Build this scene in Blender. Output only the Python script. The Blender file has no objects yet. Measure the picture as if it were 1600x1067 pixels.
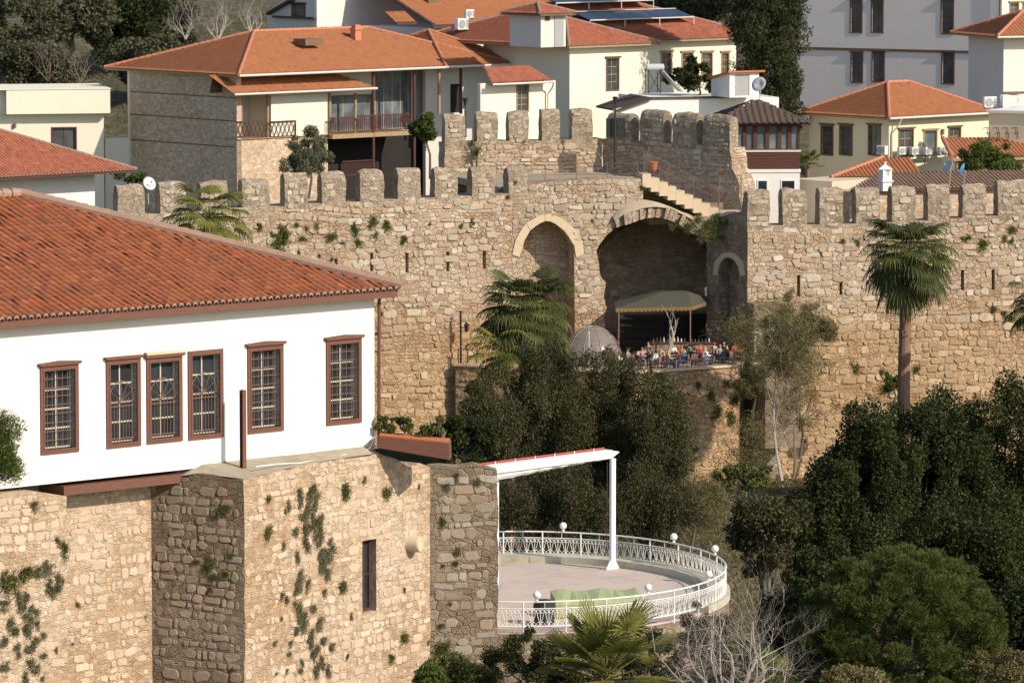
import bpy, bmesh, math, random
import numpy as np
from mathutils import Vector, noise
from mathutils.geometry import tessellate_polygon
R = math.radians
random.seed(7)
rng = np.random.default_rng(11)
S = bpy.context.scene
# ---------------------------------------------------------------- camera, sky, sun
CAM = Vector((0, 0, 50)); FPX = 8000.0; PITCH = math.atan(797.5/8000)
cd = bpy.data.cameras.new('camera'); cam = bpy.data.objects.new('camera', cd); S.collection.objects.link(cam)
cam.location = CAM; cam.rotation_euler = (math.pi/2-PITCH, 0, 0)
cd.sensor_width = 36; cd.lens = FPX/1600*36; cd.clip_start = 1; cd.clip_end = 3000
S.camera = cam
SUN_AZ, SUN_EL = 55, 33
w = bpy.data.worlds.new('World'); S.world = w; w.use_nodes = True
nt = w.node_tree; sky = nt.nodes.new('ShaderNodeTexSky'); sky.sky_type = 'NISHITA'; sky.sun_disc = False
sky.sun_elevation = R(SUN_EL); sky.sun_rotation = R(180-SUN_AZ)
nt.nodes['Background'].inputs[1].default_value = 0.125
nt.links.new(sky.outputs[0], nt.nodes['Background'].inputs[0])
sl = bpy.data.lights.new('sun', 'SUN'); sl.energy = 4.2; sl.angle = R(.5); sl.color = (1, .875, .72)
so = bpy.data.objects.new('sun', sl); S.collection.objects.link(so)
sd = Vector((math.sin(R(SUN_AZ))*math.cos(R(SUN_EL)), -math.cos(R(SUN_AZ))*math.cos(R(SUN_EL)), math.sin(R(SUN_EL))))
so.rotation_euler = sd.to_track_quat('Z', 'Y').to_euler(); so.location = (60, -60, 140)
S.view_settings.view_transform = 'Standard'; S.view_settings.look = 'None'; S.view_settings.exposure = 0.22
# ---------------------------------------------------------------- pixel -> place helpers
def ray(px, py):
    r = (px-800)/FPX; t = (533.5-py)/FPX; c, s = math.cos(PITCH), math.sin(PITCH)
    return Vector((r, c+t*s, -s+t*c))
def PY(px, py, Y): d = ray(px, py); return CAM+d*(Y/d.y)
def PZ(px, py, z): d = ray(px, py); return CAM+d*((z-CAM.z)/d.z)
class Frame:
    def __init__(s, O, e):
        s.O = Vector((O.x, O.y, 0)); s.e = Vector((e.x, e.y, 0)).normalized(); s.n = Vector((s.e.y, -s.e.x, 0))
    def pt(s, u, z, w=0): p = s.O+s.e*u+s.n*w; return Vector((p.x, p.y, z))
    def hit(s, px, py, w=0):
        d = ray(px, py); k = (s.O+s.n*w-CAM).dot(s.n)/d.dot(s.n); p = CAM+d*k
        return ((p-s.O).dot(s.e), p.z)
    def left(s, u): return Frame(s.pt(u, 0), s.n)          # side wall that faces -e ; its u runs -depth..0
    def right(s, u, depth=0): return Frame(s.pt(u, 0), -s.n)  # faces +e ; its u runs 0..depth
def FR(px, py, d, a): return Frame(PY(px, py, d), Vector((math.cos(R(a)), math.sin(R(a)), 0)))
def tag(o, label=None, cat=None, group=None, kind=None):
    if label: o['label'] = label
    if cat: o['category'] = cat
    if group: o['group'] = group
    if kind: o['kind'] = kind
    return o
def thing(name, label, cat, loc=(0, 0, 0), group=None, rz=0):
    o = bpy.data.objects.new(name, None); o.location = loc; o.rotation_euler = (0, 0, rz); o.empty_display_size = .3
    S.collection.objects.link(o); return tag(o, label, cat, group)
def wloc(o):
    v = Vector((0, 0, 0))
    while o: v += o.location; o = o.parent
    return v
def finish(me, name, mat, parent, loc=None, smooth=False):
    o = bpy.data.objects.new(name, me); S.collection.objects.link(o)
    if mat: me.materials.append(mat)
    off = None
    if parent: o.parent = parent; off = wloc(parent)
    elif loc is not None: o.location = loc; off = Vector(loc)
    if off is not None and off.length > 0:
        n = len(me.vertices); a = np.empty(n*3, np.float32); me.vertices.foreach_get('co', a)
        a = a.reshape(-1, 3)-np.array(off, np.float32); me.vertices.foreach_set('co', a.ravel())
    if smooth: me.polygons.foreach_set('use_smooth', [True]*len(me.polygons))
    me.update(); return o
def auto_uv(me):
    uvl = me.uv_layers.new(name='UVMap'); n = len(me.vertices); co = np.empty(n*3); me.vertices.foreach_get('co', co); co = co.reshape(-1, 3)
    m = len(me.polygons); nr = np.empty(m*3); me.polygons.foreach_get('normal', nr); nr = nr.reshape(-1, 3)
    lt = np.empty(m, int); me.polygons.foreach_get('loop_total', lt); li = np.empty(len(me.loops), int); me.loops.foreach_get('vertex_index', li)
    fi = np.repeat(np.arange(m), lt); N = nr[fi]; C = co[li]
    flat = np.abs(N[:, 2]) > .75; h = np.hypot(N[:, 0], N[:, 1])+1e-9
    tx, ty = -N[:, 1]/h, N[:, 0]/h
    u = np.where(flat, C[:, 0], C[:, 0]*tx+C[:, 1]*ty); v = np.where(flat, C[:, 1], C[:, 2])
    uvl.data.foreach_set('uv', np.stack([u, v], 1).ravel())
LAST = [None]
def merge(A, B):
    B.data.polygons.foreach_set('material_index', [len(A.data.materials)]*len(B.data.polygons)); bm = bmesh.new(); bm.from_mesh(A.data); bm.from_mesh(B.data); A.data.materials.append(B.data.materials[0]); bm.to_mesh(A.data); bm.free(); me = B.data; bpy.data.objects.remove(B); bpy.data.meshes.remove(me)
class MB:
    def __init__(s): s.v = []; s.f = []; s.r = []
    def add(s, vs, fs, r=None):
        b = len(s.v); s.v += [tuple(p) for p in vs]; s.f += [tuple(b+i for i in f) for f in fs]
        s.r += [random.random() if r is None else r]*len(fs); return s
    def hexa(s, p):   # 8 pts: bottom 0-3 ccw, top 4-7
        return s.add(p, [(3, 2, 1, 0), (4, 5, 6, 7), (0, 1, 5, 4), (1, 2, 6, 5), (2, 3, 7, 6), (3, 0, 4, 7)])
    def box(s, F, u0, u1, w0, w1, z0, z1, dz=0):  # dz: rise of the u1 end
        return s.hexa([F.pt(u0, z0, w1), F.pt(u1, z0+dz, w1), F.pt(u1, z0+dz, w0), F.pt(u0, z0, w0),
                       F.pt(u0, z1, w1), F.pt(u1, z1+dz, w1), F.pt(u1, z1+dz, w0), F.pt(u0, z1, w0)])
    def cube(s, c, sx, sy, sz, rz=0):
        F = Frame(Vector(c), Vector((math.cos(rz), math.sin(rz), 0))); return s.box(F, -sx/2, sx/2, -sy/2, sy/2, c[2]-sz/2, c[2]+sz/2)
    def tube(s, pts, r, n=8, cap=True):
        pts = [Vector(p) for p in pts]; rs = r if isinstance(r, (list, tuple)) else [r]*len(pts)
        b = len(s.v); T0 = None
        for i, p in enumerate(pts):
            t = (pts[min(i+1, len(pts)-1)]-pts[max(i-1, 0)]).normalized()
            if T0 is None: a = Vector((0, 0, 1)) if abs(t.z) < .9 else Vector((1, 0, 0)); x = t.cross(a).normalized()
            else: x = (x-t*x.dot(t)).normalized()
            T0 = t; y = t.cross(x)
            for k in range(n): an = 2*math.pi*k/n; s.v.append(tuple(p+(x*math.cos(an)+y*math.sin(an))*rs[i]))
        rr = random.random(); nf = 0
        for i in range(len(pts)-1):
            for k in range(n): s.f.append((b+i*n+k, b+i*n+(k+1) % n, b+(i+1)*n+(k+1) % n, b+(i+1)*n+k)); nf += 1
        if cap: s.f.append(tuple(b+k for k in reversed(range(n)))); s.f.append(tuple(b+(len(pts)-1)*n+k for k in range(n))); nf += 2
        s.r += [rr]*nf; return s
    def lathe(s, c, prof, n=16, ax=None, sq=1):
        c = Vector(c); z = (ax or Vector((0, 0, 1))).normalized(); x = z.orthogonal().normalized(); y = z.cross(x); b = len(s.v)
        for r, h in prof:
            for k in range(n): a = 2*math.pi*k/n; s.v.append(tuple(c+z*h+(x*math.cos(a)+y*math.sin(a)*sq)*r))
        nf = 0
        for i in range(len(prof)-1):
            for k in range(n): s.f.append((b+i*n+k, b+i*n+(k+1) % n, b+(i+1)*n+(k+1) % n, b+(i+1)*n+k)); nf += 1
        s.f.append(tuple(b+k for k in reversed(range(n)))); s.f.append(tuple(b+(len(prof)-1)*n+k for k in range(n))); nf += 2
        s.r += [random.random()]*nf; return s
    def plate(s, F, outer, holes=(), w=0, t=.3):
        polys = [outer]+list(holes); flat = [q for p in polys for q in p]
        tri = tessellate_polygon([[Vector((a, b, 0)) for a, b in p] for p in polys]); n = len(flat)
        vs = [F.pt(a, b, w) for a, b in flat]+[F.pt(a, b, w-t) for a, b in flat]; fs = []
        for a, b, c in tri:
            A, B, C = flat[a], flat[b], flat[c]
            if (B[0]-A[0])*(C[1]-A[1])-(B[1]-A[1])*(C[0]-A[0]) < 0: a, c = c, a
            fs += [(a, b, c), (n+c, n+b, n+a)]
        k = 0
        for j, p in enumerate(polys):
            m = len(p); ar = sum(p[i][0]*p[(i+1) % m][1]-p[(i+1) % m][0]*p[i][1] for i in range(m)); ccw = (ar > 0) != (j > 0)
            for i in range(m):
                a, b = k+i, k+(i+1) % m
                fs.append((a, n+a, n+b, b) if ccw else (b, n+b, n+a, a))
            k += m
        return s.add(vs, fs)
    def build(s, name, mat, parent=None, loc=None, smooth=False, label=None, uv=True, bevel=0):
        me = bpy.data.meshes.new(name); me.from_pydata(s.v, [], s.f); me.update()
        if uv: auto_uv(me)
        at = me.attributes.new('rnd', 'FLOAT', 'FACE'); at.data.foreach_set('value', s.r)
        o = finish(me, name, mat, parent, loc, smooth)
        if name in ('masonry', 'retaining_wall', 'side_masonry', 'merlon'): LAST[0] = o
        if bevel: m = o.modifiers.new('bevel', 'BEVEL'); m.width = bevel; m.segments = 2; m.limit_method = 'ANGLE'
        if label: o['label'] = label
        return o
def rect(u0, u1, z0, z1): return [(u0, z0), (u1, z0), (u1, z1), (u0, z1)]
def rough(poly, step, amp, close=True, skip=()):
    out = []; n = len(poly)
    for i in range(n if close else n-1):
        a, b = poly[i], poly[(i+1) % n]; L = math.hypot(b[0]-a[0], b[1]-a[1]); m = 1 if i in skip else max(1, int(L/step))
        for k in range(m):
            t = k/m; q = (a[0]+(b[0]-a[0])*t, a[1]+(b[1]-a[1])*t)
            out.append((q[0]+random.uniform(-amp, amp), q[1]+random.uniform(-amp, amp)))
    return out
def npmesh(name, V, Fq, mat, parent=None, loc=None, rnd=None, smooth=False):
    me = bpy.data.meshes.new(name); k = Fq.shape[1]; n = len(Fq)
    me.vertices.add(len(V)); me.vertices.foreach_set('co', V.astype(np.float32).ravel())
    me.loops.add(n*k); me.loops.foreach_set('vertex_index', Fq.astype(np.int32).ravel())
    me.polygons.add(n); me.polygons.foreach_set('loop_start', np.arange(0, n*k, k, dtype=np.int32)); me.update(calc_edges=True)
    at = me.attributes.new('rnd', 'FLOAT', 'FACE'); at.data.foreach_set('value', (rng.random(n) if rnd is None else rnd).astype(np.float32))
    return finish(me, name, mat, parent, loc, smooth)
# ---------------------------------------------------------------- materials
def mat_new(name):
    m = bpy.data.materials.new(name); m.use_nodes = True; n = m.node_tree; return m, n, n.nodes['Principled BSDF']
def N(n, t, **k):
    o = n.nodes.new('ShaderNode'+t)
    for a, b in k.items():
        if a.startswith('i_'): o.inputs[int(a[2:]) if a[2:].isdigit() else a[2:]].default_value = b
        else: setattr(o, a, b)
    return o
def ramp(n, cols, interp='LINEAR'):
    r = N(n, 'ValToRGB'); r.color_ramp.interpolation = interp; e = r.color_ramp.elements
    while len(e) < len(cols): e.new(.5)
    for i, (p, c) in enumerate(cols): e[i].position = p; e[i].color = (*c, 1)
    return r
def mixc(n, a, b, f, typ='MIX'):
    m = N(n, 'Mix', data_type='RGBA', blend_type=typ)
    for s, x in ((6, a), (7, b), (0, f)):
        if hasattr(x, 'is_linked') or hasattr(x, 'links'): n.links.new(x, m.inputs[s])
        else: m.inputs[s].default_value = (*x, 1) if isinstance(x, tuple) else x
    return m.outputs[2]
def math_(n, op, a, b=None, c=None):
    m = N(n, 'Math', operation=op)
    for i, x in enumerate((a, b, c)):
        if x is None: continue
        if hasattr(x, 'links'): n.links.new(x, m.inputs[i])
        else: m.inputs[i].default_value = x
    return m.outputs[0]
def plain(name, col, rough_=.7, var=.12, scale=2.5, bump=.0, metal=0, streak=0, dirt=None):
    m, n, b = mat_new(name); tc = N(n, 'TexCoord')
    no = N(n, 'TexNoise', i_Scale=scale, i_Detail=5.0, i_Roughness=.6); n.links.new(tc.outputs['Object'], no.inputs['Vector'])
    f = math_(n, 'MULTIPLY_ADD', no.outputs[0], var*2.2, 1-var*1.1)
    if streak:
        mp = N(n, 'Mapping'); mp.inputs['Scale'].default_value = (3, 3, .25); n.links.new(tc.outputs['Object'], mp.inputs[0])
        n2 = N(n, 'TexNoise', i_Scale=1.0, i_Detail=4.0); n.links.new(mp.outputs[0], n2.inputs['Vector'])
        f = math_(n, 'MULTIPLY', f, math_(n, 'MULTIPLY_ADD', n2.outputs[0], streak*2, 1-streak))
    c = mixc(n, col, (0, 0, 0), math_(n, 'SUBTRACT', 1, f))
    if dirt: 
        n3 = N(n, 'TexNoise', i_Scale=.6, i_Detail=6.0, i_Roughness=.7); n.links.new(tc.outputs['Object'], n3.inputs['Vector'])
        rr = ramp(n, [(.5, (0, 0, 0)), (.68, (1, 1, 1))]); n.links.new(n3.outputs[0], rr.inputs[0]); c = mixc(n, c, dirt, math_(n, 'MULTIPLY', rr.outputs[0], .6))
    n.links.new(c, b.inputs['Base Color']); b.inputs['Roughness'].default_value = rough_; b.inputs['Metallic'].default_value = metal
    if bump:
        bp = N(n, 'Bump', i_Strength=bump, i_Distance=.03); n.links.new(no.outputs[0], bp.inputs['Height']); n.links.new(bp.outputs[0], b.inputs['Normal'])
    return m
def stone(name, cols, sc=1.0, mortar=(.46, .36, .25), bump=.7, blot=((.7, .56, .42), .5), render=.45, dark=(.14, .10, .07), pit=.3, joint=.55, low=None, vor=.5, bw=.52, bh=.31):
    """coursed rubble: distorted block courses broken by random cells, mortar patches, weather stains and pits"""
    m, n, b = mat_new(name); L = n.links.new; uv = N(n, 'UVMap')
    def noi(s, d=3.0, r=.5, off=None):
        o = N(n, 'TexNoise', i_Scale=s, i_Detail=d, i_Roughness=r); src = uv.outputs[0]
        if off: q = N(n, 'Mapping'); q.inputs['Location'].default_value = off; L(src, q.inputs[0]); src = q.outputs[0]
        L(src, o.inputs['Vector']); return o
    def madd(vec, c, k): v = N(n, 'VectorMath', operation='MULTIPLY_ADD'); L(c, v.inputs[0]); v.inputs[1].default_value = (k, k, 0); L(vec, v.inputs[2]); return v.outputs[0]
    def step(src, a, c): r = ramp(n, [(a, (0, 0, 0)), (c, (1, 1, 1))]); L(src, r.inputs[0]); return r.outputs[0]
    d1 = noi(.5*sc, 3.0); d2 = noi(2.6*sc, 2.0, .5, (5, 9, 0)); vec = madd(madd(uv.outputs[0], d1.outputs['Color'], .7/sc), d2.outputs['Color'], .16/sc)
    def brick(w_, h_, off):
        k = N(n, 'TexBrick', offset=off, offset_frequency=2, squash=.7, squash_frequency=3); L(vec, k.inputs[0]); k.inputs['Color1'].default_value = (0, 0, 0, 1); k.inputs['Color2'].default_value = (1, 1, 1, 1)
        k.inputs['Scale'].default_value = sc; k.inputs['Mortar Size'].default_value = .022; k.inputs['Mortar Smooth'].default_value = 1; k.inputs['Brick Width'].default_value = w_; k.inputs['Row Height'].default_value = h_; k.inputs['Mortar'].default_value = (.5, .5, .5, 1); return k
    ka, kb = brick(bw, bh, .5), brick(bw*.62, bh*.68, .4); mp = N(n, 'Mapping'); mp.inputs['Scale'].default_value = (1, 1.35, 1); L(vec, mp.inputs[0])
    v1 = N(n, 'TexVoronoi', voronoi_dimensions='2D', feature='F1', i_Scale=2.5*sc, i_Randomness=.85); v2 = N(n, 'TexVoronoi', voronoi_dimensions='2D', feature='DISTANCE_TO_EDGE', i_Scale=2.5*sc, i_Randomness=.85)
    L(mp.outputs[0], v1.inputs[0]); L(mp.outputs[0], v2.inputs[0]); vs = N(n, 'SeparateColor'); L(v1.outputs['Color'], vs.inputs[0])
    ve = N(n, 'MapRange'); L(v2.outputs[0], ve.inputs[0]); ve.inputs[2].default_value = .11
    s1 = step(noi(.42*sc, 2.0).outputs[0], .49, .51); s2 = step(noi(.5*sc, 3.0, .5, (17, 3, 0)).outputs[0], 1-vor-.01, 1-vor+.01)
    idv = mixc(n, mixc(n, ka.outputs[0], kb.outputs[0], s1), vs.outputs[0], s2)
    edge = math_(n, 'SUBTRACT', 1.0, mixc(n, mixc(n, ka.outputs[1], kb.outputs[1], s1), math_(n, 'SUBTRACT', 1.0, ve.outputs[0]), s2))   # 1 inside a stone, 0 in the joint
    cr = ramp(n, [(i/(len(cols)-1), c) for i, c in enumerate(cols)]); L(idv, cr.inputs[0]); fn = noi(6.0, 7.0, .78); f2 = noi(22.0, 4.0, .7)
    v3 = noi(1.9*sc, 2.0, .5, (2, 40, 0)); col = mixc(n, cr.outputs[0], v3.outputs[0], .35, 'OVERLAY'); col = mixc(n, col, fn.outputs[0], .45, 'OVERLAY')
    jm = math_(n, 'MULTIPLY', math_(n, 'SUBTRACT', 1.0, edge), 1.0); jm = step(math_(n, 'ADD', jm, math_(n, 'MULTIPLY_ADD', fn.outputs[0], .9, -.45)), .35, .95)
    hol = step(noi(1.1, 5.0, .65, (3, 3, 0)).outputs[0], .47, .62); mc = mixc(n, mortar, dark, hol); col = mixc(n, col, mc, math_(n, 'MULTIPLY', jm, joint))
    rr = step(noi(.6, 8.0, .68, (8, 0, 0)).outputs[0], 1-render, 1-render+.12); rf = math_(n, 'MULTIPLY', rr, .65); col = mixc(n, col, mixc(n, mortar, fn.outputs[0], .5, 'OVERLAY'), rf)
    br = ramp(n, [(.40, blot[0]), (.60, (1, 1, 1))]); L(noi(.2, 7.0, .68, (31, 7, 0)).outputs[0], br.inputs[0]); col = mixc(n, col, br.outputs[0], blot[1], 'MULTIPLY')
    if low:
        sx = N(n, 'SeparateXYZ'); L(uv.outputs[0], sx.inputs[0]); zz = math_(n, 'ADD', sx.outputs[1], math_(n, 'MULTIPLY_ADD', noi(.25, 4.0).outputs[0], 5.0, -2.5)); mr = N(n, 'MapRange'); L(zz, mr.inputs[0]); mr.inputs[1].default_value = low[0]; mr.inputs[2].default_value = low[0]+3.5; mr.inputs[3].default_value = 1; mr.inputs[4].default_value = 0
        col = mixc(n, col, low[1], mr.outputs[0], 'MULTIPLY')
    pr = ramp(n, [(.27, (1, 1, 1)), (.34, (0, 0, 0))]); L(noi(3.4, 4.0, .6, (1, 1, 0)).outputs[0], pr.inputs[0]); col = mixc(n, col, dark, math_(n, 'MULTIPLY', pr.outputs[0], pit)); L(col, b.inputs['Base Color']); b.inputs['Roughness'].default_value = .95; b.inputs['Specular IOR Level'].default_value = .1
    h = math_(n, 'MULTIPLY', edge, math_(n, 'SUBTRACT', 1.0, rf)); h = math_(n, 'ADD', math_(n, 'MULTIPLY_ADD', idv, .5, h), math_(n, 'MULTIPLY_ADD', fn.outputs[0], 1.3, math_(n, 'MULTIPLY', f2.outputs[0], .35))); h = math_(n, 'SUBTRACT', h, math_(n, 'MULTIPLY', pr.outputs[0], 1.0))
    bp = N(n, 'Bump', i_Strength=bump, i_Distance=.09); L(h, bp.inputs['Height']); L(bp.outputs[0], b.inputs['Normal']); return m
def tiles(name, cols, old=.3, oldc=(.22, .15, .11), rough_=.85):
    m, n, b = mat_new(name); L = n.links.new; at = N(n, 'Attribute', attribute_name='rnd'); cr = ramp(n, [(i/(len(cols)-1), c) for i, c in enumerate(cols)]); L(at.outputs['Fac'], cr.inputs[0])
    tc = N(n, 'TexCoord'); a = N(n, 'TexNoise', i_Scale=1.1, i_Detail=8.0, i_Roughness=.7); L(tc.outputs['Object'], a.inputs['Vector']); r = ramp(n, [(.48, (0, 0, 0)), (.7, (1, 1, 1))]); L(a.outputs[0], r.inputs[0])
    c = mixc(n, cr.outputs[0], oldc, math_(n, 'MULTIPLY', r.outputs[0], old)); f = N(n, 'TexNoise', i_Scale=14.0, i_Detail=5.0, i_Roughness=.7); L(tc.outputs['Object'], f.inputs['Vector']); c = mixc(n, c, f.outputs[0], .35, 'OVERLAY')
    L(c, b.inputs['Base Color']); b.inputs['Roughness'].default_value = rough_; bp = N(n, 'Bump', i_Strength=.4, i_Distance=.01); L(f.outputs[0], bp.inputs['Height']); L(bp.outputs[0], b.inputs['Normal']); return m
def leafm(name, cols, tr=.18, rough_=.55):
    m, n, b = mat_new(name); L = n.links.new; at = N(n, 'Attribute', attribute_name='rnd'); cr = ramp(n, [(i/(len(cols)-1), c) for i, c in enumerate(cols)]); L(at.outputs['Fac'], cr.inputs[0])
    tc = N(n, 'TexCoord'); a = N(n, 'TexNoise', i_Scale=.5, i_Detail=4.0); L(tc.outputs['Object'], a.inputs['Vector']); c = mixc(n, cr.outputs[0], a.outputs[0], .5, 'OVERLAY')
    L(c, b.inputs['Base Color']); b.inputs['Roughness'].default_value = rough_; b.inputs['Specular IOR Level'].default_value = .12
    t = N(n, 'BsdfTranslucent'); L(c, t.inputs[0]); mx = N(n, 'MixShader', i_0=tr); L(b.outputs[0], mx.inputs[1]); L(t.outputs[0], mx.inputs[2]); L(mx.outputs[0], n.nodes['Material Output'].inputs[0]); return m
def wood(name, col, c2=None, sc=1.0):
    m, n, b = mat_new(name); L = n.links.new; tc = N(n, 'TexCoord'); mp = N(n, 'Mapping'); mp.inputs['Scale'].default_value = (2*sc, 2*sc, 9*sc); L(tc.outputs['Object'], mp.inputs[0])
    a = N(n, 'TexNoise', i_Scale=1.5, i_Detail=5.0, i_Roughness=.65); L(mp.outputs[0], a.inputs['Vector']); r = ramp(n, [(.3, c2 or tuple(x*.6 for x in col)), (.65, col)]); L(a.outputs[0], r.inputs[0])
    L(r.outputs[0], b.inputs['Base Color']); b.inputs['Roughness'].default_value = .7; return m
def glass(name, col=(.02, .025, .03), r_=.08):
    m, n, b = mat_new(name); L = n.links.new; tc = N(n, 'TexCoord'); a = N(n, 'TexNoise', i_Scale=.9, i_Detail=3.0); L(tc.outputs['Object'], a.inputs['Vector'])
    r = ramp(n, [(.4, col), (.7, tuple(x*2.2 for x in col))]); L(a.outputs[0], r.inputs[0]); L(r.outputs[0], b.inputs['Base Color']); b.inputs['Roughness'].default_value = r_; b.inputs['Specular IOR Level'].default_value = .5; return m
def facing(F, outer, holes, w, bw, bh, keep, proud, mat, parent, seed=0, gap=.03, name='facing_stones'):
    """real squared stones standing proud of the wall core, laid in wandering courses"""
    rs = random.Random(seed); us = [p[0] for p in outer]; zs = [p[1] for p in outer]
    def edges(P): return [(P[i], P[(i+1) % len(P)]) for i in range(len(P))]
    polys = [edges(P) for P in [outer]+list(holes)]
    def inside(u, z):
        r = False
        for E in polys:
            for (x0, y0), (x1, y1) in E:
                if (y0 > z) != (y1 > z) and u < (x1-x0)*(z-y0)/(y1-y0)+x0: r = not r
        return r
    m = MB(); z = min(zs); O = F.pt(0, 0); sx, sy = O.x*.37+seed, O.y*.21
    while z < max(zs):
        h = bh*rs.uniform(.7, 1.45); u = min(us)+rs.uniform(-bw, 0)
        while u < max(us):
            L = bw*rs.choice((.5, .7, .9, 1, 1.2, 1.6)); dz = noise.noise(Vector((u*.16+sx, z*.3, 2)))*bh*1.6; hh = h*rs.uniform(.72, 1.0); cu, cz = u+L/2, z+dz+h/2
            kp = keep+.55*noise.noise(Vector((cu*.22+sx, cz*.3, sy)))+.35*noise.noise(Vector((cu*.9+sx, cz*1.2, 7)))
            if rs.random() < kp and inside(cu, cz) and inside(cu-L*.48, cz-hh*.45) and inside(cu+L*.48, cz-hh*.45) and inside(cu-L*.48, cz+hh*.45) and inside(cu+L*.48, cz+hh*.45):
                a, b_ = L/2-gap*rs.uniform(.3, 1.2), hh/2-gap*rs.uniform(.2, .9); c = min(a, b_)*rs.uniform(.3, .85); pr = proud*rs.uniform(.25, 1.2); tl = rs.uniform(-.12, .12); j = lambda: rs.uniform(-.4, .4)*c
                P = [(-a+c, -b_), (a-c, -b_), (a, -b_+c), (a, b_-c), (a-c, b_), (-a+c, b_), (-a, b_-c), (-a, -b_+c)]; P = [(x+j()-y*tl, y+j()+x*tl) for x, y in P]; k = rs.uniform(.74, .9); tx, tz = rs.uniform(-.25, .25)*pr/a, rs.uniform(-.25, .25)*pr/b_
                vs = [F.pt(cu+x, cz+y, w-.02) for x, y in P]+[F.pt(cu+x*.97, cz+y*.97, w+pr*.55+(x*tx+y*tz)*.6) for x, y in P]+[F.pt(cu+x*k, cz+y*k, w+pr+x*tx+y*tz) for x, y in P]
                m.add(vs, [(i, (i+1) % 8, 8+(i+1) % 8, 8+i) for i in range(8)]+[(8+i, 8+(i+1) % 8, 16+(i+1) % 8, 16+i) for i in range(8)]+[tuple(range(16, 24))], rs.random())
            u += L
        z += h
    if m.f: merge(LAST[0], m.build(name, M[mat], parent, smooth=False))
def facemat(name, cols, dirt=(.30, .24, .17), grey=(.34, .31, .26), low=None):
    m, n, b = mat_new(name); L = n.links.new; at = N(n, 'Attribute', attribute_name='rnd'); cr = ramp(n, [(i/(len(cols)-1), c) for i, c in enumerate(cols)]); L(at.outputs['Fac'], cr.inputs[0]); uv = N(n, 'UVMap')
    f = N(n, 'TexNoise', i_Scale=5.0, i_Detail=8.0, i_Roughness=.78); L(uv.outputs[0], f.inputs[0]); g = N(n, 'TexNoise', i_Scale=.35, i_Detail=6.0, i_Roughness=.65); L(uv.outputs[0], g.inputs[0]); g2 = N(n, 'TexNoise', i_Scale=1.7, i_Detail=7.0, i_Roughness=.7); L(uv.outputs[0], g2.inputs[0])
    c = mixc(n, cr.outputs[0], f.outputs[0], .6, 'OVERLAY'); r = ramp(n, [(.42, (1, 1, 1)), (.62, (0, 0, 0))]); L(g.outputs[0], r.inputs[0]); c = mixc(n, c, grey, math_(n, 'MULTIPLY', r.outputs[0], .62)); r2 = ramp(n, [(.52, (0, 0, 0)), (.68, (1, 1, 1))]); L(g2.outputs[0], r2.inputs[0]); c = mixc(n, c, dirt, math_(n, 'MULTIPLY', r2.outputs[0], .55))
    if low:
        sx = N(n, 'SeparateXYZ'); L(uv.outputs[0], sx.inputs[0]); zz = math_(n, 'ADD', sx.outputs[1], math_(n, 'MULTIPLY_ADD', g.outputs[0], 5.0, -2.5)); mr = N(n, 'MapRange'); L(zz, mr.inputs[0]); mr.inputs[1].default_value = low[0]; mr.inputs[2].default_value = low[0]+3.5; mr.inputs[3].default_value = 1; mr.inputs[4].default_value = 0; c = mixc(n, c, low[1], mr.outputs[0], 'MULTIPLY')
    L(c, b.inputs['Base Color']); b.inputs['Roughness'].default_value = .95; b.inputs['Specular IOR Level'].default_value = .1; bp = N(n, 'Bump', i_Strength=.7, i_Distance=.05); L(f.outputs[0], bp.inputs['Height']); L(bp.outputs[0], b.inputs['Normal']); return m
M = {}
W_ = [(.44, .345, .24), (.55, .44, .32), (.64, .54, .42), (.50, .42, .33), (.57, .43, .29), (.72, .63, .51), (.46, .37, .27)]
def dk(k, g=1): return [(a*k, b_*k*g, c*k*g*g) for a, b_, c in W_]
M['far_stone'] = stone('far_stone', dk(1.0, .985), sc=1.0, low=(18.5, (.92, .80, .64)), joint=.25, mortar=(.56, .45, .335), blot=((.66, .55, .46), .7), bump=.9, dark=(.24, .17, .12))
M['near_stone'] = stone('near_stone', dk(1.0, .975), sc=2.0, mortar=(.60, .465, .34), joint=.10, render=.5, dark=(.26, .18, .12), blot=((.74, .63, .52), .75), bump=.6, pit=.22)
M['shade_stone'] = stone('shade_stone', dk(.46, .97), sc=1.6, mortar=(.27, .20, .14), joint=.3, render=.42, blot=((.6, .5, .4), .6))  # darker stone copy: shade of notch and stair wall put into its colour
M['grey_stone'] = stone('grey_stone', dk(.58, .99), sc=1.35, mortar=(.40, .33, .25), joint=.3, blot=((.6, .54, .46), .6))
M['brown_stone'] = stone('brown_stone', dk(1.08, .96), sc=1.5, mortar=(.70, .57, .44), bump=.5, render=.35, vor=.25, joint=.7, blot=((.8, .72, .64), .5))
M['rubble'] = stone('rubble', dk(.9, 1.02), sc=1.5, joint=.6, vor=.9, mortar=(.4, .32, .24))
M['merlon'] = stone('merlon', dk(.74, 1.02), sc=1.3, mortar=(.48, .41, .32), blot=((.55, .5, .44), .7), joint=.45)
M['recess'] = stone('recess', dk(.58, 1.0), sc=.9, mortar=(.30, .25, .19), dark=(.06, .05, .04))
FCL = lambda k, t=.985: [(a*k, b_*k*t, c*k*t*t) for a, b_, c in [(.36, .26, .17), (.50, .38, .26), (.60, .49, .37), (.56, .42, .28), (.50, .43, .34), (.66, .56, .44), (.74, .66, .54), (.46, .33, .21), (.60, .44, .30), (.42, .35, .28)]]
M['far_face'] = facemat('far_facing', FCL(.90), low=(18.5, (.92, .80, .64))); NC = lambda k: [tuple((x*.5+y*.5)*k for x, y in zip(c, (.65, .485, .345))) for c in FCL(1.05)]
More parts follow.
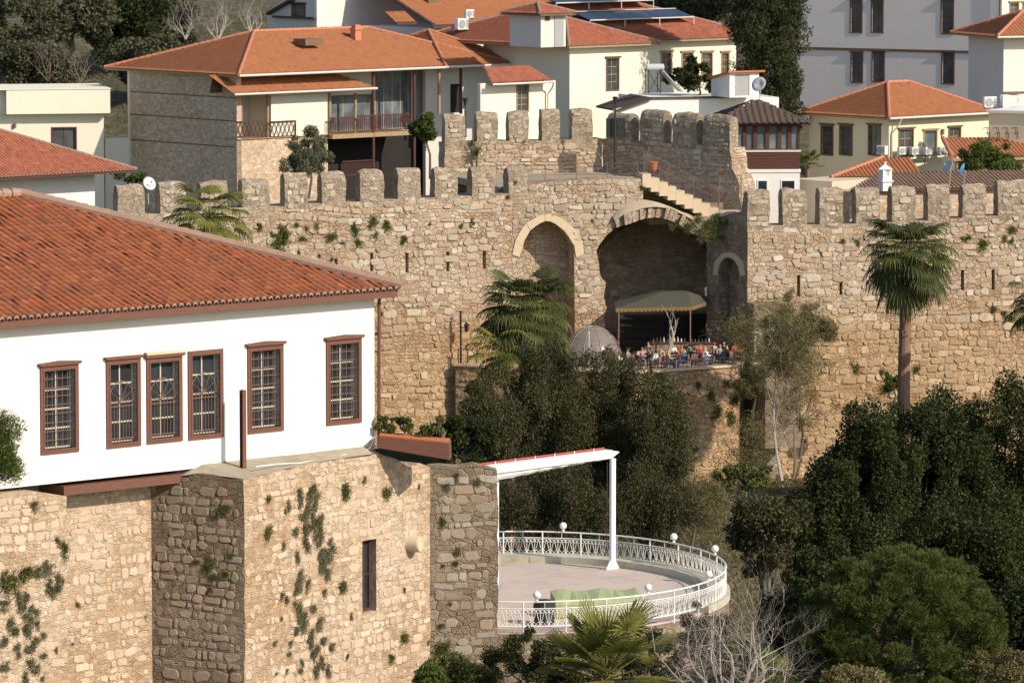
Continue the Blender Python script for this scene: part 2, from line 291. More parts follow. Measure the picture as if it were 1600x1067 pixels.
M['near_face'] = facemat('near_facing', NC(.98), (.44, .33, .235), (.50, .42, .33)); M['shade_face'] = facemat('shade_facing', [tuple(x*.5 for x in c) for c in NC(1.25)], (.2, .15, .1), (.22, .18, .13)); M['grey_face'] = facemat('grey_facing', FCL(.68, 1.0), (.24, .2, .14));  # shade_facing is the near facing darkened, the notch's shade painted in
M['cream_stone'] = plain('cream_stone', (.62, .50, .34), .9, .2, 6, .4)
M['mortar_bed'] = plain('mortar_bed', (.36, .31, .23), .95, .35, 3, .8, dirt=(.12, .13, .06))
M['plaster_hump'] = plain('plaster_hump', (.40, .34, .25), .95, .3, 3, .5)
M['white'] = plain('white_plaster', (.80, .78, .735), .9, .05, 1.2, .05, streak=.05, dirt=(.74, .70, .62))
M['cream'] = plain('cream_plaster', (.78, .74, .60), .9, .05, 1.0, 0, streak=.04)
M['shade_cream'] = plain('ochre_plaster', (.60, .52, .40), .9, .06, 1.0, 0, streak=.05)
M['greywhite'] = plain('greywhite_plaster', (.62, .60, .56), .9, .07, .8, 0, streak=.1)
M['mauve'] = plain('taupe_plaster', (.78, .70, .645), .9, .05, .5, 0, streak=.08)
M['yellow'] = plain('yellow_plaster', (.74, .67, .47), .9, .05, 1.0, 0, streak=.05)
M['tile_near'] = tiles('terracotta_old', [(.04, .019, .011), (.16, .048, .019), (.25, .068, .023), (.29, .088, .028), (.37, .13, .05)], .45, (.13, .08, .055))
M['tile_far'] = tiles('terracotta_new', [(.22, .078, .03), (.335, .125, .05), (.39, .158, .068)], .15)
M['tile_mid'] = tiles('terracotta_mid', [(.18, .055, .03), (.32, .095, .05), (.42, .15, .09)], .4)
M['tile_brown'] = tiles('brown_roofing', [(.07, .045, .035), (.09, .06, .045)], .2, (.05, .04, .035))
M['tile_worn'] = tiles('terracotta_worn', [(.12, .08, .055), (.19, .12, .085), (.22, .12, .075)], .7, (.09, .07, .05))
M['ridge'] = plain('ridge_mortar', (.34, .22, .16), .9, .4, 5, .5, dirt=(.2, .17, .13))
M['ridge_far'] = plain('ridge_far', (.5, .2, .12), .85, .2, 5)
M['brown'] = wood('brown_paint', (.17, .07, .045), (.13, .055, .037))
M['wood'] = wood('dark_red_wood', (.10, .035, .022)); M['trim'] = wood('ochre_trim', (.42, .30, .17)); M['trimd'] = wood('brown_trim', (.20, .12, .07))
M['glass'] = glass('window_glass'); M['glass_far'] = glass('window_glass_far', (.05, .055, .06), .25); M['glass_b'] = glass('balcony_glass', (.09, .11, .12), .15)
M['muntin'] = plain('muntin', (.55, .47, .38), .7); M['grille'] = plain('grille_iron', (.20, .12, .09), .6)
M['gutter'] = plain('gutter', (.62, .58, .52), .6); M['whitem'] = plain('white_metal', (.80, .79, .76), .45, .04); M['black'] = plain('black_iron', (.02, .02, .022), .5)
M['grey'] = plain('grey_metal', (.35, .35, .35), .5); M['concrete'] = plain('concrete_floor', (.56, .46, .385), .9, .14, .8, .2, dirt=(.36, .3, .25)); M['kerb'] = plain('kerb', (.52, .48, .38), .9, .25, 3, .4, dirt=(.2, .2, .1))
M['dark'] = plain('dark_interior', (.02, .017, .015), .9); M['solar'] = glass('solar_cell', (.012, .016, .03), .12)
M['globe'] = plain('opal_globe', (.85, .85, .83), .25, .02); M['olive'] = plain('olive_canvas', (.062, .060, .042), .85, .1); M['lime'] = plain('lime_tarp', (.33, .37, .19), .6, .08)
M['red'] = plain('red_paint', (.5, .06, .03), .5); M['pot'] = plain('terracotta_pot', (.5, .16, .06), .8); M['dish'] = plain('dish_paint', (.5, .52, .54), .4); M['blue'] = plain('blue_paint', (.08, .25, .5), .5)
M['bark'] = plain('bark', (.12, .115, .08), .95, .4, 4, .7); M['bark_pale'] = plain('bark_pale', (.40, .34, .27), .9, .3, 5, .4); M['palm_bark'] = plain('palm_bark', (.22, .13, .09), .95, .5, 8, .9)
M['twig'] = plain('twig', (.46, .40, .36), .9, .25, 5); M['twig_brown'] = plain('twig_brown', (.20, .155, .12), .95, .3, 5)
def lf(k, *c, tr=.18, r=.55): M['leaf_'+k] = leafm('leaf_'+k, c, tr, r)
lf('dark', (0.018, 0.026, 0.008), (0.039, 0.051, 0.014), (0.075, 0.086, 0.026), tr=.2)
lf('conifer', (0.030, 0.033, 0.013), (0.062, 0.062, 0.025), (0.135, 0.122, 0.055))
lf('pine', (.040, .058, .014), (.085, .108, .026), (.15, .165, .048), tr=.25, r=.75)
lf('cypress', (.028, .034, .014), (.05, .06, .024), (.085, .09, .035))
lf('palm', (.055, .07, .018), (.135, .155, .035), (.30, .28, .08), tr=.35, r=.4)
lf('palm_dark', (.028, .038, .013), (.07, .085, .025), (.15, .155, .055), tr=.25, r=.45)
lf('olive', (.09, .10, .055), (.14, .15, .085), (.19, .195, .12))
lf('bush', (0.052, 0.077, 0.018), (0.098, 0.132, 0.030), (0.161, 0.187, 0.045), tr=.25)
lf('tuft', (0.072, 0.092, 0.028), (0.132, 0.144, 0.042), (0.216, 0.207, 0.077))
lf('greytuft', (0.112, 0.114, 0.066), (0.188, 0.180, 0.102), (0.275, 0.252, 0.150))
lf('scrub', (0.092, 0.083, 0.037), (0.172, 0.149, 0.063), (0.276, 0.220, 0.105))
lf('hill', (0.052, 0.061, 0.033), (0.098, 0.101, 0.053), (0.149, 0.143, 0.072))
lf('dry', (.16, .12, .07), (.24, .18, .1), (.3, .24, .15))
# ---------------------------------------------------------------- generic builders
def slope(name, parent, F, u0, u1, w0, z0, w1, z1, mat, p=.27, c=.31, amp=.055, hipL=0, hipR=0, rim=False, wav=0):
    """tiled slope from eave (w0,z0) up to (w1,z1); hipL/hipR: inset of the top edge at the left/right end"""
    V, Fq, rd = [], [], []; n = max(1, round((u1-u0)/p)); p = (u1-u0)/n; Ls = math.hypot(w1-w0, z1-z0); sw, sz = (w1-w0)/Ls, (z1-z0)/Ls
    nx, nz = -sz, sw
    if nz < 0: nx, nz = -nx, -nz
    prof = [(0, -.2), (.03, 0)]+[(.34-.31*math.cos(R(t_)), math.sin(R(t_))) for t_ in (18, 40, 65, 90, 115, 140, 162)]+[(.65, 0), (.72, -.2)]; k = len(prof)+1
    rims = MB()
    for i in range(n):
        uc = u0+(i+.42)*p; L = Ls
        if hipL and uc-u0 < hipL: L = min(L, Ls*(uc-u0)/hipL)
        if hipR and u1-uc < hipR: L = min(L, Ls*(u1-uc)/hipR)
        m = max(1, int(math.ceil(L/c))); jr = random.uniform(-.01, .01)
        for j in range(m):
            v0, v1 = j*c, min((j+1)*c+.0, max(L, .05)); 
            if v1 <= v0: break
            b = len(V); ju = random.gauss(0, .008 if rim else .003); sag = wav*noise.noise(Vector((uc*.5, j*.13, 3)))
            for v, h in ((v0, .022), (v1, 0)):
                for q, a in prof+[(1, 0)]:
                    hh = a*amp+h*(.3+a)+sag; V.append(tuple(F.pt(u0+(i+q)*p+ju*(a > .5), z0+sz*v+nz*hh, w0+sw*v+nx*hh)))
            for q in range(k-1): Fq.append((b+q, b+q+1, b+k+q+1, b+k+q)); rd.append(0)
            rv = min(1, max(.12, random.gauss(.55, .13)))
            for q in range(k-1): rd[-1-q] = rv if q > 1 else 0.0  # valley faces take the darkest tone: grime, with shade between tiles painted in
            if j > 0:
                for q in range(k-1): Fq.append((pb+k+q, pb+k+q+1, b+q+1, b+q)); rd.append(rv*.3)
            pb = b
            if rim and j == 0:
                rr = [F.pt(u0+(i+q)*p+ju*(a > .5), z0+nz*(a*amp+.022*(.3+a)+.014)+.004, w0+.015+nx*a*amp) for q, a in prof[1:]]
                r2 = [F.pt(u0+(i+.42+(q-.42)*.72)*p+ju*(a > .5), z0+nz*(a*amp*.72)-.012, w0+.015+nx*a*amp*.8) for q, a in prof[1:]]
                r3 = [x-F.n*.05 for x in rr]; m_ = len(rr)
                rims.add(rr+r2+r3, [(q, q+1, m_+q+1, m_+q) for q in range(m_-1)]+[(q+1, q, 2*m_+q, 2*m_+q+1) for q in range(m_-1)])
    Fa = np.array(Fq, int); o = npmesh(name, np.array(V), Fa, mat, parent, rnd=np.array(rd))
    if rim: rims.build('tile_end', M['ridge'], parent)
    return o
def caps(mb, p0, p1, r=.12, L=.42):
    p0, p1 = Vector(p0), Vector(p1); d = p1-p0; n = max(1, int(d.length/L)); t = d.normalized(); x = t.cross(Vector((0, 0, 1))).normalized(); y = x.cross(t)
    for i in range(n):
        a, b = p0+d*(i/n), p0+d*((i+1.08)/n); vs = []; r0, r1 = r*random.uniform(.98, 1.12), r*.86; j = random.uniform(-.01, .01)
        for q, rr in ((a, r0), (b, r1)):
            for k in range(7): an = math.pi*(k/6*1.3-.15); vs.append(q+x*(math.cos(an)*rr+j)+y*(math.sin(an)*rr-.01))
        mb.add(vs, [(k, k+1, 8+k, 7+k) for k in range(6)]+[(0, 1, 2, 3, 4, 5, 6)])
def hip_roof(F, u0, u1, w0, w1, z, tp, mat, parent, p=.3, c=.4, amp=.04, rim=False, gut=True, capm='ridge_far', soff='trim', fas=.16, gable=False, name='roof', wav=0, capr=.12):
    """eaves rectangle u0..u1, w0 (front, larger) .. w1 (back)"""
    D = w0-w1; h = D/2; zr = z+h*tp; hp = 0 if gable else min(h, (u1-u0)/2); zr = z+h*tp; wm = (w0+w1)/2
    root = MB(); root.box(F, u0+.05, u1-.05, w1+.05, w0-.05, z-fas, z-.03); r = root.build(name, M[soff], parent)
    slope('tile_slope', r, F, u0, u1, w0, z, wm, zr, mat, p, c, amp, hp, hp, rim, wav)
    B = Frame(F.pt(0, 0), -F.e); slope('tile_slope', r, B, -u1, -u0, -w1, z, -wm, zr, mat, p, c, amp, hp, hp)
    if not gable:
        Lf = F.left(u0); slope('tile_slope', r, Lf, w1, w0, 0, z, -hp, zr, mat, p, c, amp, h, h)
        Rt = F.right(u1); slope('tile_slope', r, Rt, -w0, -w1, 0, z, -hp, zr, mat, p, c, amp, h, h)
    m = MB(); A, Bp = F.pt(u0+hp, zr+.05, wm), F.pt(u1-hp, zr+.05, wm)
    if (Bp-A).length > .3: caps(m, A, Bp, capr)
    if not gable:
        for q, e in ((F.pt(u0, z+.05, w0), A), (F.pt(u0, z+.05, w1), A), (F.pt(u1, z+.05, w0), Bp), (F.pt(u1, z+.05, w1), Bp)): caps(m, q, e, capr)
    m.build('ridge_tile', M[capm], r)
    if gut:
        g = MB(); g.tube([F.pt(u0, z-.05, w0+.06), F.pt(u1, z-.05, w0+.06)], .085, 8); g.build('gutter', M['gutter'], r)
    return r, zr
def winrect(F, x0, y0, x1, y1, w=0):
    u0, zt = F.hit(x0, y0, w); _, zb = F.hit(x0, y1, w); u1, _ = F.hit(x1, (y0+y1)/2, w); return (u0, u1, zb, zt)
def window(F, rc, parent, fm='trimd', gm='glass_far', mm='trim', cols=2, rows=4, w=0, fr=.09, inset=.14, hood=True, name='window'):
    u0, u1, z0, z1 = rc; m = MB()
    m.plate(F, rect(u0-fr, u1+fr, z0-fr, z1+fr), [rect(u0, u1, z0, z1)], w+.04, inset+.05)
    if hood: m.box(F, u0-fr-.1, u1+fr+.1, w+.002, w+.14, z1+fr+.003, z1+fr+.11)
    o = m.build(name, M[fm], parent); g = MB(); g.box(F, u0+.003, u1-.003, w-inset-.02, w-inset, z0+.003, z1-.003); g.build('pane', M[gm], o)
    s = MB(); t = .022
    for i in range(1, cols): uc = u0+(u1-u0)*i/cols; s.box(F, uc-t, uc+t, w-inset+.002, w-inset+.03, z0+.004, z1-.004)
    for j in range(1, rows): zc = z0+(z1-z0)*j/rows; s.box(F, u0+.004, u1-.004, w-inset+.002, w-inset+.027, zc-t, zc+t)
    for a in (u0+.004, u1-.004-2*t): s.box(F, a, a+2*t, w-inset+.002, w-inset+.033, z0+.004, z1-.004)
    s.build('muntin', M[mm], o); return o
def block(F, u0, u1, D, z0, z1, parent, mat, front=(), left=(), lmat=None, w=0):
    """four walls with real window openings; front/left are (u0,u1,z0,z1) holes"""
    t = .3; m = MB(); m.plate(F, rect(u0, u1, z0, z1), [rect(*r) for r in front], w, t); m.build('wall', mat, parent)
    Lf = F.left(u0); m = MB(); m.plate(Lf, rect(w-D, w-t-.002, z0, z1), [rect(*r) for r in left], 0, t); m.build('wall', lmat or mat, parent)
    m = MB(); Rt = F.right(u1); m.plate(Rt, rect(-w+t+.002, -w+D, z0, z1), [], 0, t); m.box(F, u0+t+.002, u1-t-.002, w-D, w-D+t, z0, z1-.01); m.build('wall', mat, parent)
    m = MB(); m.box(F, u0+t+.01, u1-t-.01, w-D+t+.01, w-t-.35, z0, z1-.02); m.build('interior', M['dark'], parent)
ORD = ['first', 'second', 'third', 'fourth', 'fifth', 'sixth', 'seventh', 'eighth', 'ninth', 'tenth', 'eleventh', 'twelfth', 'thirteenth', 'fourteenth', 'fifteenth', 'sixteenth', 'seventeenth', 'eighteenth', 'nineteenth', 'twentieth', 'twenty-first', 'twenty-second', 'twenty-third', 'twenty-fourth', 'twenty-fifth', 'twenty-sixth', 'twenty-seventh', 'twenty-eighth', 'twenty-ninth', 'thirtieth']
# ---- foliage
def unit(n):
    v = rng.normal(size=(n, 3)); return v/np.linalg.norm(v, axis=1, keepdims=True)
def leaf_quads(C, L, W, axis=None, jit=1.0):
    n = len(C); t = unit(n)*jit
    if axis is not None: t = t+axis
    t /= np.linalg.norm(t, axis=1, keepdims=True)+1e-9; b = np.cross(t, unit(n)); b /= np.linalg.norm(b, axis=1, keepdims=True)+1e-9
    k = rng.uniform(.6, 1.35, (n, 1)); V = np.stack([C-t*L*k/2, C+b*W*k/2, C+t*L*k/2, C-b*W*k/2], 1).reshape(-1, 3); return V, np.arange(4*n).reshape(-1, 4)
def crown(name, parent, blobs, n, L, W, mat, axis=None, jit=1.0, fill=.55, radial=0, loc=None):
    """blobs: list of (center, (rx,ry,rz)); leaves spread through each puff, thicker to its outside"""
    Cs, Ax = [], []; rv = []
    vol = np.array([(b[1][0]*b[1][1]*b[1][2])**(2/3) for b in blobs]); vol /= vol.sum()
    for (c, r), f in zip(blobs, vol):
        k = max(8, int(n*f)); d = unit(k); rad = fill+(1-fill)*rng.random((k, 1))**.6; lump = 1+.16*np.sin(d[:, :1]*7+c[0])*np.cos(d[:, 1:2]*6+c[2])+.12*np.sin(d[:, 2:]*9+c[1])
        Cs.append(np.array(c)+d*rad*lump*np.array(r)); Ax.append(d*radial); rv.append(np.clip(rng.normal(.5, .2, k)+rng.normal(0, .13), 0, 1))
    C = np.concatenate(Cs); A = np.concatenate(Ax)
    if axis is not None: A = A+np.array(axis)
    V, Fq = leaf_quads(C, L, W, A if (radial or axis is not None) else None, jit); return npmesh(name, V, Fq, mat, parent, loc, rnd=np.concatenate(rv))
def puffs(c, r, n, s, flat=.8, shell=.55, lower=-.7, mx=1.08):
    out = []
    while len(out) < n:
        d = unit(1)[0]
        if d[2] < lower: continue
        k = shell+(mx-shell)*random.random(); q = random.uniform(.5, 1.3)*s
        out.append(((c[0]+d[0]*r[0]*k, c[1]+d[1]*r[1]*k, c[2]+d[2]*r[2]*k), (q, q, q*flat)))
    return out
def branches(mb, p, d, L, r, depth, spread=.5, up=.15, kids=3, sides=5, seg=3, tips=None, shrink=.72):
    pts = [Vector(p)]; rs = [r]; dd = Vector(d).normalized()
    for i in range(seg):
        dd = (dd+Vector((random.gauss(0, .13), random.gauss(0, .13), random.gauss(0, .1)+up*.3))).normalized(); pts.append(pts[-1]+dd*(L/seg)); rs.append(r*(1-.45*(i+1)/seg))
    mb.tube(pts, rs, sides, False)
    if depth == 0:
        if tips is not None: tips.append(pts[-1])
        return
    for k in range(kids):
        q = pts[random.randint(max(1, seg-2), seg)] if k else pts[-1]; a = Vector((random.gauss(0, 1), random.gauss(0, 1), random.gauss(0, .7)+up)).normalized()
        branches(mb, q, (dd+a*spread*2).normalized(), L*shrink*random.uniform(.75, 1.15), rs[-1]*.78, depth-1, spread, up, kids, max(3, sides-1), seg, tips, shrink)
def ground_z(x, y):
    K = [(100, 18), (150, 17), (185, 12), (230, 6), (290, 7), (306, 10), (322, 10), (334, 16), (345, 22), (420, 28), (520, 38), (700, 75), (900, 120)]
    if x < -1.5 and y < 175: pass
    if y <= K[0][0]: z = K[0][1]
    elif y >= K[-1][0]: z = K[-1][1]
    else:
        for (a, za), (b, zb) in zip(K, K[1:]):
            if a <= y < b: t = (y-a)/(b-a); z = za+(zb-za)*t; break
    return z+noise.noise(Vector((x*.06, y*.06, 1)))*1.2+noise.noise(Vector((x*.3, y*.3, 5)))*.35
# ================================================================= THE SETTING: ground
def make_ground():
    xs = np.concatenate([np.linspace(-400, -60, 18), np.linspace(-55, 60, 116), np.linspace(70, 400, 17)]); ys = np.concatenate([np.linspace(20, 140, 10), np.linspace(145, 460, 210), np.linspace(470, 1100, 40)])
    V = np.array([(x, y, ground_z(x, y)) for y in ys for x in xs]); nx = len(xs); q = np.arange(len(ys)-1)[:, None]*nx+np.arange(nx-1)[None]; q = q.ravel()
    m, n, b = mat_new('hillside_earth'); L = n.links.new; tc = N(n, 'TexCoord'); a = N(n, 'TexNoise', i_Scale=.5, i_Detail=8.0, i_Roughness=.7); L(tc.outputs['Object'], a.inputs['Vector'])
    r = ramp(n, [(.3, (.03, .035, .015)), (.5, (.07, .065, .03)), (.7, (.17, .13, .08))]); L(a.outputs[0], r.inputs[0]); L(r.outputs[0], b.inputs['Base Color']); b.inputs['Roughness'].default_value = 1
    tag(npmesh('ground', V, np.stack([q, q+1, q+nx+1, q+nx], 1), m, smooth=True), kind='structure')
make_ground()
# ================================================================= FORTRESS WALLS
def merlon(F, px0, px1, ytop, ybase, parent, mat, th=.8, w=.004):
    u0, zt = F.hit(px0, ytop, w); u1, _ = F.hit(px1, ytop, w); _, zb = F.hit((px0+px1)/2, ybase, w); zb -= .05; zt += random.gauss(0, .05)
    pr = [(0, zb), (0, zt-.62), (-.03, zt-.42), (-.09, zt-.24), (-.19, zt-.09), (-th/2+.06, zt), (-th/2-.06, zt), (-th+.19, zt-.09), (-th+.09, zt-.24), (-th+.03, zt-.42), (-th, zt-.62), (-th, zb)]
    # subdivide tall sides
    q = [pr[0]]
    for a, b in zip(pr, pr[1:]):
        k = max(1, int(math.hypot(b[0]-a[0], b[1]-a[1])/.3))
        for i in range(1, k+1): q.append((a[0]+(b[0]-a[0])*i/k, a[1]+(b[1]-a[1])*i/k))
    m = MB(); n = len(q); ns = max(3, int((u1-u0)/.28)); s0 = random.random()*50
    for i in range(ns+1):
        u = u0+(u1-u0)*i/ns; e = min(i, ns-i); top = .05 if e == 0 else 0
        for (a, z) in q:
            nz_ = noise.noise(Vector((u*2.1, z*2.1, a*3+s0)))*.045; r = 1 if z > zb+.1 else 0
            dzz = -top*(z > zt-.5)+noise.noise(Vector((u*1.6, 0, s0)))*.12*(z > zt-.7)-(.14*noise.noise(Vector((u*.7, 9, s0))) if z > zt-.7 else 0)
            uu = u+(noise.noise(Vector((z*1.7, a*2, s0+i)))*.07*r if e == 0 else 0)
            m.v.append(tuple(F.pt(uu, z+dzz*r, w+a+nz_*r*(1 if a > -th/2 else -1))))
    for i in range(ns):
        for k in range(n-1): m.f.append((i*n+k, i*n+k+1, (i+1)*n+k+1, (i+1)*n+k)[::-1]); m.r.append(.5)
    m.f.append(tuple(range(n))[::-1]); m.f.append(tuple(ns*n+k for k in range(n))); m.r += [.5, .5]
    o = m.build('merlon', M[mat], parent, smooth=False); facing(F, rect(u0+.02, u1-.02, zb, zt-.30), [], w+.0, .48, .30, .62, .055, 'far_face', parent, int(px0)); return o
def P2(F, pts, w=0): return [F.hit(x, y, w) for x, y in pts]
def slit(F, x, y0, y1, wpx=5): return P2(F, [(x-wpx/2, y1), (x+wpx/2, y1), (x+wpx/2, y0), (x-wpx/2, y0)])
def ring(F, inner, outer, w, proud, mat, parent, name, jit=.02, gap=.015):
    m = MB()
    for (a0, a1, b0, b1) in zip(inner, inner[1:], outer, outer[1:]):
        pr = proud+random.uniform(-jit, jit); P = [a0, a1, b1, b0]; c = (sum(p[0] for p in P)/4, sum(p[1] for p in P)/4)
        P = [(c[0]+(p[0]-c[0])*(1-gap), c[1]+(p[1]-c[1])*(1-gap)) for p in P]
        m.add([F.pt(u, z, w-.25) for u, z in P]+[F.pt(u, z, w+pr) for u, z in P], [(3, 2, 1, 0), (4, 5, 6, 7), (0, 1, 5, 4), (1, 2, 6, 5), (2, 3, 7, 6), (3, 0, 4, 7)])
    return m.build(name, M[mat], parent)
def resamp(pts, n):
    d = [0]
    for a, b in zip(pts, pts[1:]): d.append(d[-1]+math.hypot(b[0]-a[0], b[1]-a[1]))
    out = []
    for i in range(n+1):
        t = d[-1]*i/n; k = max(j for j in range(len(d)) if d[j] <= t+1e-9); k = min(k, len(pts)-2); f = (t-d[k])/(d[k+1]-d[k]+1e-9); out.append((pts[k][0]+(pts[k+1][0]-pts[k][0])*f, pts[k][1]+(pts[k+1][1]-pts[k][1])*f))
    return out
FA = FR(800, 400, 314, 25); FA2 = FR(800, 400, 314, 12)
wallA = thing('fortress_wall', 'long ochre crenellated stone wall with arrow slits and two arches behind the white house', 'wall', FA.pt(0, 17))
mA = [(184, 226, 291), (250, 291, 287), (314, 356, 282), (379, 421, 279), (445, 481, 271), (503, 540, 268), (563, 600, 265), (622, 657, 263), (680, 715, 262), (738, 773, 261), (795, 824, 260)]
gA = [336, 334, 330, 324, 323, 318, 315, 312, 309, 306, 303]
out = P2(FA, [(100, 700), (801, 700), (801, 303)])+P2(FA, [(m[0], g) for m, g in list(zip(mA, gA))[::-1]])+P2(FA, [(100, 341)])
mb = MB(); mb.plate(FA, rough(out, .5, .035, skip=(0,)), [slit(FA, 581, 396, 424), slit(FA, 636, 395, 426), slit(FA, 700, 393, 424), slit(FA, 757, 390, 420), slit(FA, 525, 404, 425), slit(FA, 405, 350, 357, 8)], 0, 2.2)
hl = P2(FA2, [(818, 700), (818, 378), (822, 368), (829, 359), (838, 352), (847, 348), (855, 345), (864, 348), (873, 353), (882, 361), (890, 371), (897, 384), (900, 700)])[::1]
o2 = P2(FA2, [(800.5, 720), (948, 720), (947, 600), (948, 540), (944, 500), (948, 480), (943, 465), (947, 442), (938, 432), (935, 412), (931, 394), (936, 384), (947, 368), (957, 360), (963, 352), (975, 350), (990, 347), (1005, 342), (1020, 341), (1040, 343), (1057, 350), (1070, 359), (1085, 366), (1112, 372), (1112, 338), (1085, 338), (1060, 330), (1030, 318), (1005, 312), (1002, 280), (985, 278), (900, 281), (840, 286), (824, 288), (800.5, 292)])
mb.plate(FA2, rough(o2, .4, .045, skip=(0,)), [hl], 0, 2.2)
mb.build('masonry', M['far_stone'], wallA)
SL = [slit(FA, 581, 394, 426), slit(FA, 636, 393, 428), slit(FA, 700, 391, 426), slit(FA, 757, 388, 422), slit(FA, 525, 402, 427)]
facing(FA, out, SL, 0, .62, .36, .62, .07, 'far_face', wallA, 1); facing(FA2, o2, [hl], 0, .58, .34, .6, .07, 'far_face', wallA, 2)
for (a, b, t), g in zip(mA, gA): merlon(FA, a, b, t, g+4, wallA, 'merlon')
mb = MB(); mb.plate(FA2, P2(FA2, [(806, 720), (912, 720), (912, 330), (806, 330)], -1.7), (), -1.75, .4); mb.build('niche_back', M['far_stone'], wallA)
inn = P2(FA2, [(812, 402), (818, 378), (829, 359), (843, 349), (856, 344), (870, 351), (884, 363), (897, 384), (900, 402)]); ou = P2(FA2, [(800, 398), (806, 372), (820, 350), (838, 339), (858, 333), (878, 341), (895, 354), (910, 377), (912, 397)])
ring(FA2, resamp(inn, 17), resamp(ou, 17), 0, .06, 'cream_stone', wallA, 'arch_ring')
# inside of the ruined vault
zs = FA2.hit(935, 430)[1]; ua, ub = FA2.hit(912, 430, -4)[0], FA2.hit(1155, 430, -4)[0]; zc = FA2.hit(1020, 338)[1]; m = MB(); n = 18
for j in range(2):
    for i in range(n+1): a = math.pi*i/n; m.v.append(tuple(FA2.pt((ua+ub)/2-math.cos(a)*(ub-ua)/2, zs+math.sin(a)*(zc-zs), -.8 if j == 0 else -9)))
for i in range(n): m.f.append((i, i+1, n+2+i, n+1+i)); m.r.append(.5)
m.plate(FA2, [(ua-1, 14), (ub+1, 14), (ub+1, zc+.3), (ua-1, zc+.3)], (), -6.5, .5)
m.box(FA2, ua-.5, ua, -9, -2.25, 14, zs+.1)
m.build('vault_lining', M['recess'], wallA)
ri = P2(FA2, [(962, 356), (975, 352), (990, 347), (1005, 342), (1022, 340), (1040, 343), (1057, 350), (1072, 360)]); ro = P2(FA2, [(958, 338), (972, 333), (986, 328), (1005, 322), (1026, 320), (1046, 324), (1064, 332), (1082, 343)])
ring(FA2, resamp(ri, 19), resamp(ro, 19), 0, .35, 'rubble', wallA, 'vault_edge', .16, .1)
m = MB(); hp = P2(FA2, [(956, 341), (962, 328), (972, 319), (985, 314), (1000, 312), (1018, 314), (1036, 321), (1058, 330), (1086, 341)]); hb = resamp(P2(FA2, [(958, 344), (972, 335), (986, 330), (1005, 324), (1026, 322), (1046, 326), (1064, 334), (1084, 345)]), 8)
for w_, L_ in ((.42, hb), (.2, [( (a[0]+b[0])/2, (a[1]+b[1])/2+.12) for a, b in zip(hb, hp)]), (-.25, hp), (-1.5, [(a, b-.1) for a, b in hp])):
    for u, z in L_: m.v.append(tuple(FA2.pt(u, z, w_)))
for j in range(3):
    for i in range(8): m.f.append((j*9+i, j*9+i+1, j*9+10+i, j*9+9+i)); m.r.append(.5)
m.build('vault_crust', M['plaster_hump'], wallA, smooth=True)
# side of the recess with the small arched door
FD = FR(1168, 400, 315, -50); dl = FD.hit(1104, 400)[0]
oD = P2(FD, [(1104, 640), (1168, 640), (1168, 300), (1162, 302), (1158, 330), (1104, 345)]); hD = P2(FD, [(1123, 600), (1123, 425), (1126, 412), (1132, 405), (1138, 403), (1146, 407), (1152, 416), (1155, 430), (1155, 600)])
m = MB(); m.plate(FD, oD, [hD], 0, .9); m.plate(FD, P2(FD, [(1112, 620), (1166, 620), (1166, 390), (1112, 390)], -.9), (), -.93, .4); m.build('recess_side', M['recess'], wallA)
ring(FD, resamp(P2(FD, [(1121, 430), (1124, 413), (1131, 404), (1138, 401), (1147, 405), (1154, 415), (1157, 432)]), 11), resamp(P2(FD, [(1114, 430), (1117, 409), (1127, 397), (1138, 393), (1151, 397), (1161, 410), (1165, 430)]), 11), 0, .05, 'cream_stone', wallA, 'door_arch')
# walkway over the arches and fence
zf = PY(900, 277, 325).z; FT = FR(940, 250, 330, 15); FT2 = FR(940, 250, 330, -40)
m = MB(); a0 = FA2.pt(FA2.hit(790, 280)[0], zf, -2.22); a1 = FA2.pt(FA2.hit(1012, 280)[0], zf, -2.22); b0 = FT.pt(FT.hit(700, 280)[0], zf, .1); b1 = FT.pt(.2, zf, .05)
m.hexa([a0-Vector((0, 0, .4)), a1-Vector((0, 0, .4)), b1-Vector((0, 0, .4)), b0-Vector((0, 0, .4)), a0, a1, b1, b0])
c1 = PY(1165, 335, 322); c1.z = zf-2; 
m.build('wall_walk', M['mortar_bed'], wallA)
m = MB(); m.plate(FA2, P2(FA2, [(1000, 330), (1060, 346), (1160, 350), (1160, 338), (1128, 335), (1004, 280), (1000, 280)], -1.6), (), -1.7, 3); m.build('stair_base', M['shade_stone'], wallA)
zq = FA2.hit(1140, 336, -2)[1]; m = MB(); m.box(FA2, FA2.hit(1013, 300, -2)[0], FA2.hit(1170, 300, -4)[0], -14, -1.75, zq-.5, zq); m.build('vault_cover', M['mortar_bed'], wallA)  # slab added over the vault to keep the sun out of the recess
st = thing('stone_staircase', 'pale stone steps running down to the right above the ruined vault', 'staircase', FA2.pt(FA2.hit(1005, 280)[0], zf, -1))
nst = 9
for i in range(nst):
    x0 = 1004+i*13.2; yt = 272+i*6.6; u0, zt = FA2.hit(x0, yt, -.2); u1, _ = FA2.hit(x0+13.2, yt, -.2); m = MB(); m.box(FA2, u0, u1-.004, -1.5, -.2-.01*(i % 2), zt-.85, zt); m.build('step', M['cream_stone'], st)
m = MB(); u0, zt = FA2.hit(1122, 331, -.2); u1, _ = FA2.hit(1160, 331, -.2); m.box(FA2, u0+.1, u1, -1.6, -.22, zt-.35, zt); m.build('landing', M['cream_stone'], st)
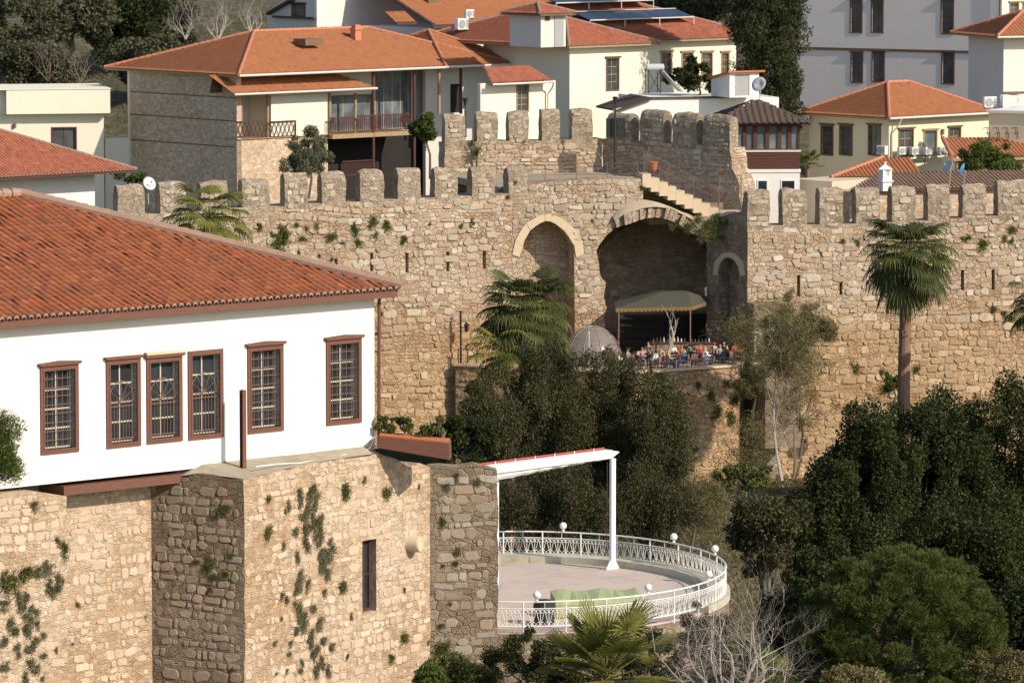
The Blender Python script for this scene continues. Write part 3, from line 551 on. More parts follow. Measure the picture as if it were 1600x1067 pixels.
# ---- upper wall (turns a corner)
wt = thing('crenellated_wall', 'upper crenellated wall turning a shaded corner above the wall walk', 'wall', FT.pt(0, 22))
mT = [(695, 727, 178), (745, 778, 176), (795, 826, 174), (847, 875, 172), (894, 926, 171)]; gT = [224, 222, 221, 220, 218]
m = MB(); m.plate(FT, rough(P2(FT, [(695, 420), (800, 420), (800, 300), (941, 300), (941, 217), (894, 218), (840, 220), (790, 221), (740, 222), (695, 224)]), .5, .03, skip=(0,)), (), 0, 1.6)
mT2 = [(948, 986, 173), (1000, 1037, 174), (1050, 1088, 176), (1099, 1140, 177)]
m.plate(FT2, rough(P2(FT2, [(941.5, 300), (1010, 320), (1060, 344), (1150, 346), (1158, 330), (1155, 290), (1144, 262), (1140, 232), (1090, 226), (1044, 224), (994, 222), (941.5, 217)]), .45, .06, skip=(0,)), (), 0, 1.6)
m.build('masonry', M['far_stone'], wt)
facing(FT, P2(FT, [(697, 300), (940, 300), (940, 220), (695, 226)]), [], 0, .55, .33, .6, .07, 'far_face', wt, 3); facing(FT2, P2(FT2, [(943, 340), (1150, 340), (1152, 290), (1142, 262), (1136, 236), (1044, 228), (943, 220)]), [], 0, .55, .33, .6, .07, 'far_face', wt, 4)
for (a, b, t), g in zip(mT, gT): merlon(FT, a, b, t, g+4, wt, 'merlon')
for (a, b, t), g in zip(mT2, (218, 222, 225, 232)): merlon(FT2, a, b, t, g+6, wt, 'merlon', .9)
# ---- right wall
FW = FR(1168, 400, 315, 17)
ww = thing('fortress_wall', 'sunlit crenellated wall on the right behind the tall palm', 'wall', FW.pt(8, 14))
mW = [(1168, 1203, 298), (1223, 1261, 296), (1281, 1318, 294), (1338, 1375, 292), (1394, 1431, 290), (1450, 1484, 288), (1505, 1541, 286), (1560, 1635, 284)]; gW = [354, 353, 351, 349, 347, 345, 341, 338]
out = P2(FW, [(1168, 830), (1680, 860), (1680, 335)])+P2(FW, [(m[0], g) for m, g in list(zip(mW, gW))[::-1]])
m = MB(); m.plate(FW, rough(out, .5, .035, skip=(0,)), [slit(FW, 1248, 430, 463), slit(FW, 1314, 428, 461), slit(FW, 1442, 425, 457), slit(FW, 1504, 422, 455), slit(FW, 1552, 421, 453)], 0, 1.8)
m.build('masonry', M['far_stone'], ww)
facing(FW, out, [slit(FW, 1248, 428, 465), slit(FW, 1314, 426, 463), slit(FW, 1442, 423, 459), slit(FW, 1504, 420, 457), slit(FW, 1552, 419, 455)], 0, .62, .38, .66, .07, 'far_face', ww, 5)
for (a, b, t), g in zip(mW, gW): merlon(FW, a, b, t, g+4, ww, 'merlon')
# low grey wall stub against it
m = MB(); u0 = FW.hit(1178, 480, 1.6)[0]; u1, zt = FW.hit(1219, 474, 1.6); m.box(FW, u0, u1, .01, 1.6, 10, zt); o = m.build('wall_stub', M['grey_stone'], loc=FW.pt(u0, 12, 1)); tag(o, 'low shaded stone stub at the foot of the right crenellated wall', 'wall')
# ---- terrace and its retaining wall
EA, EB, EC = PY(712, 570, 311.6), PY(990, 584, 307), PY(1153, 572, 311.2); zT = EB.z
FTa = Frame(EB, EB-EA); FTb = Frame(EB, EC-EB); L1 = (Vector((EB.x-EA.x, EB.y-EA.y))).length; L2 = (Vector((EC.x-EB.x, EC.y-EB.y))).length
tr = thing('terrace', 'raised stone terrace of the café with its retaining wall below the ruined vault', 'terrace', FTb.pt(0, 8))
m = MB(); m.plate(FTa, rect(-L1, -.003, 6, zT), (), 0, .8); m.plate(FTb, rect(.003, L2, 6, zT), (), 0, .8)
qb = PY(1168, 600, 315.5); FRr_ = Frame(EC, qb-EC); m.plate(FRr_, rect(.0, (Vector((qb.x-EC.x, qb.y-EC.y))).length, 6, zT-.003), (), -.004, .8); qa = PY(709, 600, 314); FL_ = Frame(EA, EA-qa); m.plate(FL_, rect(-(Vector((qa.x-EA.x, qa.y-EA.y))).length, -.01, 6, zT-.003), (), -.004, .6)
m.build('retaining_wall', M['far_stone'], tr); facing(FTa, rect(-L1+.05, -.05, 6, zT-.05), [], 0, .5, .3, .6, .06, 'far_face', tr, 6); facing(FTb, rect(.05, L2-.05, 6, zT-.05), [], 0, .5, .3, .6, .06, 'far_face', tr, 61)
pl = [FTa.pt(-L1+.3, 0, -.4), FTa.pt(0, 0, -.82), FTb.pt(L2-.3, 0, -.4), PY(1168, 600, 316), FA2.pt(14.5, 0, -9), FA2.pt(3, 0, -9), FA2.pt(3, 0, -.2), FA2.pt(-3.2, 0, -.2)]; n8 = len(pl)
m = MB(); m.add([(p.x, p.y, zT-.5) for p in pl]+[(p.x, p.y, zT-.02) for p in pl], [tuple(range(n8))[::-1], tuple(range(n8, 2*n8))]+[(k, (k+1) % n8, n8+(k+1) % n8, n8+k) for k in range(n8)]); m.build('terrace_floor', M['concrete'], tr)
m = MB(); m.box(FTa, -L1-.05, -.05, -.5, .10, zT+.002, zT+.13); m.box(FTb, .05, L2+.05, -.5, .10, zT+.002, zT+.13); m.build('coping', M['cream_stone'], tr)
# ================================================================= WHITE HOUSE (front left)
H = FR(585, 580, 160, 42)
hz = H.hit(585, 458)[1]; hb_ = H.hit(585, 702)[1]; uL = -19.0
hs = thing('white_house', 'white plastered house with brown framed windows and old red tiled roof on the stone bastion', 'house', H.pt(0, hb_))
wn = [(62, 573, 122, 711, 3, 5), (165, 563, 219, 701, 2, 4), (228, 560, 284, 694, 2, 4), (293, 549, 348, 688, 2, 4), (386, 542, 442, 678, 3, 5), (509, 532, 564, 665, 3, 5)]
rc = []
for x0, y0, x1, y1, c_, r_ in wn:
    u0, u1, z0, z1 = winrect(H, x0, y0, x1, y1); rc.append((u0+.14, u1-.14, z0+.14, z1-.14))
m = MB(); m.plate(H, rect(uL, 0, hb_, hz+.1), [rect(*r) for r in rc], 0, .35)
m.box(H, uL, 0, -15.8, -15.45, hb_, hz+.1); m.build('wall', M['white'], hs)
m = MB(); m.plate(H.right(0), rect(.352, 15.44, hb_, hz+.1), (), 0, .35); m.build('wall', M['white'], hs)
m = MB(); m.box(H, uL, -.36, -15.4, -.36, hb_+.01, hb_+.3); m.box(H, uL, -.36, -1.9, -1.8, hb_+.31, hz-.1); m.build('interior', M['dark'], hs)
for i, (r, w_) in enumerate(zip(rc, wn)):
    u0, u1, z0, z1 = r; m = MB(); f = .14; m.plate(H, rect(u0-f, u1+f, z0-f, z1+f), [rect(u0, u1, z0, z1)], .05, .4); m.plate(H, rect(u0-.05, u1+.05, z0-.05, z1+.05), [rect(u0+.001, u1-.001, z0+.001, z1-.001)], .065, .05)
    if i != 3: 
        zt = z1+f; p_ = [(u0-f-.02, zt+.003), (u1+f+.02, zt+.003), (u1+f+.10, zt+.09), ((u0+u1)/2, zt+.14 if i in (0, 4, 5) else zt+.095), (u0-f-.10, zt+.09)]; m.plate(H, p_, (), .12, .11)
    wd = m.build('window', M['brown'], hs, label='window with a pale stone lintel' if i == 2 else None)
    if i == 2: m = MB(); m.plate(H, [(u0-f-.05, zt+.1), (u1+f+.05, zt+.1), (u1+f+.10, zt+.17), (u0-f-.08, zt+.19)], (), .14, .13); m.build('lintel', M['cream_stone'], wd)
    g = MB(); g.box(H, u0+.002, u1-.002, -.24, -.22, z0+.002, z1-.002); g.build('pane', M['glass'], wd)
    s = MB(); c_, r_ = 2, w_[5]-1 if w_[5] == 5 else 4
    for a in (u0+.003, u1-.05, (u0+u1)/2-.022): s.box(H, a, a+.045, -.218, -.17, z0+.004, z1-.004)
    for j in range(r_+1): z = z0+.004+(z1-z0-.055)*j/r_; s.box(H, u0+.004, u1-.004, -.219, -.175, z, z+.045)
    s.build('muntin', M['muntin'], wd)
    g = MB()
    if w_[5] == 5:
        for k in range(1, 6): u = u0+(u1-u0)*k/6; g.tube([H.pt(u, z0, -.08), H.pt(u, z1, -.08)], .011, 5)
        for k in range(1, 9): z = z0+(z1-z0)*k/9; g.tube([H.pt(u0, z, -.075), H.pt(u1, z, -.075)], .011, 5)
    else:
        zm = z0+(z1-z0)*.52
        for k in range(1, 9): u = u0+(u1-u0)*k/9; g.tube([H.pt(u, z0, -.08), H.pt(u, zm+.12*(k % 2), -.08)], .010, 5)
        for z in (z0+.12, zm, zm-.15): g.tube([H.pt(u0, z, -.075), H.pt(u1, z, -.075)], .014, 5)
        for k in range(7):
            a = math.pi*k/6; uc = (u0+u1)/2; g.tube([H.pt(uc, zm, -.08), H.pt(uc+math.cos(a)*(u1-u0)*.46, zm+math.sin(a)*.62, -.08)], .009, 4)
        g.tube([H.pt((u0+u1)/2+math.cos(math.pi*k/10)*(u1-u0)*.46, zm+math.sin(math.pi*k/10)*.62, -.08) for k in range(11)], .012, 4)
    g.build('grille', M['grille'], wd)
# roof
ov = .52; ze = H.hit(600, 452, ov)[1]; Dp = 15.8
m = MB(); m.box(H, uL, ov, -Dp-ov, ov, ze-.27, ze-.21); m.box(H, uL, ov+.002, ov-.04, ov+.003, ze-.28, ze-.02); m.box(H, ov-.04, ov, -Dp-ov, ov-.045, ze-.28, ze-.02)
rf = m.build('roof', M['brown'], hs); half = (Dp+2*ov)/2; tp = .339; zr = ze+half*tp
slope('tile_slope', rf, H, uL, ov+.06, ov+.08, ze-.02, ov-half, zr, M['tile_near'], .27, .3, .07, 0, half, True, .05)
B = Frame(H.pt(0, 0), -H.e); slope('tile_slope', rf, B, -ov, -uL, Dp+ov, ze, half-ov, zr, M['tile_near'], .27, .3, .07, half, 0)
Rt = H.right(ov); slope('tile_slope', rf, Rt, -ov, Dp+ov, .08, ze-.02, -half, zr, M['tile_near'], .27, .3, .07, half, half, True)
m = MB(); A_ = H.pt(ov-half, zr+.1, ov-half); caps(m, H.pt(uL, zr+.1, ov-half), A_, .17, .36); caps(m, H.pt(ov+.1, ze+.1, ov+.1), A_, .17, .36); caps(m, H.pt(ov+.1, ze+.1, -Dp-ov), A_, .17, .36); m.build('ridge_tile', M['ridge'], rf)
m = MB(); pts = [H.pt(.1, hz-.05, .1), H.pt(.1, hb_, .1)]; m.tube([H.pt(.1, hz+.02, .45), H.pt(.1, hz-.2, .12), H.pt(.1, hb_+.1, .1)], .055, 10); m.build('downpipe', M['brown'], hs)
m = MB(); u0, z0 = H.hit(100, 774, .06); u1, _ = H.hit(290, 752, .06); m.box(H, u0, u1, -1.2, .06, z0, z0+.27); m.build('floor_beam', M['brown'], hs)
# ---- bastion under the house
bs = thing('stone_bastion', 'rough stone bastion carrying the white house, with a deep shaded notch and tufts of weeds', 'wall', H.pt(-6, 18))
zb0 = z0
m = MB(); m.plate(H, P2(H, [(-60, 1140), (106, 1140), (104, 775), (60, 768), (-60, 778)], .45), (), .45, 1.0)
m.build('masonry', M['near_stone'], bs); facing(H, P2(H, [(-30, 1110), (103, 1110), (103, 780), (60, 772), (-30, 780)], .45), [], .45, .32, .23, .42, .026, 'near_face', bs, 7, .02)
m = MB(); uA = H.hit(95, 800, -.75)[0]; uB = H.hit(236, 800, -.75)[0]; m.plate(H, rect(uA, uB+.3, 18, zb0-.002), (), -.75, .6); m.build('masonry', M['near_stone'], bs); facing(H, rect(uA+.2, uB, 19, zb0-.1), [], -.75, .34, .24, .4, .03, 'near_face', bs, 8, .02)
C0 = H.hit(381, 750, 1.8); pC = H.pt(C0[0], 0, 1.8); pI = H.pt(uB, 0, -.76); pE = H.pt(H.hit(590, 706, .42)[0], 0, .42)
FS = Frame(pC, pC-pI); Ls = (pC-pI).length
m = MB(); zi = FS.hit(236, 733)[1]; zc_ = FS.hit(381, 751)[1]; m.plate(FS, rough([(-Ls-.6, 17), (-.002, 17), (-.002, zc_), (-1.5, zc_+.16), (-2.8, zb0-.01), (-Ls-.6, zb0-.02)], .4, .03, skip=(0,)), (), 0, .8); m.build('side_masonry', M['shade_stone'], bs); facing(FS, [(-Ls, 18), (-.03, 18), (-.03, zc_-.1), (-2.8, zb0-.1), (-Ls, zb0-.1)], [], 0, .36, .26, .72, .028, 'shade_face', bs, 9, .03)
FE = Frame(pC, pE-pC); Le = (pE-pC).length; uF, zF = FE.hit(672, 727)
w5 = winrect(FE, 566, 845, 588, 958)
o_ = rough([(0, 17), (uF, 17), (uF, zF)]+P2(FE, [(655, 722), (640, 729), (625, 720), (592, 709), (560, 713), (500, 722), (440, 735), (400, 745)])+[(0, FE.hit(381, 749)[1])], .35, .035, skip=(0,))
m = MB(); m.plate(FE, o_, [rect(*w5)], 0, .8); m.build('masonry', M['near_stone'], bs); facing(FE, o_, [rect(w5[0]-.05, w5[1]+.05, w5[2]-.05, w5[3]+.05)], 0, .33, .23, .42, .026, 'near_face', bs, 10, .02)
m = MB(); n_ = 10   # sloping mortar ledge between house and bastion edge
top = [(x, y) for x, y in ((381, 749), (400, 745), (440, 735), (500, 722), (560, 713), (592, 709))]
for x, y in top: u, z = FE.hit(x, y, -.03); p = FE.pt(u, z+.02, -.03); uh = (p-H.O).dot(H.e); m.v += [tuple(p), tuple(H.pt(uh-.2, hb_+.12+.02*math.sin(x), -.02))]
for i in range(len(top)-1): m.f.append((2*i, 2*i+2, 2*i+3, 2*i+1)); m.r.append(.5)
p1 = FS.pt(-1.5, zc_+.17, -.02); p2 = FS.pt(-2.9, zb0+.05, -.02); m.add([m.v[0], m.v[1], H.pt(H.hit(292, 740)[0], zb0+.3, -.02), p1], [(0, 1, 2, 3)]); m.add([p1, H.pt(H.hit(292, 740)[0], zb0+.3, -.02), p2], [(0, 1, 2)])
m.build('ledge', M['mortar_bed'], bs)
wb = MB(); u0, u1, z0, z1 = w5; wb.plate(FE, rect(u0+.02, u1-.02, z0+.02, z1-.02), [rect(u0+.09, u1-.09, z0+.1, z1-.08)], -.22, .12); wd = wb.build('window', M['wood'], bs)
wb = MB(); wb.box(FE, u0+.09, u1-.09, -.3, -.28, z0+.1, z1-.08); wb.build('pane', M['glass'], wd)
wb = MB(); wb.box(FE, (u0+u1)/2-.03, (u0+u1)/2+.03, -.279, -.23, z0+.1, z1-.08); wb.box(FE, u0+.09, u1-.09, -.278, -.235, (z0+z1)/2, (z0+z1)/2+.05); wb.build('muntin', M['wood'], wd)
pJ = FE.pt(uF, 0, 0)
FC = Frame(pJ+FE.n*-.12, Vector((math.cos(R(4)), math.sin(R(4)), 0))); uG = FC.hit(778, 900)[0]
wc = thing('stone_wall', 'duller brown stone wall between the bastion and the round terrace', 'wall', FC.pt(1, 18))
m = MB(); m.plate(FC, rough([(.01, 17), (uG, 17)]+P2(FC, [(778, 735), (760, 731), (740, 726), (715, 731), (690, 727)])+[(.01, FC.hit(676, 728)[1])], .35, .03, skip=(0,)), (), 0, .7)
m.box(FC.right(uG-.7), .71, 5, -.0, .7, 17, FC.hit(778, 735)[1]-.05) if False else None
m.build('masonry', M['grey_stone'], wc); facing(FC, P2(FC, [(677, 1110), (777, 1110), (777, 738), (740, 730), (677, 732)]), [], 0, .40, .27, .78, .03, 'grey_face', wc, 11, .018)
m = MB(); m.plate(FC.right(uG), rect(.71, 7, 17, FC.hit(778, 735)[1]-.9), (), 0, .6); m.build('masonry', M['grey_stone'], wc)
# planter trough
pt_ = thing('planter_box', 'long sloping brown timber planter box at the corner of the white house', 'planter', H.pt(.3, hb_-.2, .3))
FPn = FR(590, 690, 159.3, -3); a = FPn.hit(591, 681); b_ = FPn.hit(702, 692); c = FPn.hit(590, 700); d = FPn.hit(703, 719)
def skewbox(F, tl, tr_, bl, br, w0, w1): return [F.pt(*bl, w1), F.pt(*br, w1), F.pt(*br, w0), F.pt(*bl, w0), F.pt(*tl, w1), F.pt(*tr_, w1), F.pt(*tr_, w0), F.pt(*tl, w0)]
m = MB(); m.hexa(skewbox(FPn, a, b_, c, d, -.9, .0)); m.build('trough', M['brown'], pt_, bevel=.02)
m = MB(); m.hexa(skewbox(FPn, (a[0]+.03, a[1]+.045), (b_[0]-.03, b_[1]+.045), (a[0]+.03, a[1]+.003), (b_[0]-.03, b_[1]+.003), -.87, -.05)); m.build('soil', M['pot'], pt_)
# post on the ledge
pp = H.pt(H.hit(352, 700)[0], 0, 0); uP = H.hit(380, 734, .75); ps = thing('steel_post', 'rusty brown steel post standing on the ledge in front of the white house', 'post', H.pt(uP[0], uP[1], .75))
m = MB(); zt = H.hit(380, 609, .75)[1]; zz = uP[1]
m.box(H, uP[0]-.07, uP[0]+.07, .81, .83, zz, zt); m.box(H, uP[0]-.07, uP[0]+.07, .67, .69, zz, zt); m.box(H, uP[0]-.012, uP[0]+.012, .691, .809, zz, zt); m.build('shaft', M['brown'], ps)
m = MB(); m.box(H, uP[0]-.16, uP[0]+.24, .55, .95, zz-.05, zz-.003); m.build('base_plate', M['pot'], ps)
m = MB(); cb = []
for x, y in ((400, 731), (430, 727), (470, 725), (510, 718), (540, 712), (565, 709), (578, 700), (583, 690), (585, 682)):
    u, z = FE.hit(x, y, -.25); cb.append(FE.pt(u, z+.04, -.25)) if x < 560 else cb.append(H.pt(H.hit(x, y, .2)[0], H.hit(x, y, .2)[1], .2))
m.tube(cb, .018, 6); tag(m.build('cable', M['whitem'], None, cb[0]), 'thin white cable running along the ledge below the white house', 'cable')
# antique column drum in the wall
cu = FE.hit(640, 850); c0 = FE.pt(cu[0], cu[1], 0); m = MB(); ax = (FE.n+FE.e*.25+Vector((0, 0, .03))).normalized(); m.lathe(c0-ax*.3, [(.20, 0), (.235, .05), (.24, .3), (.25, .62), (.235, .68), (.15, .69), (.14, .675)], 24, ax)
tag(m.build('column_drum', M['cream_stone'], None, c0), 'round pale column drum sticking out of the bastion wall', 'column drum')
# ================================================================= ROUND TERRACE with white railing
RC = PY(812, 929, 172); zF = RC.z; RA, RB = 7.1, 8.5       # centre on the floor, half axes (across, away)
def rp(a, k=1.0, z=0): return Vector((RC.x+math.cos(a)*RA*k, RC.y+math.sin(a)*RB*k, zF+z))
rt_ = thing('round_terrace', 'round concrete terrace with low kerb beside the brown stone wall', 'terrace', (RC.x, RC.y, 17))
def disc(k, z0, z1, n=72):
    m = MB(); p = [rp(2*math.pi*i/n, k) for i in range(n)]; m.add([(q.x, q.y, z0) for q in p]+[(q.x, q.y, z1) for q in p], [tuple(range(n))[::-1], tuple(range(n, 2*n))]+[(i, (i+1) % n, n+(i+1) % n, n+i) for i in range(n)]); return m
disc(1.0, zF-1.6, zF-.06).build('retaining_ring', M['grey_stone'], rt_)
disc(.97, zF-.055, zF-.005).build('floor', M['concrete'], rt_)
def annulus(k0, k1, z0, z1, a0, a1, n=90):
    m = MB(); 
    for i in range(n):
        a, b = a0+(a1-a0)*i/n, a0+(a1-a0)*(i+1)/n; A, B, C, D = rp(a, k0), rp(b, k0), rp(b, k1), rp(a, k1)
        m.add([(p.x, p.y, z) for z in (z0, z1) for p in (A, B, C, D)], [(4, 7, 6, 5), (0, 1, 5, 4), (3, 7, 6, 2)]+([(0, 4, 7, 3)] if i == 0 else [])+([(1, 2, 6, 5)] if i == n-1 else []))
    return m
annulus(.90, 1.005, zF-.01, zF+.24, -.5, 2.3).build('kerb', M['kerb'], rt_)
annulus(.935, .965, zF+.25, zF+.27, -.45, 2.25).build('bed_soil', M['bark'], rt_) if False else None
def railing(a0, a1, nm, label, gaps=()):
    L = thing('white_railing', label, 'railing', rp((a0+a1)/2, .985)); n = int(abs(a1-a0)*7.4/1.45); h0, h1, hb = .22, .80, 1.02; k = .985
    rails = MB()
    for z, r in ((hb, .028), (h1, .018), (h0, .02)): rails.tube([rp(a0+(a1-a0)*i/(n*6), k, z) for i in range(n*6+1)], r, 6)
    rails.build('handrail', M['whitem'], L)
    for i in range(n+1):
        p = rp(a0+(a1-a0)*i/n, k); m = MB(); m.tube([p+Vector((0, 0, -.2)), p+Vector((0, 0, hb))], .03, 6); m.build('post', M['whitem'], L)
    for i in range(n):
        m = MB(); q = 5
        for j in range(q):
            b0 = a0+(a1-a0)*(i+j/q)/n; b1 = a0+(a1-a0)*(i+(j+1)/q)/n; P0, P1 = rp(b0, k), rp(b1, k); U = P1-P0
            def at(x, z): p = P0+U*x; return Vector((p.x, p.y, zF+z))
            m.tube([at(0, h0), at(0, h1)], .011, 4, False); m.tube([at(0, h0), at(.5, h1-.05)], .010, 4, False); m.tube([at(1, h0), at(.5, h1-.05)], .010, 4, False)
            for cx, cz, sg in ((.22, h1-.11, 1), (.78, h1-.11, -1), (.24, h0+.10, 1), (.76, h0+.10, -1)):
                m.tube([at(cx+sg*math.cos(t_*.75)*(.24-.02*t_), cz+math.sin(t_*.75)*(.085-.007*t_)*(1 if cz > .5 else -1)) for t_ in range(0, 9)], .010, 4, False)
            m.tube([at(.5, h1), at(.5, hb)], .009, 4, False) if j == 2 else None
        m.build('scroll_panel', M['whitem'], L)
    return L
railing(-.14, 2.25, 'b', 'curved white wrought iron railing along the back of the round terrace')
railing(-2.15, -.17, 'f', 'curved white wrought iron railing along the front of the round terrace')
def globe(px, py, label, r=.128):
    # put it over the rail circle
    z = zF+1.02; best = None
    for i in range(-700, 720):
        a = i/300; p = rp(a, .985, 1.14); d = p-CAM; c, s = math.cos(PITCH), math.sin(PITCH); f = d.y*c-d.z*s; up = d.y*s+d.z*c; e = (800+FPX*d.x/f-px)**2+(533.5-FPX*up/f-py)**2
        if best is None or e < best[0]: best = (e, a)
    p = rp(best[1], .985, 1.05); t = thing('globe_lamp', label, 'lamp', p, 'globe lamps on the terrace railing')
    m = MB(); m.lathe(p, [(.05, 0), (.06, .02), (.035, .04), (.035, .06), (.06, .08)], 12); m.build('lamp_base', M['whitem'], t)
    m = MB(); m.lathe(p+Vector((0, 0, .07+r)), [(r*math.sin(math.pi*(i+.3)/12.6), -r*math.cos(math.pi*(i+.3)/12.6)) for i in range(13)], 20); m.build('lamp_globe', M['globe'], t, smooth=True)
globe(880, 812, 'white globe lamp on the back railing left of the awning post'); globe(1056, 826, 'white globe lamp on the back railing right of the awning post'); globe(1126, 844, 'white globe lamp at the right end of the back railing')
globe(1106, 898, 'white globe lamp on the front railing near its right end'); globe(1012, 914, 'white globe lamp above the gate posts of the front railing'); globe(839, 927, 'white globe lamp on the left part of the front railing')
# awning frame
fp = PZ(957, 889, zF); aw = thing('awning_frame', 'white metal awning frame with a rolled cream canopy over the round terrace', 'awning', (fp.x, fp.y, zF))
d0 = Vector((math.cos(R(42)), math.sin(R(42)), 0)); FWg = Frame(fp, d0); zt = FWg.hit(957, 716)[1]; ul = FWg.hit(776, 745)[0]; zl = FWg.hit(776, 745)[1]
m = MB(); m.box(FWg, -.1, .1, -.06, .06, zF, zt); m.build('post', M['whitem'], aw, bevel=.01)
m = MB(); m.box(FWg, ul-.05, ul+.05, -.06, .06, zF-4, zl); m.build('post', M['whitem'], aw)
m = MB()
for a, b in ((.1, .32), (-.32, -.1)):
    sgn = 1 if a > 0 else -1; q = [(sgn*.101, zF), (sgn*.3, zF), (sgn*.3, zF+.04), (sgn*.101, zF+.36)]; q = q if sgn > 0 else q[::-1]; m.plate(FWg, q, (), .02, .04)
m.box(FWg, -.3, .3, -.25, -.065, zF, zF+.03); m.build('foot', M['whitem'], aw)
def bpt(px, py, w): u, z = FWg.hit(px, py, w); return u, z
a_, b_, c_, d_ = bpt(742, 731, .5), bpt(958, 703, .5), bpt(742, 744, .5), bpt(958, 716, .5)
m = MB(); m.hexa(skewbox(FWg, a_, b_, c_, d_, .1, .5)); m.hexa(skewbox(FWg, (b_[0]+.005, b_[1]-.03), (b_[0]+.32, b_[1]-.08), (d_[0]+.005, d_[1]+.02), (d_[0]+.32, d_[1]+.18), .12, .48)); m.build('beam', M['whitem'], aw, bevel=.02)
m = MB(); n = 40; V0 = []
for i in range(n+1):
    t = i/n; u = a_[0]+.05+(b_[0]-a_[0]-.1)*t; z = c_[1]+(d_[1]-c_[1])*t; dr = .28*max(0, 1-t*1.15)+.03+.035*abs(math.sin(t*60)); fo = .05*math.sin(t*50); m.v += [tuple(FWg.pt(u, z-.002, .3)), tuple(FWg.pt(u, z-dr*.5, .42+fo)), tuple(FWg.pt(u, z-dr, .3+fo))]
for i in range(n): m.f += [(3*i, 3*i+3, 3*i+4, 3*i+1), (3*i+1, 3*i+4, 3*i+5, 3*i+2)]; m.r += [.5, .5]
m.build('canopy', M['globe'], aw)
m = MB(); m.tube([FWg.pt(a_[0], a_[1]+.05, .15), FWg.pt(b_[0]-.1, b_[1]+.05, .15)], .025, 6); m.build('trim_rail', M['red'], aw)
for i in range(7):
    t = (i+.3)/7; u = a_[0]+(b_[0]-a_[0])*t; z = a_[1]+(b_[1]-a_[1])*t; m = MB(); m.tube([FWg.pt(u, z+.0, .2), FWg.pt(u, z+.09, .2)], .02, 5); m.build('bracket', M['whitem'], aw)
m = MB(); m.tube([FWg.pt(-.35, zt-.1, .1), FWg.pt(-.37, zt-2.2, .1), FWg.pt(-.4, zF+.6, .12)], .012, 5); m.build('pull_cord', M['wood'], aw)
# green tarpaulin-covered bar
g0 = PZ(868, 966, zF); FG = Frame(g0, Vector((1, .18, 0))); m = MB(); Lg = 136/47.5
V = []
for i in range(13):
    t = i/12; u = Lg*t; V.append([(u, 0, .02), (u, .05+.02*math.sin(i*1.9), .45+.02*math.sin(i)), (u, 0, .62+.03*math.sin(i*2.3)), (u, -.9, .80+.05*math.sin(i*1.1)), (u, -1.0, .02)])
for row in V: m.v += [tuple(FG.pt(u, zF+z, w)) for u, w, z in row]
for i in range(12):
    for j in range(4): m.f.append((5*i+j, 5*i+5+j, 5*i+6+j, 5*i+1+j)); m.r.append(.5)
m.f += [(0, 1, 2, 3, 4), tuple(60+k for k in (4, 3, 2, 1, 0))]; m.r += [.5, .5]
tag(m.build('green_tarpaulin', M['lime'], None, g0), 'bright green tarpaulin draped over a low bar behind the front railing', 'tarpaulin')
sp_ = PZ(850, 975, zF); m = MB(); m.lathe(sp_, [(.32, 0), (.34, .1), (.3, .5), (.36, .55), (.34, .75), (.2, .82)], 14); tag(m.build('black_speaker', M['black'], None, sp_), 'squat black covered drum behind the front railing', 'drum')
# ================================================================= BACKGROUND BUILDINGS
def bld(name, label, F, u, z): return thing(name, label, 'building', F.pt(u, z))
def gnd(F, u=0): p = F.pt(u, 0); return ground_z(p.x, p.y)-2
# --- left flat-roofed white building
F = FR(172, 150, 352, 12); b = bld('flat_roofed_house', 'cream flat-roofed building behind the left red roof', F, -5, 22); g = 20
ul, zt = F.hit(-60, 134); ur, zt2 = F.hit(172, 136); _, zb = F.hit(100, 178); u9 = F.hit(162, 178, -.8)[0]
m = MB(); m.box(F, F.hit(10, 150)[0], ur, -7, 0, zb, zt-.35); m.box(F, ul-1, F.hit(10, 150)[0]-.01, -7, -.6, zb, zt-.35); m.box(F, ul, ur+.05, -7, .05, zt-.345, zt-.28); m.build('roof_parapet', M['cream'], b)
h = winrect(F, 82, 201, 118, 236, -.8); m = MB(); m.plate(F, rect(ul, u9, g, zb-.004), [rect(*h)], -.8, .3); m.build('wall', M['cream'], b); m = MB(); m.plate(F.right(u9), rect(1.11, 7, g, zb-.004), (), 0, .3); m.build('wall', M['cream'], b)
window(F, h, b, 'wood', 'glass_far', 'wood', 2, 1, -.8, hood=False)
c = F.pt(*F.hit(23, 197, -.7), -.7); m = MB(); m.lathe(c-Vector((0, 0, .15)), [(.06, 0), (.12, .05), (.12, .3), (.05, .34)], 8); m.build('wall_lamp', M['grille'], b)
m = MB(); m.box(F, F.hit(164, 230, -1.5)[0], F.hit(203, 230, -1.5)[0], -3, -1.5, g, F.hit(180, 216, -1.5)[1]); tag(m.build('garden_wall', M['cream'], None, F.pt(.6, 22, -2)), 'short pale garden wall between the flat-roofed building and the brick-brown house', 'wall')
# --- left red-roofed house
F = FR(148, 290, 322, 42); b = bld('red_roofed_house', 'white house at the left edge with a low worn red tiled roof', F, -4, 22)
m = MB(); zw = F.hit(148, 268)[1]; m.plate(F, rect(-16, 0, 9, zw), (), 0, .3); m.build('wall', M['white'], b); m = MB(); m.plate(F.right(0), rect(.31, 8, 9, zw), (), 0, .3); m.build('wall', M['white'], b)
hip_roof(F, -16, 1.95, 1.85, -10.5, zw+.1, .40, M['tile_mid'], b, .28, .36, .06, True, False, 'ridge', 'wood')
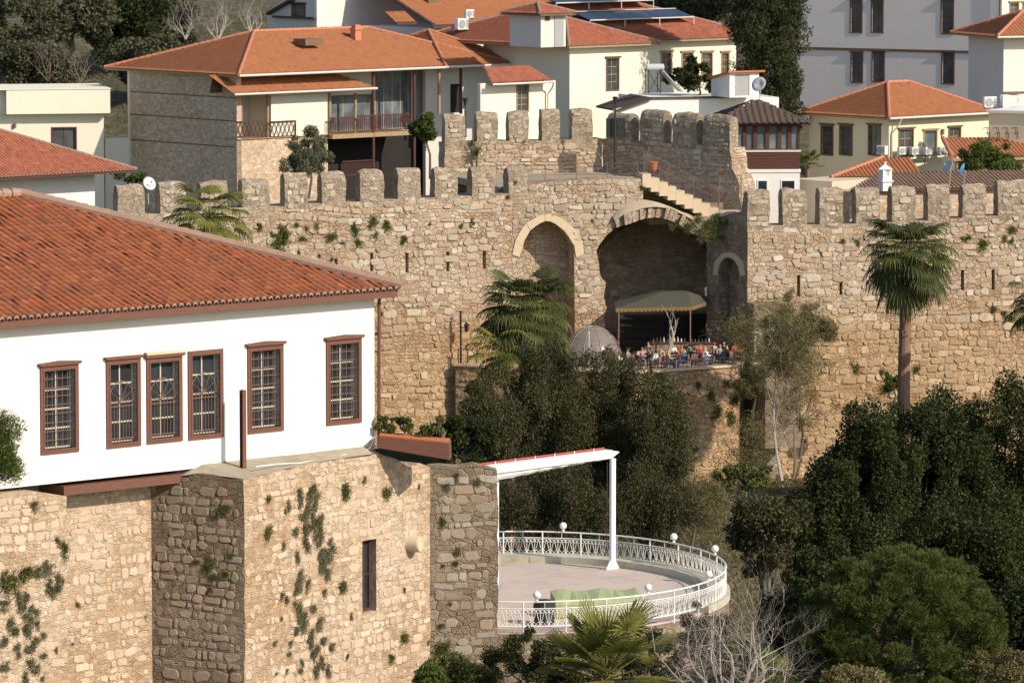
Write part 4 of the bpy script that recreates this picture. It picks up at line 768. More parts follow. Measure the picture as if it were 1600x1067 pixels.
# --- brick-brown house with balcony
F = FR(370, 200, 345, 42); L = F.left(0); b = bld('balcony_house', 'big house with red hipped roof, brown stone side wall and timber balcony', F, 0, 24)
zE = F.hit(370, 117)[1]; uLf = L.hit(204, 200)[0]; Dp_ = -uLf
m = MB(); m.plate(L, rect(uLf, 0, 20, zE), (), 0, .4); m.build('side_wall', M['brown_stone'], b)
for y in (150, 186, 226):
    m = MB(); z = L.hit(300, y)[1]; m.box(L, uLf, -.02, .001, .03, z, z+.07); m.build('timber_band', M['trimd'], b)
m = MB(); m.box(L, uLf-.25, uLf-.01, -.3, .05, 20, zE); m.build('corner_post', M['cream'], b)
uR = F.hit(820, 150)[0]
m = MB(); zs_ = F.hit(400, 216)[1]; u5 = F.hit(512, 200)[0]; m.box(F, .01, u5, -2.4, 0, 20, zs_-.06); m.build('base_wall', M['brown_stone'], b)
m = MB(); zl_ = F.hit(600, 221)[1]; u6 = F.hit(641, 210)[0]; m.box(F, u5+.01, u6, -2.4, .5, zs_-.3, zs_-.0); m.box(F, 0, u5, -2.4, .12, zs_-.055, zs_); m.build('balcony_slab', M['trim'], b)
wl = MB(); cuts = [winrect(F, 516, 152, 580, 206, -2.4), winrect(F, 588, 112, 640, 206, -2.4), winrect(F, 650, 130, 668, 180, -2.4)]; wl.plate(F, rect(.4, uR, zs_+.003, zE+.05), [rect(*q) for q in cuts[:2]], -2.4, .3); wl.build('wall', M['greywhite'], b)
for q, n_ in zip(cuts[:2], (3, 4)): window(F, q, b, 'trimd', 'glass_b', 'muntin', n_, 1, -2.4, hood=False, name='glass_door')
m = MB(); m.box(F, F.hit(424, 180)[0], u5, -2.39, -.02, zs_+.003, F.hit(424, 146)[1]); m.build('room_box', M['cream'], b)
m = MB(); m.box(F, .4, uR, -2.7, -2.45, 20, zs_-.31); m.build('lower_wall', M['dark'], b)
for x, y0, y1, w_, mt in ((376, 146, 216, -.1, 'trim'), (418, 146, 216, -.3, 'trim'), (515, 146, 216, -.05, 'trim'), (555, 146, 208, -.05, 'trim'), (583, 104, 262, .4, 'wood'), (647, 104, 275, .4, 'wood'), (686, 104, 178, .4, 'trim'), (720, 104, 178, .4, 'wood')):
    u, z1 = F.hit(x, y0, w_); z0 = F.hit(x, y1, w_)[1]; m = MB(); m.tube([F.pt(u, z0, w_), F.pt(u, z1, w_)], .11, 8); m.build('post', M[mt], b)
def balustrade(F, xa, xb, yt, yb, w, par, mt='wood', sp=.16, cross=False):
    u0, z1 = F.hit(xa, yt, w); u1 = F.hit(xb, yt, w)[0]; z0 = F.hit(xa, yb, w)[1]; m = MB(); m.box(F, u0, u1, w-.05, w+.05, z1-.08, z1); m.box(F, u0, u1, w-.04, w+.04, z0, z0+.07); n = max(2, int((u1-u0)/sp))
    for i in range(n+1):
        u = u0+(u1-u0)*i/n
        if cross and i < n: m.tube([F.pt(u, z0+.07, w), F.pt(u+(u1-u0)/n, z1-.08, w)], .025, 4); m.tube([F.pt(u+(u1-u0)/n, z0+.07, w+.01), F.pt(u, z1-.08, w+.01)], .025, 4)
        else: m.tube([F.pt(u, z0+.07, w), F.pt(u, (z0+z1)/2, w), F.pt(u, z1-.08, w)], [.03, .045, .03], 5)
    m.build('balustrade', M[mt], par)
balustrade(F, 369, 416, 190, 215, .05, b, cross=True, sp=.35); balustrade(F, 422, 462, 190, 215, .05, b, cross=True, sp=.35); balustrade(F, 516, 553, 184, 209, .42, b); balustrade(F, 558, 640, 181, 206, .42, b); balustrade(F, 535, 582, 252, 275, .42, b)
# lean-to roof over the balcony
u0, z0 = F.hit(365, 147, 1.0); u1 = F.hit(588, 138, 1.0)[0]; z1 = z0+1.15; rf2 = MB(); rf2.box(F, u0, u1, .9, 1.0, z0-.16, z0-.02); r2 = rf2.build('balcony_roof', M['trim'], b)
slope('tile_slope', r2, F, u0, u1, 1.05, z0, -1.6, z1, M['tile_far'], .3, .4, .04, 0, 2.2); m = MB(); m.plate(F, [(u0, z0-.05), (u1, z0-.05), (u1-2, z1-.1), (u0+.3, z1-.1)], (), -1.55, .1); m.build('soffit', M['trimd'], r2)
m = MB(); m.tube([F.pt(u0, z0-.05, 1.1), F.pt(u1, z0-.05, 1.1)], .08, 7); m.build('gutter', M['gutter'], r2)
hip_roof(F, -.55, F.hit(655, 100, .9)[0]+9, .9, -Dp_-2.2, zE+.02, .34, M['tile_far'], b)
# projecting wing with its own hip
uw = F.hit(697, 104, .95)[0]; zW = F.hit(697, 104, .95)[1]; FWn = Frame(F.pt(uw, 0, .95), F.e); hip_roof(FWn, 0, FWn.hit(822, 100)[0], 0, -12.3, zW, .36, M['tile_far'], b)
w2 = [winrect(F, 755, 134, 775, 174, -1.2)]; m = MB(); m.plate(F, rect(F.hit(665, 150, -1.2)[0], F.hit(868, 150, -1.2)[0], 20, zE-.1), [rect(*w2[0])], -1.2, .3); m.build('wing_wall', M['greywhite'], b); window(F, w2[0], b, 'trimd', w=-1.2, rows=4)
q = winrect(F, 704, 132, 718, 176, -1.18); m = MB(); m.box(F, q[0], q[1], -1.198, -1.15, q[2], q[3]); m.build('door', M['dark'], b)
ch = F.pt(*F.hit(556, 62, -4.5), -4.5); c_ = MB(); c_.cube(ch+Vector((0, 0, .1)), .55, .55, 1.3, R(42)); c_.cube(ch+Vector((0, 0, .72)), .7, .7, .12, R(42)); c_.cube(ch+Vector((0, 0, .9)), .45, .45, .25, R(42)); c_.build('chimney', M['ridge_far'], b)
sk = F.pt(*F.hit(482, 64, -3.4), -3.4); k_ = MB(); k_.hexa(skewbox(F, (F.hit(470, 62, -3.2)[0], sk.z+.15), (F.hit(498, 62, -3.2)[0], sk.z+.15), (F.hit(470, 62, -3.2)[0], sk.z-.3), (F.hit(498, 62, -3.2)[0], sk.z-.3), -4.0, -2.7)); k_.build('skylight', M['trimd'], b)
# low wing with lean-to, white wall with window
F3 = FR(795, 160, 338, 42); b3 = bld('small_annex', 'small white annex with a narrow red lean-to roof behind the upper merlons', F3, 0, 24)
q = winrect(F3, 808, 134, 825, 174); m = MB(); m.plate(F3, rect(-2.5, F3.hit(868, 160)[0], 22, F3.hit(795, 129)[1]), [rect(*q)], 0, .3); m.build('wall', M['cream'], b3); window(F3, q, b3, 'trim', w=0)
u0, z0 = F3.hit(768, 131, .8); u1 = F3.hit(864, 128, .8)[0]; m = MB(); m.box(F3, u0, u1, .7, .8, z0-.15, z0-.02); r3 = m.build('roof', M['trim'], b3); slope('tile_slope', r3, F3, u0, u1, .85, z0, -1.6, z0+.95, M['tile_mid'], .28, .36, .05, 1.5, 0)
m = MB(); m.tube([F3.pt(u0, z0-.06, .9), F3.pt(u1, z0-.06, .9), F3.pt(u1+.2, z0-.5, .5), F3.pt(u1+.1, z0-.9, .2), F3.pt(u1+.1, 22, .2)], .07, 7); m.build('gutter', M['gutter'], r3)
# --- cream house with solar panels
F = FR(890, 120, 356, 42); b = bld('cream_house', 'cream plastered house with solar panels on its red roof beside the cypress', F, 0, 25)
zE = F.hit(890, 72)[1]; q = winrect(F, 948, 93, 966, 141); uR = F.hit(1012, 120)[0]
block(F, 0, uR, 9, 22, zE, b, M['cream'], [q]); window(F, q, b, 'trimd', rows=4)
hip_roof(F, -.75, uR+.6, .75, -9.5, zE+.02, .33, M['tile_mid'], b, .28, .36, .055, True, False, 'ridge', 'trim')
q = [winrect(F, x0, 84, x1, 126, -2) for x0, x1 in ((1034, 1048), (1066, 1082), (1097, 1112), (1128, 1138))]; m = MB(); u0 = uR-.3; u1 = F.hit(1150, 100, -2)[0]; zE2 = F.hit(1045, 62, -2)[1]
m.plate(F, rect(u0, u1, 22, zE2), [rect(*k) for k in q], -2, .3); m.build('wing_wall', M['cream'], b); m = MB(); m.box(F, u0, u1, -2.6, -2.5, 22, zE2-.1); m.build('interior', M['dark'], b)
for k in q: window(F, k, b, 'trim', mm='trim', w=-2, rows=4, fr=.1)
FB2 = Frame(F.pt(0, 0, -2), F.e); rr, zr_ = hip_roof(FB2, -1.5, u1+2, .75, -13, zE2+.02, .36, M['tile_mid'], b, .28, .36, .055, True, False, 'ridge', 'trim')
# solar arrays lie along the roof slope
def solar(F, x0, x1, yb, yt, w0, dep, rise, n, label):
    u0, z0 = F.hit(x0, yb, w0); u1 = F.hit(x1, yb, w0)[0]; t = thing('solar_array', label, 'solar panels', F.pt((u0+u1)/2, z0, w0), 'solar arrays on the cream house'); 
    for i in range(n):
        a, c = u0+(u1-u0)*i/n+.03, u0+(u1-u0)*(i+1)/n-.03; P = [F.pt(a, z0, w0), F.pt(c, z0, w0), F.pt(c-.0, z0+rise, w0-dep), F.pt(a-.0, z0+rise, w0-dep)]; m = MB(); m.hexa(P+[p+Vector((0, 0, .07)) for p in P]); m.build('panel', M['solar'], t)
    m = MB()
    for w_, z in ((w0, z0), (w0-dep, z0+rise)): m.tube([F.pt(u0, z+.03, w_+.06), F.pt(u1, z+.03, w_+.06)], .05, 6)
    for i in range(4): u = u0+(u1-u0)*i/3; m.tube([F.pt(u, z0, w0+.06), F.pt(u, z0-.5, w0+.06)], .04, 5); m.tube([F.pt(u, z0+rise, w0-dep), F.pt(u, z0+rise-1.0, w0-dep)], .04, 5)
    m.build('rack', M['gutter'], t)
solar(FB2, 921, 1083, 33, 14, -1.6, 1.9, .55, 3, 'front row of dark solar panels on the cream house roof'); solar(FB2, 868, 1020, 6, -6, -4.2, 1.9, .55, 3, 'rear row of dark solar panels near the top edge of the photo')
# dormer / stair hut on that roof
Fh = FR(845, 30, 352, 42); h = bld('roof_hut', 'small grey and white stair hut on the roof left of the solar panels', Fh, 0, Fh.hit(845, 50)[1]); zb, zt = Fh.hit(845, 52)[1]-1, Fh.hit(845, 22)[1]
q = winrect(Fh, 852, 22, 858, 32); d = winrect(Fh, 866, 18, 880, 52); block(Fh, 0, Fh.hit(884, 30)[0], 3.2, zb, zt, h, M['greywhite'], [(q[0], q[1], q[2], q[3])]); window(Fh, q, h, rows=1, cols=1, hood=False, fr=.05); m = MB(); m.box(Fh, d[0], d[1], .003, .05, zb, d[3]); m.build('door', M['grey'], h)
hip_roof(Fh, -.5, Fh.hit(884, 30)[0]+.5, .5, -3.7, zt+.02, .3, M['tile_mid'], h, .28, .36, .055, True, False, 'ridge', 'trimd')
# --- grey gabled house behind
F = FR(495, 20, 378, 42); b = bld('gabled_house', 'grey white gabled house rising behind the balcony house roof', F, 0, 26); L = F.left(0)
zE = F.hit(720, 0)[1]; uR = F.hit(725, 30)[0]; zb = 24
m = MB(); z45 = PY(570, -14, 378).z; m.plate(F, [(0, zb), (uR, zb), (uR, F.hit(715, 42)[1]), (F.hit(590, -2)[0], F.hit(590, -8)[1]), (0, F.hit(495, -8)[1])], (), 0, .3); m.build('wall', M['mauve'], b)
m = MB(); uLw = L.hit(418, 20)[0]; m.plate(L, [(uLw, zb), (-.31, zb), (-.31, z45), (uLw*.4, z45), (uLw, L.hit(418, 18)[1])], [rect(*winrect(L, 457, 8, 476, 25))], 0, .3); m.build('wall', M['greywhite'], b); window(L, winrect(L, 457, 8, 476, 25), b, 'wood', rows=2)
m = MB(); p0, p1 = L.pt(*L.hit(415, 20, .4), .4), L.pt(*L.hit(455, -3, .4), .4); q0 = p0-F.e*-3; m.add([p0, p1, p1+F.e*4, p0+F.e*4, p0-Vector((0, 0, .2)), p1-Vector((0, 0, .2)), p1+F.e*4-Vector((0, 0, .2)), p0+F.e*4-Vector((0, 0, .2))], [(0, 1, 2, 3), (7, 6, 5, 4), (0, 4, 5, 1), (3, 2, 6, 7), (0, 3, 7, 4), (1, 5, 6, 2)]); m.build('roof', M['tile_brown'], b)
m = MB(); a = L.hit(425, 25, .3); m.box(L, a[0], -.01, 0, .3, L.hit(425, 28, .3)[1], L.hit(425, 25, .3)[1]); m.build('string_course', M['tile_brown'], b)
# big orange roof right of it
F = FR(595, 0, 372, 42); b = bld('orange_roofed_house', 'house with a wide orange tiled roof behind the small roof hut', F, 2, 26)
FX = Frame(PY(690, 40, 374), F.e); pz = PY(690, 40, 374).z; r_ = MB(); r_.box(FX, -.3, 14, -9, -.3, 24, pz-.2); r_.build('wall', M['greywhite'], b)
rfo = MB(); rfo.box(FX, -.8, 14.5, -.06, 0, pz-.2, pz-.02); ro_ = rfo.build('roof', M['tile_brown'], b); slope('tile_slope', ro_, FX, -.8, 14.5, 0, pz, -9, pz+3.6, M['tile_far'], .3, .4, .04); m = MB(); caps(m, FX.pt(-.8, pz+.05, 0), FX.pt(-.8, pz+3.65, -9), .16); m.build('ridge_tile', M['tile_brown'], ro_)
q = FX.pt(*FX.hit(640, 3, -5), -5); m = MB(); m.cube(FX.pt(FX.hit(672, 12, -4)[0], FX.hit(672, 4, -4)[1], -4), 1.0, .8, .5, R(42)); m.build('skylight', M['trimd'], ro_)
FY = Frame(PY(620, 36, 372), F.e); yz = PY(620, 36, 372).z; m = MB(); m.box(FY, 0, 1.9, -.1, 0, yz-.15, yz-.02); rz_ = m.build('small_roof', M['tile_brown'], b); slope('tile_slope', rz_, FY, 0, 1.9, 0, yz, -1.3, yz+.75, M['tile_far'], .3, .4, .05)
# --- low white flat house with stair hut and water heater
F = FR(975, 170, 345, 42); Fl = FR(1100, 160, 345, 15); b = bld('white_flat_house', 'low white house with sloping edge and stair hut behind the corner merlons', Fl, -2, 24)
u0, zt = Fl.hit(1018, 150); u1, _ = Fl.hit(1217, 155); zt2 = Fl.hit(1100, 154)[1]
m = MB(); m.plate(Fl, [(Fl.hit(960, 200)[0], 21), (u1, 21), (u1, zt2), (u0, zt2), (Fl.hit(960, 172)[0], Fl.hit(960, 172)[1])], (), 0, .3); m.plate(Fl.right(u1), rect(.31, 8, 21, zt2), (), 0, .3); m.box(Fl, u0, u1, -8, -.32, zt2-.3, zt2-.02); m.build('wall', M['white'], b)
m = MB(); a, z_ = Fl.hit(965, 172, .3); m.add([Fl.pt(a, z_, .3), Fl.pt(u0, zt2+.12, .3), Fl.pt(u0, zt2+.12, -5), Fl.pt(a, z_, -5), Fl.pt(a, z_-.12, .3), Fl.pt(u0, zt2+.0, .3), Fl.pt(u0, zt2, -5), Fl.pt(a, z_-.12, -5)], [(0, 1, 2, 3), (7, 6, 5, 4), (0, 4, 5, 1), (3, 2, 6, 7), (0, 3, 7, 4), (1, 5, 6, 2)]); m.box(Fl, u0+.01, Fl.hit(1138, 150)[0], -.3, .12, zt2+.004, zt2+.12); m.build('roof_edge', M['tile_brown'], b)
Fs = FR(1140, 130, 343.5, 25); q = Fs.hit(1186, 130)[0]; zb = Fs.hit(1140, 153)[1]; zt = Fs.hit(1140, 114)[1]; m = MB(); d = winrect(Fs, 1148, 117, 1171, 153)
m.plate(Fs, [(0, zb), (q, zb), (q, zt), (0, zt)], [rect(d[0], d[1], zb+.1, d[3])], 0, .2); Lw = Fs.left(0); m.plate(Lw, [(-2.7, zb), (-.21, zb), (-.21, zt), (-2.7, zt-.55)], (), 0, .2); m.plate(Fs.right(q), rect(.21, 2.7, zb, zt-.1), (), 0, .2); m.build('stair_hut', M['white'], b)
m = MB(); m.box(Fs, d[0]+.01, d[1]-.01, -.1, -.05, zb+.1, d[3]-.01); dd = m.build('door', M['grey'], b); m = MB(); m.box(Fs, d[0]+.05, d[0]+.12, -.05, .02, zb+.8, zb+.86); m.build('handle', M['whitem'], dd)
m = MB(); P = [Fs.pt(-.25, zt+.0, .3), Fs.pt(q+.3, zt+.02, .3), Fs.pt(q+.3, zt-.4, -2.9), Fs.pt(-.25, zt-.55, -2.9)]; m.hexa([p+Vector((0, 0, .005)) for p in P]+[p+Vector((0, 0, .12)) for p in P]); m.build('hut_roof', M['pot'], b)
# water heater
c = Fl.pt(*Fl.hit(1022, 106, -1), -1); t = thing('solar_water_heater', 'silver solar water heater on a black rack beside the bare wall of the cream house', 'water heater', c-Vector((0, 0, 1.9)))
m = MB(); m.lathe(c-Fl.e*.55, [(.2, 0), (.26, .03), (.26, 1.15), (.2, 1.2)], 16, Fl.e+Fl.n*.15); m.build('tank', M['dish'], t); m = MB()
for du in (-.5, .35):
    for dw in (-.35, .35): m.tube([c+Fl.e*du+Fl.n*dw-Vector((0, 0, .1)), c+Fl.e*du+Fl.n*dw-Vector((0, 0, 1.75))], .03, 5)
m.tube([c+Fl.e*-.5+Fl.n*.35-Vector((0, 0, .2)), c+Fl.e*.35+Fl.n*.35-Vector((0, 0, 1.7))], .02, 4); m.tube([c+Fl.e*.35+Fl.n*.35-Vector((0, 0, .2)), c+Fl.e*-.5+Fl.n*.35-Vector((0, 0, 1.7))], .02, 4); m.build('rack', M['black'], t)
m = MB(); A_ = c+Fl.e*.45-Vector((0, 0, .15)); B_ = A_+Fl.e*1.4-Vector((0, 0, 1.5)); m.hexa([A_+Fl.n*.5, B_+Fl.n*.5, B_-Fl.n*.5, A_-Fl.n*.5]+[p+Vector((.05, 0, .06)) for p in (A_+Fl.n*.5, B_+Fl.n*.5, B_-Fl.n*.5, A_-Fl.n*.5)]); m.build('collector', M['solar'], t)
m = MB(); m.tube([A_+Fl.n*.52, B_+Fl.n*.52], .035, 5); m.tube([A_-Fl.n*.52, B_-Fl.n*.52], .035, 5); m.tube([c-Fl.e*.4, c-Fl.e*.4+Vector((0, 0, .5))], .06, 8); m.build('collector_frame', M['gutter'], t)
# dishes
def dish(px, py, Y, r, dirv, label, mat='dish', post=1.2):
    c = PY(px, py, Y); ax = Vector(dirv).normalized(); t = thing('satellite_dish', label, 'satellite dish', c-Vector((0, 0, post)), 'satellite dishes'); m = MB(); pr = [(0.02, 0)]+[(r*k/6, .28*r*(k/6)**2) for k in range(1, 7)]+[(r*.99, .28*r+.02), (r*.5, .09*r+.02), (.02, .02)]
    m.lathe(c, pr, 24, ax); m.build('reflector', M[mat], t, smooth=True); m = MB(); m.tube([c-ax*.02, c-ax*.15, c-Vector((0, 0, post))], .035, 6); m.build('mast', M['grey'], t)
    m = MB(); f = c+ax*r*.9; x = ax.cross(Vector((0, 0, 1))).normalized(); m.tube([c-Vector((0, 0, r*.8)), f], .015, 4); m.tube([f-ax*.05, f+ax*.1], .05, 6); m.build('feed_arm', M['grey'], t)
dish(1187, 133, 340, .52, (-.5, -.8, .45), 'pale satellite dish beside the stair hut of the white flat house'); dish(232, 288, 300, .42, (.5, -.7, .4), 'grey satellite dish above the left end of the crenellated wall')
dish(1483, 262, 322, .45, (-.75, -.4, .5), 'grey satellite dish over the right merlons left of the blue dish'); dish(1505, 266, 322, .42, (-.85, .3, .4), 'blue satellite dish seen from the side over the right merlons', 'blue')
# --- gazebo restaurant: brown roof, red-brown windows
F = FR(1140, 240, 330, 4); b = bld('glazed_pavilion', 'small pavilion with brown sheet roof, dark red window band and timber boards', F, 0, 20)
u1 = F.hit(1250, 240)[0]; z = lambda y, x=1145: F.hit(x, y)[1]
m = MB(); m.box(F, 0, u1, -5, 0, 20, z(270)); m.box(F, 0, u1+.05, -5.05, .06, z(270)+.003, z(265)); m.build('base_wall', M['white'], b)
for i, (x0, x1) in enumerate(((1155, 1180), (1183, 1200), (1220, 1243))): m = MB(); q = winrect(F, x0, 281, x1, 297, .0); m.box(F, q[0], q[1], .002, .04, q[2], q[3]); fo = m.build('window', M['whitem'], b); m = MB(); m.box(F, q[0]+.08, q[1]-.08, .042, .05, q[2], q[3]-.08); m.build('pane', M['glass'], fo)
m = MB(); m.box(F, .02, u1-.02, -4.98, -.02, z(265)+.004, z(238)); 
for i in range(5): zz = z(264)+(z(239)-z(264))*i/5; m.box(F, .02, u1, -.019, .0, zz+.02, zz+(z(239)-z(264))/5-.01)
m.build('boards', M['wood'], b); m = MB(); m.box(F, -.05, u1+.05, -5.02, .05, z(238)+.003, z(235)); m.build('sill', M['gutter'], b)
m = MB(); nn = 6; xs = [F.hit(x, 210)[0] for x in (1148, 1164, 1180, 1199, 1218, 1234, 1250)]
m.plate(F, rect(.0, u1, z(235)+.004, z(193)), [rect(xs[i]+.13, xs[i+1]-.13, z(233), z(198)) for i in range(6)], 0, .15); m.plate(F.left(0), rect(-5, -.16, z(235)+.004, z(193)), [rect(-4.6+k*.9, -4.6+k*.9+.65, z(233), z(198)) for k in range(5)], 0, .15); fo = m.build('window', M['wood'], b)
m = MB(); m.box(F, .1, u1-.1, -4.9, -.1, z(235)+.01, z(194)); m.build('pane', M['glass_b'], fo)
m = MB(); m.plate(F.right(u1), rect(.01, 5, z(235)+.01, z(193)), (), .0, .1); m.build('side_wall', M['wood'], b)
zr0 = z(193)+.02; rr = MB(); rr.box(F, -1.2, u1+.55, -5.6, .5, zr0-.1, zr0-.02); ro_ = rr.build('roof', M['wood'], b)
for FF, a0, a1, w0, w1 in ((F, -1.3, u1+.7, .65, -2.5), (F.left(-1.3), -5.7, .65, 0, -3.1), (F.right(u1+.7), -.65, 5.7, 0, -3.1)): slope('sheet', ro_, FF, a0, a1, w0, zr0, w1, zr0+1.35, M['tile_brown'], .42, 1.2, .04, 3.0 if FF is F else 3.1, 3.0 if FF is F else 3.1)
# --- yellow house
F = FR(1389, 200, 352, 42); b = bld('yellow_house', 'pale yellow house with a pyramid red roof and a row of air conditioners', F, 0, 24); L = F.left(0)
zE = F.hit(1389, 184)[1]; qs = [winrect(F, 1405, 204, 1426, 245), winrect(F, 1444, 206, 1463, 240), winrect(F, 1483, 201, 1500, 240)]; ql = [winrect(L, x0, 197, x1, 241) for x0, x1 in ((1284, 1301), (1313, 1331), (1358, 1375))]
uR = F.hit(1545, 200)[0]; Dy = -L.hit(1264, 200)[0]; block(F, 0, uR, Dy, 20, zE, b, M['yellow'], qs, ql)
for k, q in enumerate(qs): window(F, q, b, 'trim' if k == 1 else 'trimd', 'glass_b' if k == 1 else 'glass_far', 'trim', rows=3 if k != 1 else 1, cols=2 if k != 1 else 1)
for q in ql: window(L, q, b, 'trimd', 'glass_far', 'trimd', rows=4)
hip_roof(F, -.65, uR+.3, .65, -Dy-.6, zE+.03, .47, M['tile_far'], b, .27, .38, .045, soff='trim')
m = MB(); m.tube([F.pt(.5, zE-.1, .7), F.pt(.45, zE-.5, .5), F.pt(.2, zE-1.1, .12), F.pt(.2, 21, .12)], .07, 8); m.build('downpipe', M['gutter'], b)
c = F.pt(*F.hit(1473, 206, .1), .1); m = MB(); m.lathe(c-Vector((0, 0, .2)), [(.05, 0), (.12, .05), (.12, .35), (.05, .4)], 8); m.build('wall_lamp', M['grille'], b)
# A/C units
def ac(F, px, py, w, label, s=1.0, grp='air conditioners by the yellow house', rz=0):
    u, z = F.hit(px, py, w); t = thing('air_conditioner', label, 'air conditioner', F.pt(u, z-.35*s, w), grp); m = MB(); m.box(F, u-.42*s, u+.42*s, w-.32*s, w, z-.33*s, z+.33*s); m.build('casing', M['whitem'], t, bevel=.02)
    c = F.pt(u-.1*s, z, w); m = MB(); m.lathe(c, [(.25*s, .0), (.27*s, .02), (.25*s, .035), (.05, .03)], 20, F.n); m.build('fan_grille', M['grey'], t); m = MB(); m.box(F, u+.22*s, u+.40*s, w+.002, w+.012, z-.25*s, z+.25*s); m.build('vent', M['grey'], t)
    m = MB(); m.box(F, u-.35*s, u-.3*s, w-.3*s, w-.02, z-.40*s, z-.335*s); m.box(F, u+.3*s, u+.35*s, w-.3*s, w-.02, z-.40*s, z-.335*s); m.build('foot', M['black'], t)
ac(L, 1376, 235, .5, 'larger white air conditioner on the corner of the yellow house', .95)
for i, x in enumerate((1411, 1431, 1452, 1474)): ac(F, x, 236, .75, f'{ORD[i]} from left of four white air conditioners under the yellow house windows', .8)
# black rack under them
m = MB(); u0, z0 = F.hit(1400, 246, .8); u1 = F.hit(1490, 246, .8)[0]; m.box(F, u0, u1, .4, .82, z0-.03, z0+.01)
for k in (u0, (u0+u1)/2, u1): m.box(F, k-.03, k+.03, .76, .8, z0-.6, z0-.031)
tag(m.build('rack', M['black'], None, F.pt((u0+u1)/2, z0-.6, .6)), 'thin black steel rack carrying the row of four air conditioners', 'rack')
# lower red roofs in front of it
F = FR(1400, 270, 338, 42); b = bld('low_roofed_shed', 'low shed with two red tiled slopes under the air conditioners', F, 0, 22); u0, z0 = F.hit(1300, 281, .0); u1 = F.hit(1420, 270)[0]
m = MB(); m.box(F, u0+.3, u1, -4, -.3, 20, z0-.15); m.build('wall', M['shade_cream'], b); FL2 = FR(1290, 285, 338, 8); u0, z0 = FL2.hit(1298, 278); u1 = FL2.hit(1445, 271)[0]; m = MB(); m.box(FL2, u0, u1, -.1, 0, z0-.2, z0-.02); m.box(FL2, u0+.4, u1, -.6, -.3, 20, z0-.2); ro_ = m.build('roof', M['trim'], b); slope('tile_slope', ro_, FL2, u0, u1, 0, z0, -4.6, z0+1.0, M['tile_far'], .28, .38, .05, 4.5, 0); m = MB(); caps(m, FL2.pt(u0, z0+.05, 0), FL2.pt(u0+4.5, z0+1.05, -4.6), .14); m.build('ridge_tile', M['ridge_far'], ro_)
FL3 = FR(1490, 245, 343, 14); u0, z0 = FL3.hit(1488, 247); u1 = FL3.hit(1640, 240)[0]; m = MB(); m.box(FL3, u0, u1, -.1, 0, z0-.2, z0-.02); m.box(FL3, u0+.4, u1, -.6, -.3, 20, z0-.2); ro_ = m.build('roof', M['trim'], b); slope('tile_slope', ro_, FL3, u0, u1, 0, z0, -3.8, z0+1.1, M['tile_far'], .28, .38, .05, .6, 0); m = MB(); caps(m, FL3.pt(u0, z0+.05, 0), FL3.pt(u0+.6, z0+1.15, -3.8), .16); m.build('ridge_tile', M['ridge_far'], ro_)
# old worn roof and little house-shaped chimney right behind the right wall
F = FR(1400, 280, 326, 14); b = bld('worn_roofed_shed', 'shed with an old grey-brown tiled roof just behind the right crenellated wall', F, 0, 22); u0, z0 = F.hit(1330, 296); u1 = F.hit(1640, 290)[0]
m = MB(); m.box(F, u0, u1, -.1, 0, z0-.2, z0-.02); ro_ = m.build('roof', M['wood'], b); m = MB(); m.box(F, u0, u1, -3, -.3, 20, z0-.21); m.build('wall', M['brown_stone'], b); slope('tile_slope', ro_, F, u0, u1, 0, z0, -3.5, z0+.8, M['tile_worn'], .27, .36, .06, 3, 0, True)
c = PY(1383, 276, 324); t = thing('house_shaped_chimney', 'little white house-shaped chimney pot above the right merlons', 'chimney', c-Vector((0, 0, .6))); FCh = Frame(c, Vector((.9, .4, 0))); z0 = c.z
m = MB(); m.plate(FCh, rect(-.32, .32, z0-.9, z0+.45), [rect(-.09, .09, z0+.0, z0+.25)], .32, .08); m.box(FCh, -.32, .32, -.32, .238, z0-.9, z0+.45); m.box(FCh, -.4, .4, -.4, .4, z0-.32, z0-.24); m.build('flue', M['white'], t)
m = MB(); m.lathe(Vector((c.x, c.y, z0+.455)), [(.6, 0), (.6, .04), (.06, .33)], 4, None); o = m.build('cap', M['white'], t); m = MB(); m.lathe(Vector((c.x, c.y, z0+.78)), [(.03, 0), (.08, .04), (.08, .12), (.02, .16)], 8); m.build('finial', M['white'], t)
# --- large taupe building
F = FR(1565, 60, 395, -30); b = bld('taupe_block', 'large plain taupe building in shade with brown shuttered windows behind the cypress', F, -8, 28)
ws = [(1330, 2, 1346, 50), (1363, 2, 1379, 50), (1472, 2, 1489, 52), (1331, 83, 1347, 128), (1364, 82, 1381, 127), (1473, 83, 1490, 130)]; q = [winrect(F, *w_) for w_ in ws]
m = MB(); u0 = F.hit(1200, 60)[0]; m.plate(F, rect(u0, 0, 22, 62), [rect(*k) for k in q], 0, .3); m.build('wall', M['mauve'], b); m = MB(); m.box(F, u0, -.3, -1.2, -1.1, 22, 61); m.build('interior', M['dark'], b)
for k in q: window(F, k, b, 'trimd', 'glass_far', 'trimd', rows=5, fr=.11)
m = MB(); z0 = F.hit(1400, 81)[1]; m.box(F, u0, 0, .002, .07, z0, z0+.2); m.build('string_course', M['trimd'], b)
FRr = F.right(0); FRr = Frame(F.pt(0, 0), Vector((math.cos(R(42)), math.sin(R(42)), 0))); q = [winrect(FRr, 1578, 6, 1591, 35), winrect(FRr, 1598, 6, 1612, 35)]; m = MB(); m.plate(FRr, rect(.01, 9, 22, 62), [rect(*k) for k in q], 0, .3); m.build('wall', M['cream'], b)
for k in q: window(FRr, k, b, 'trim', 'glass_far', 'trim', rows=4)
m = MB(); m.tube([F.pt(-.1, 62, .15), F.pt(-.1, 24, .15)], .08, 6); m.build('downpipe', M['trimd'], b)
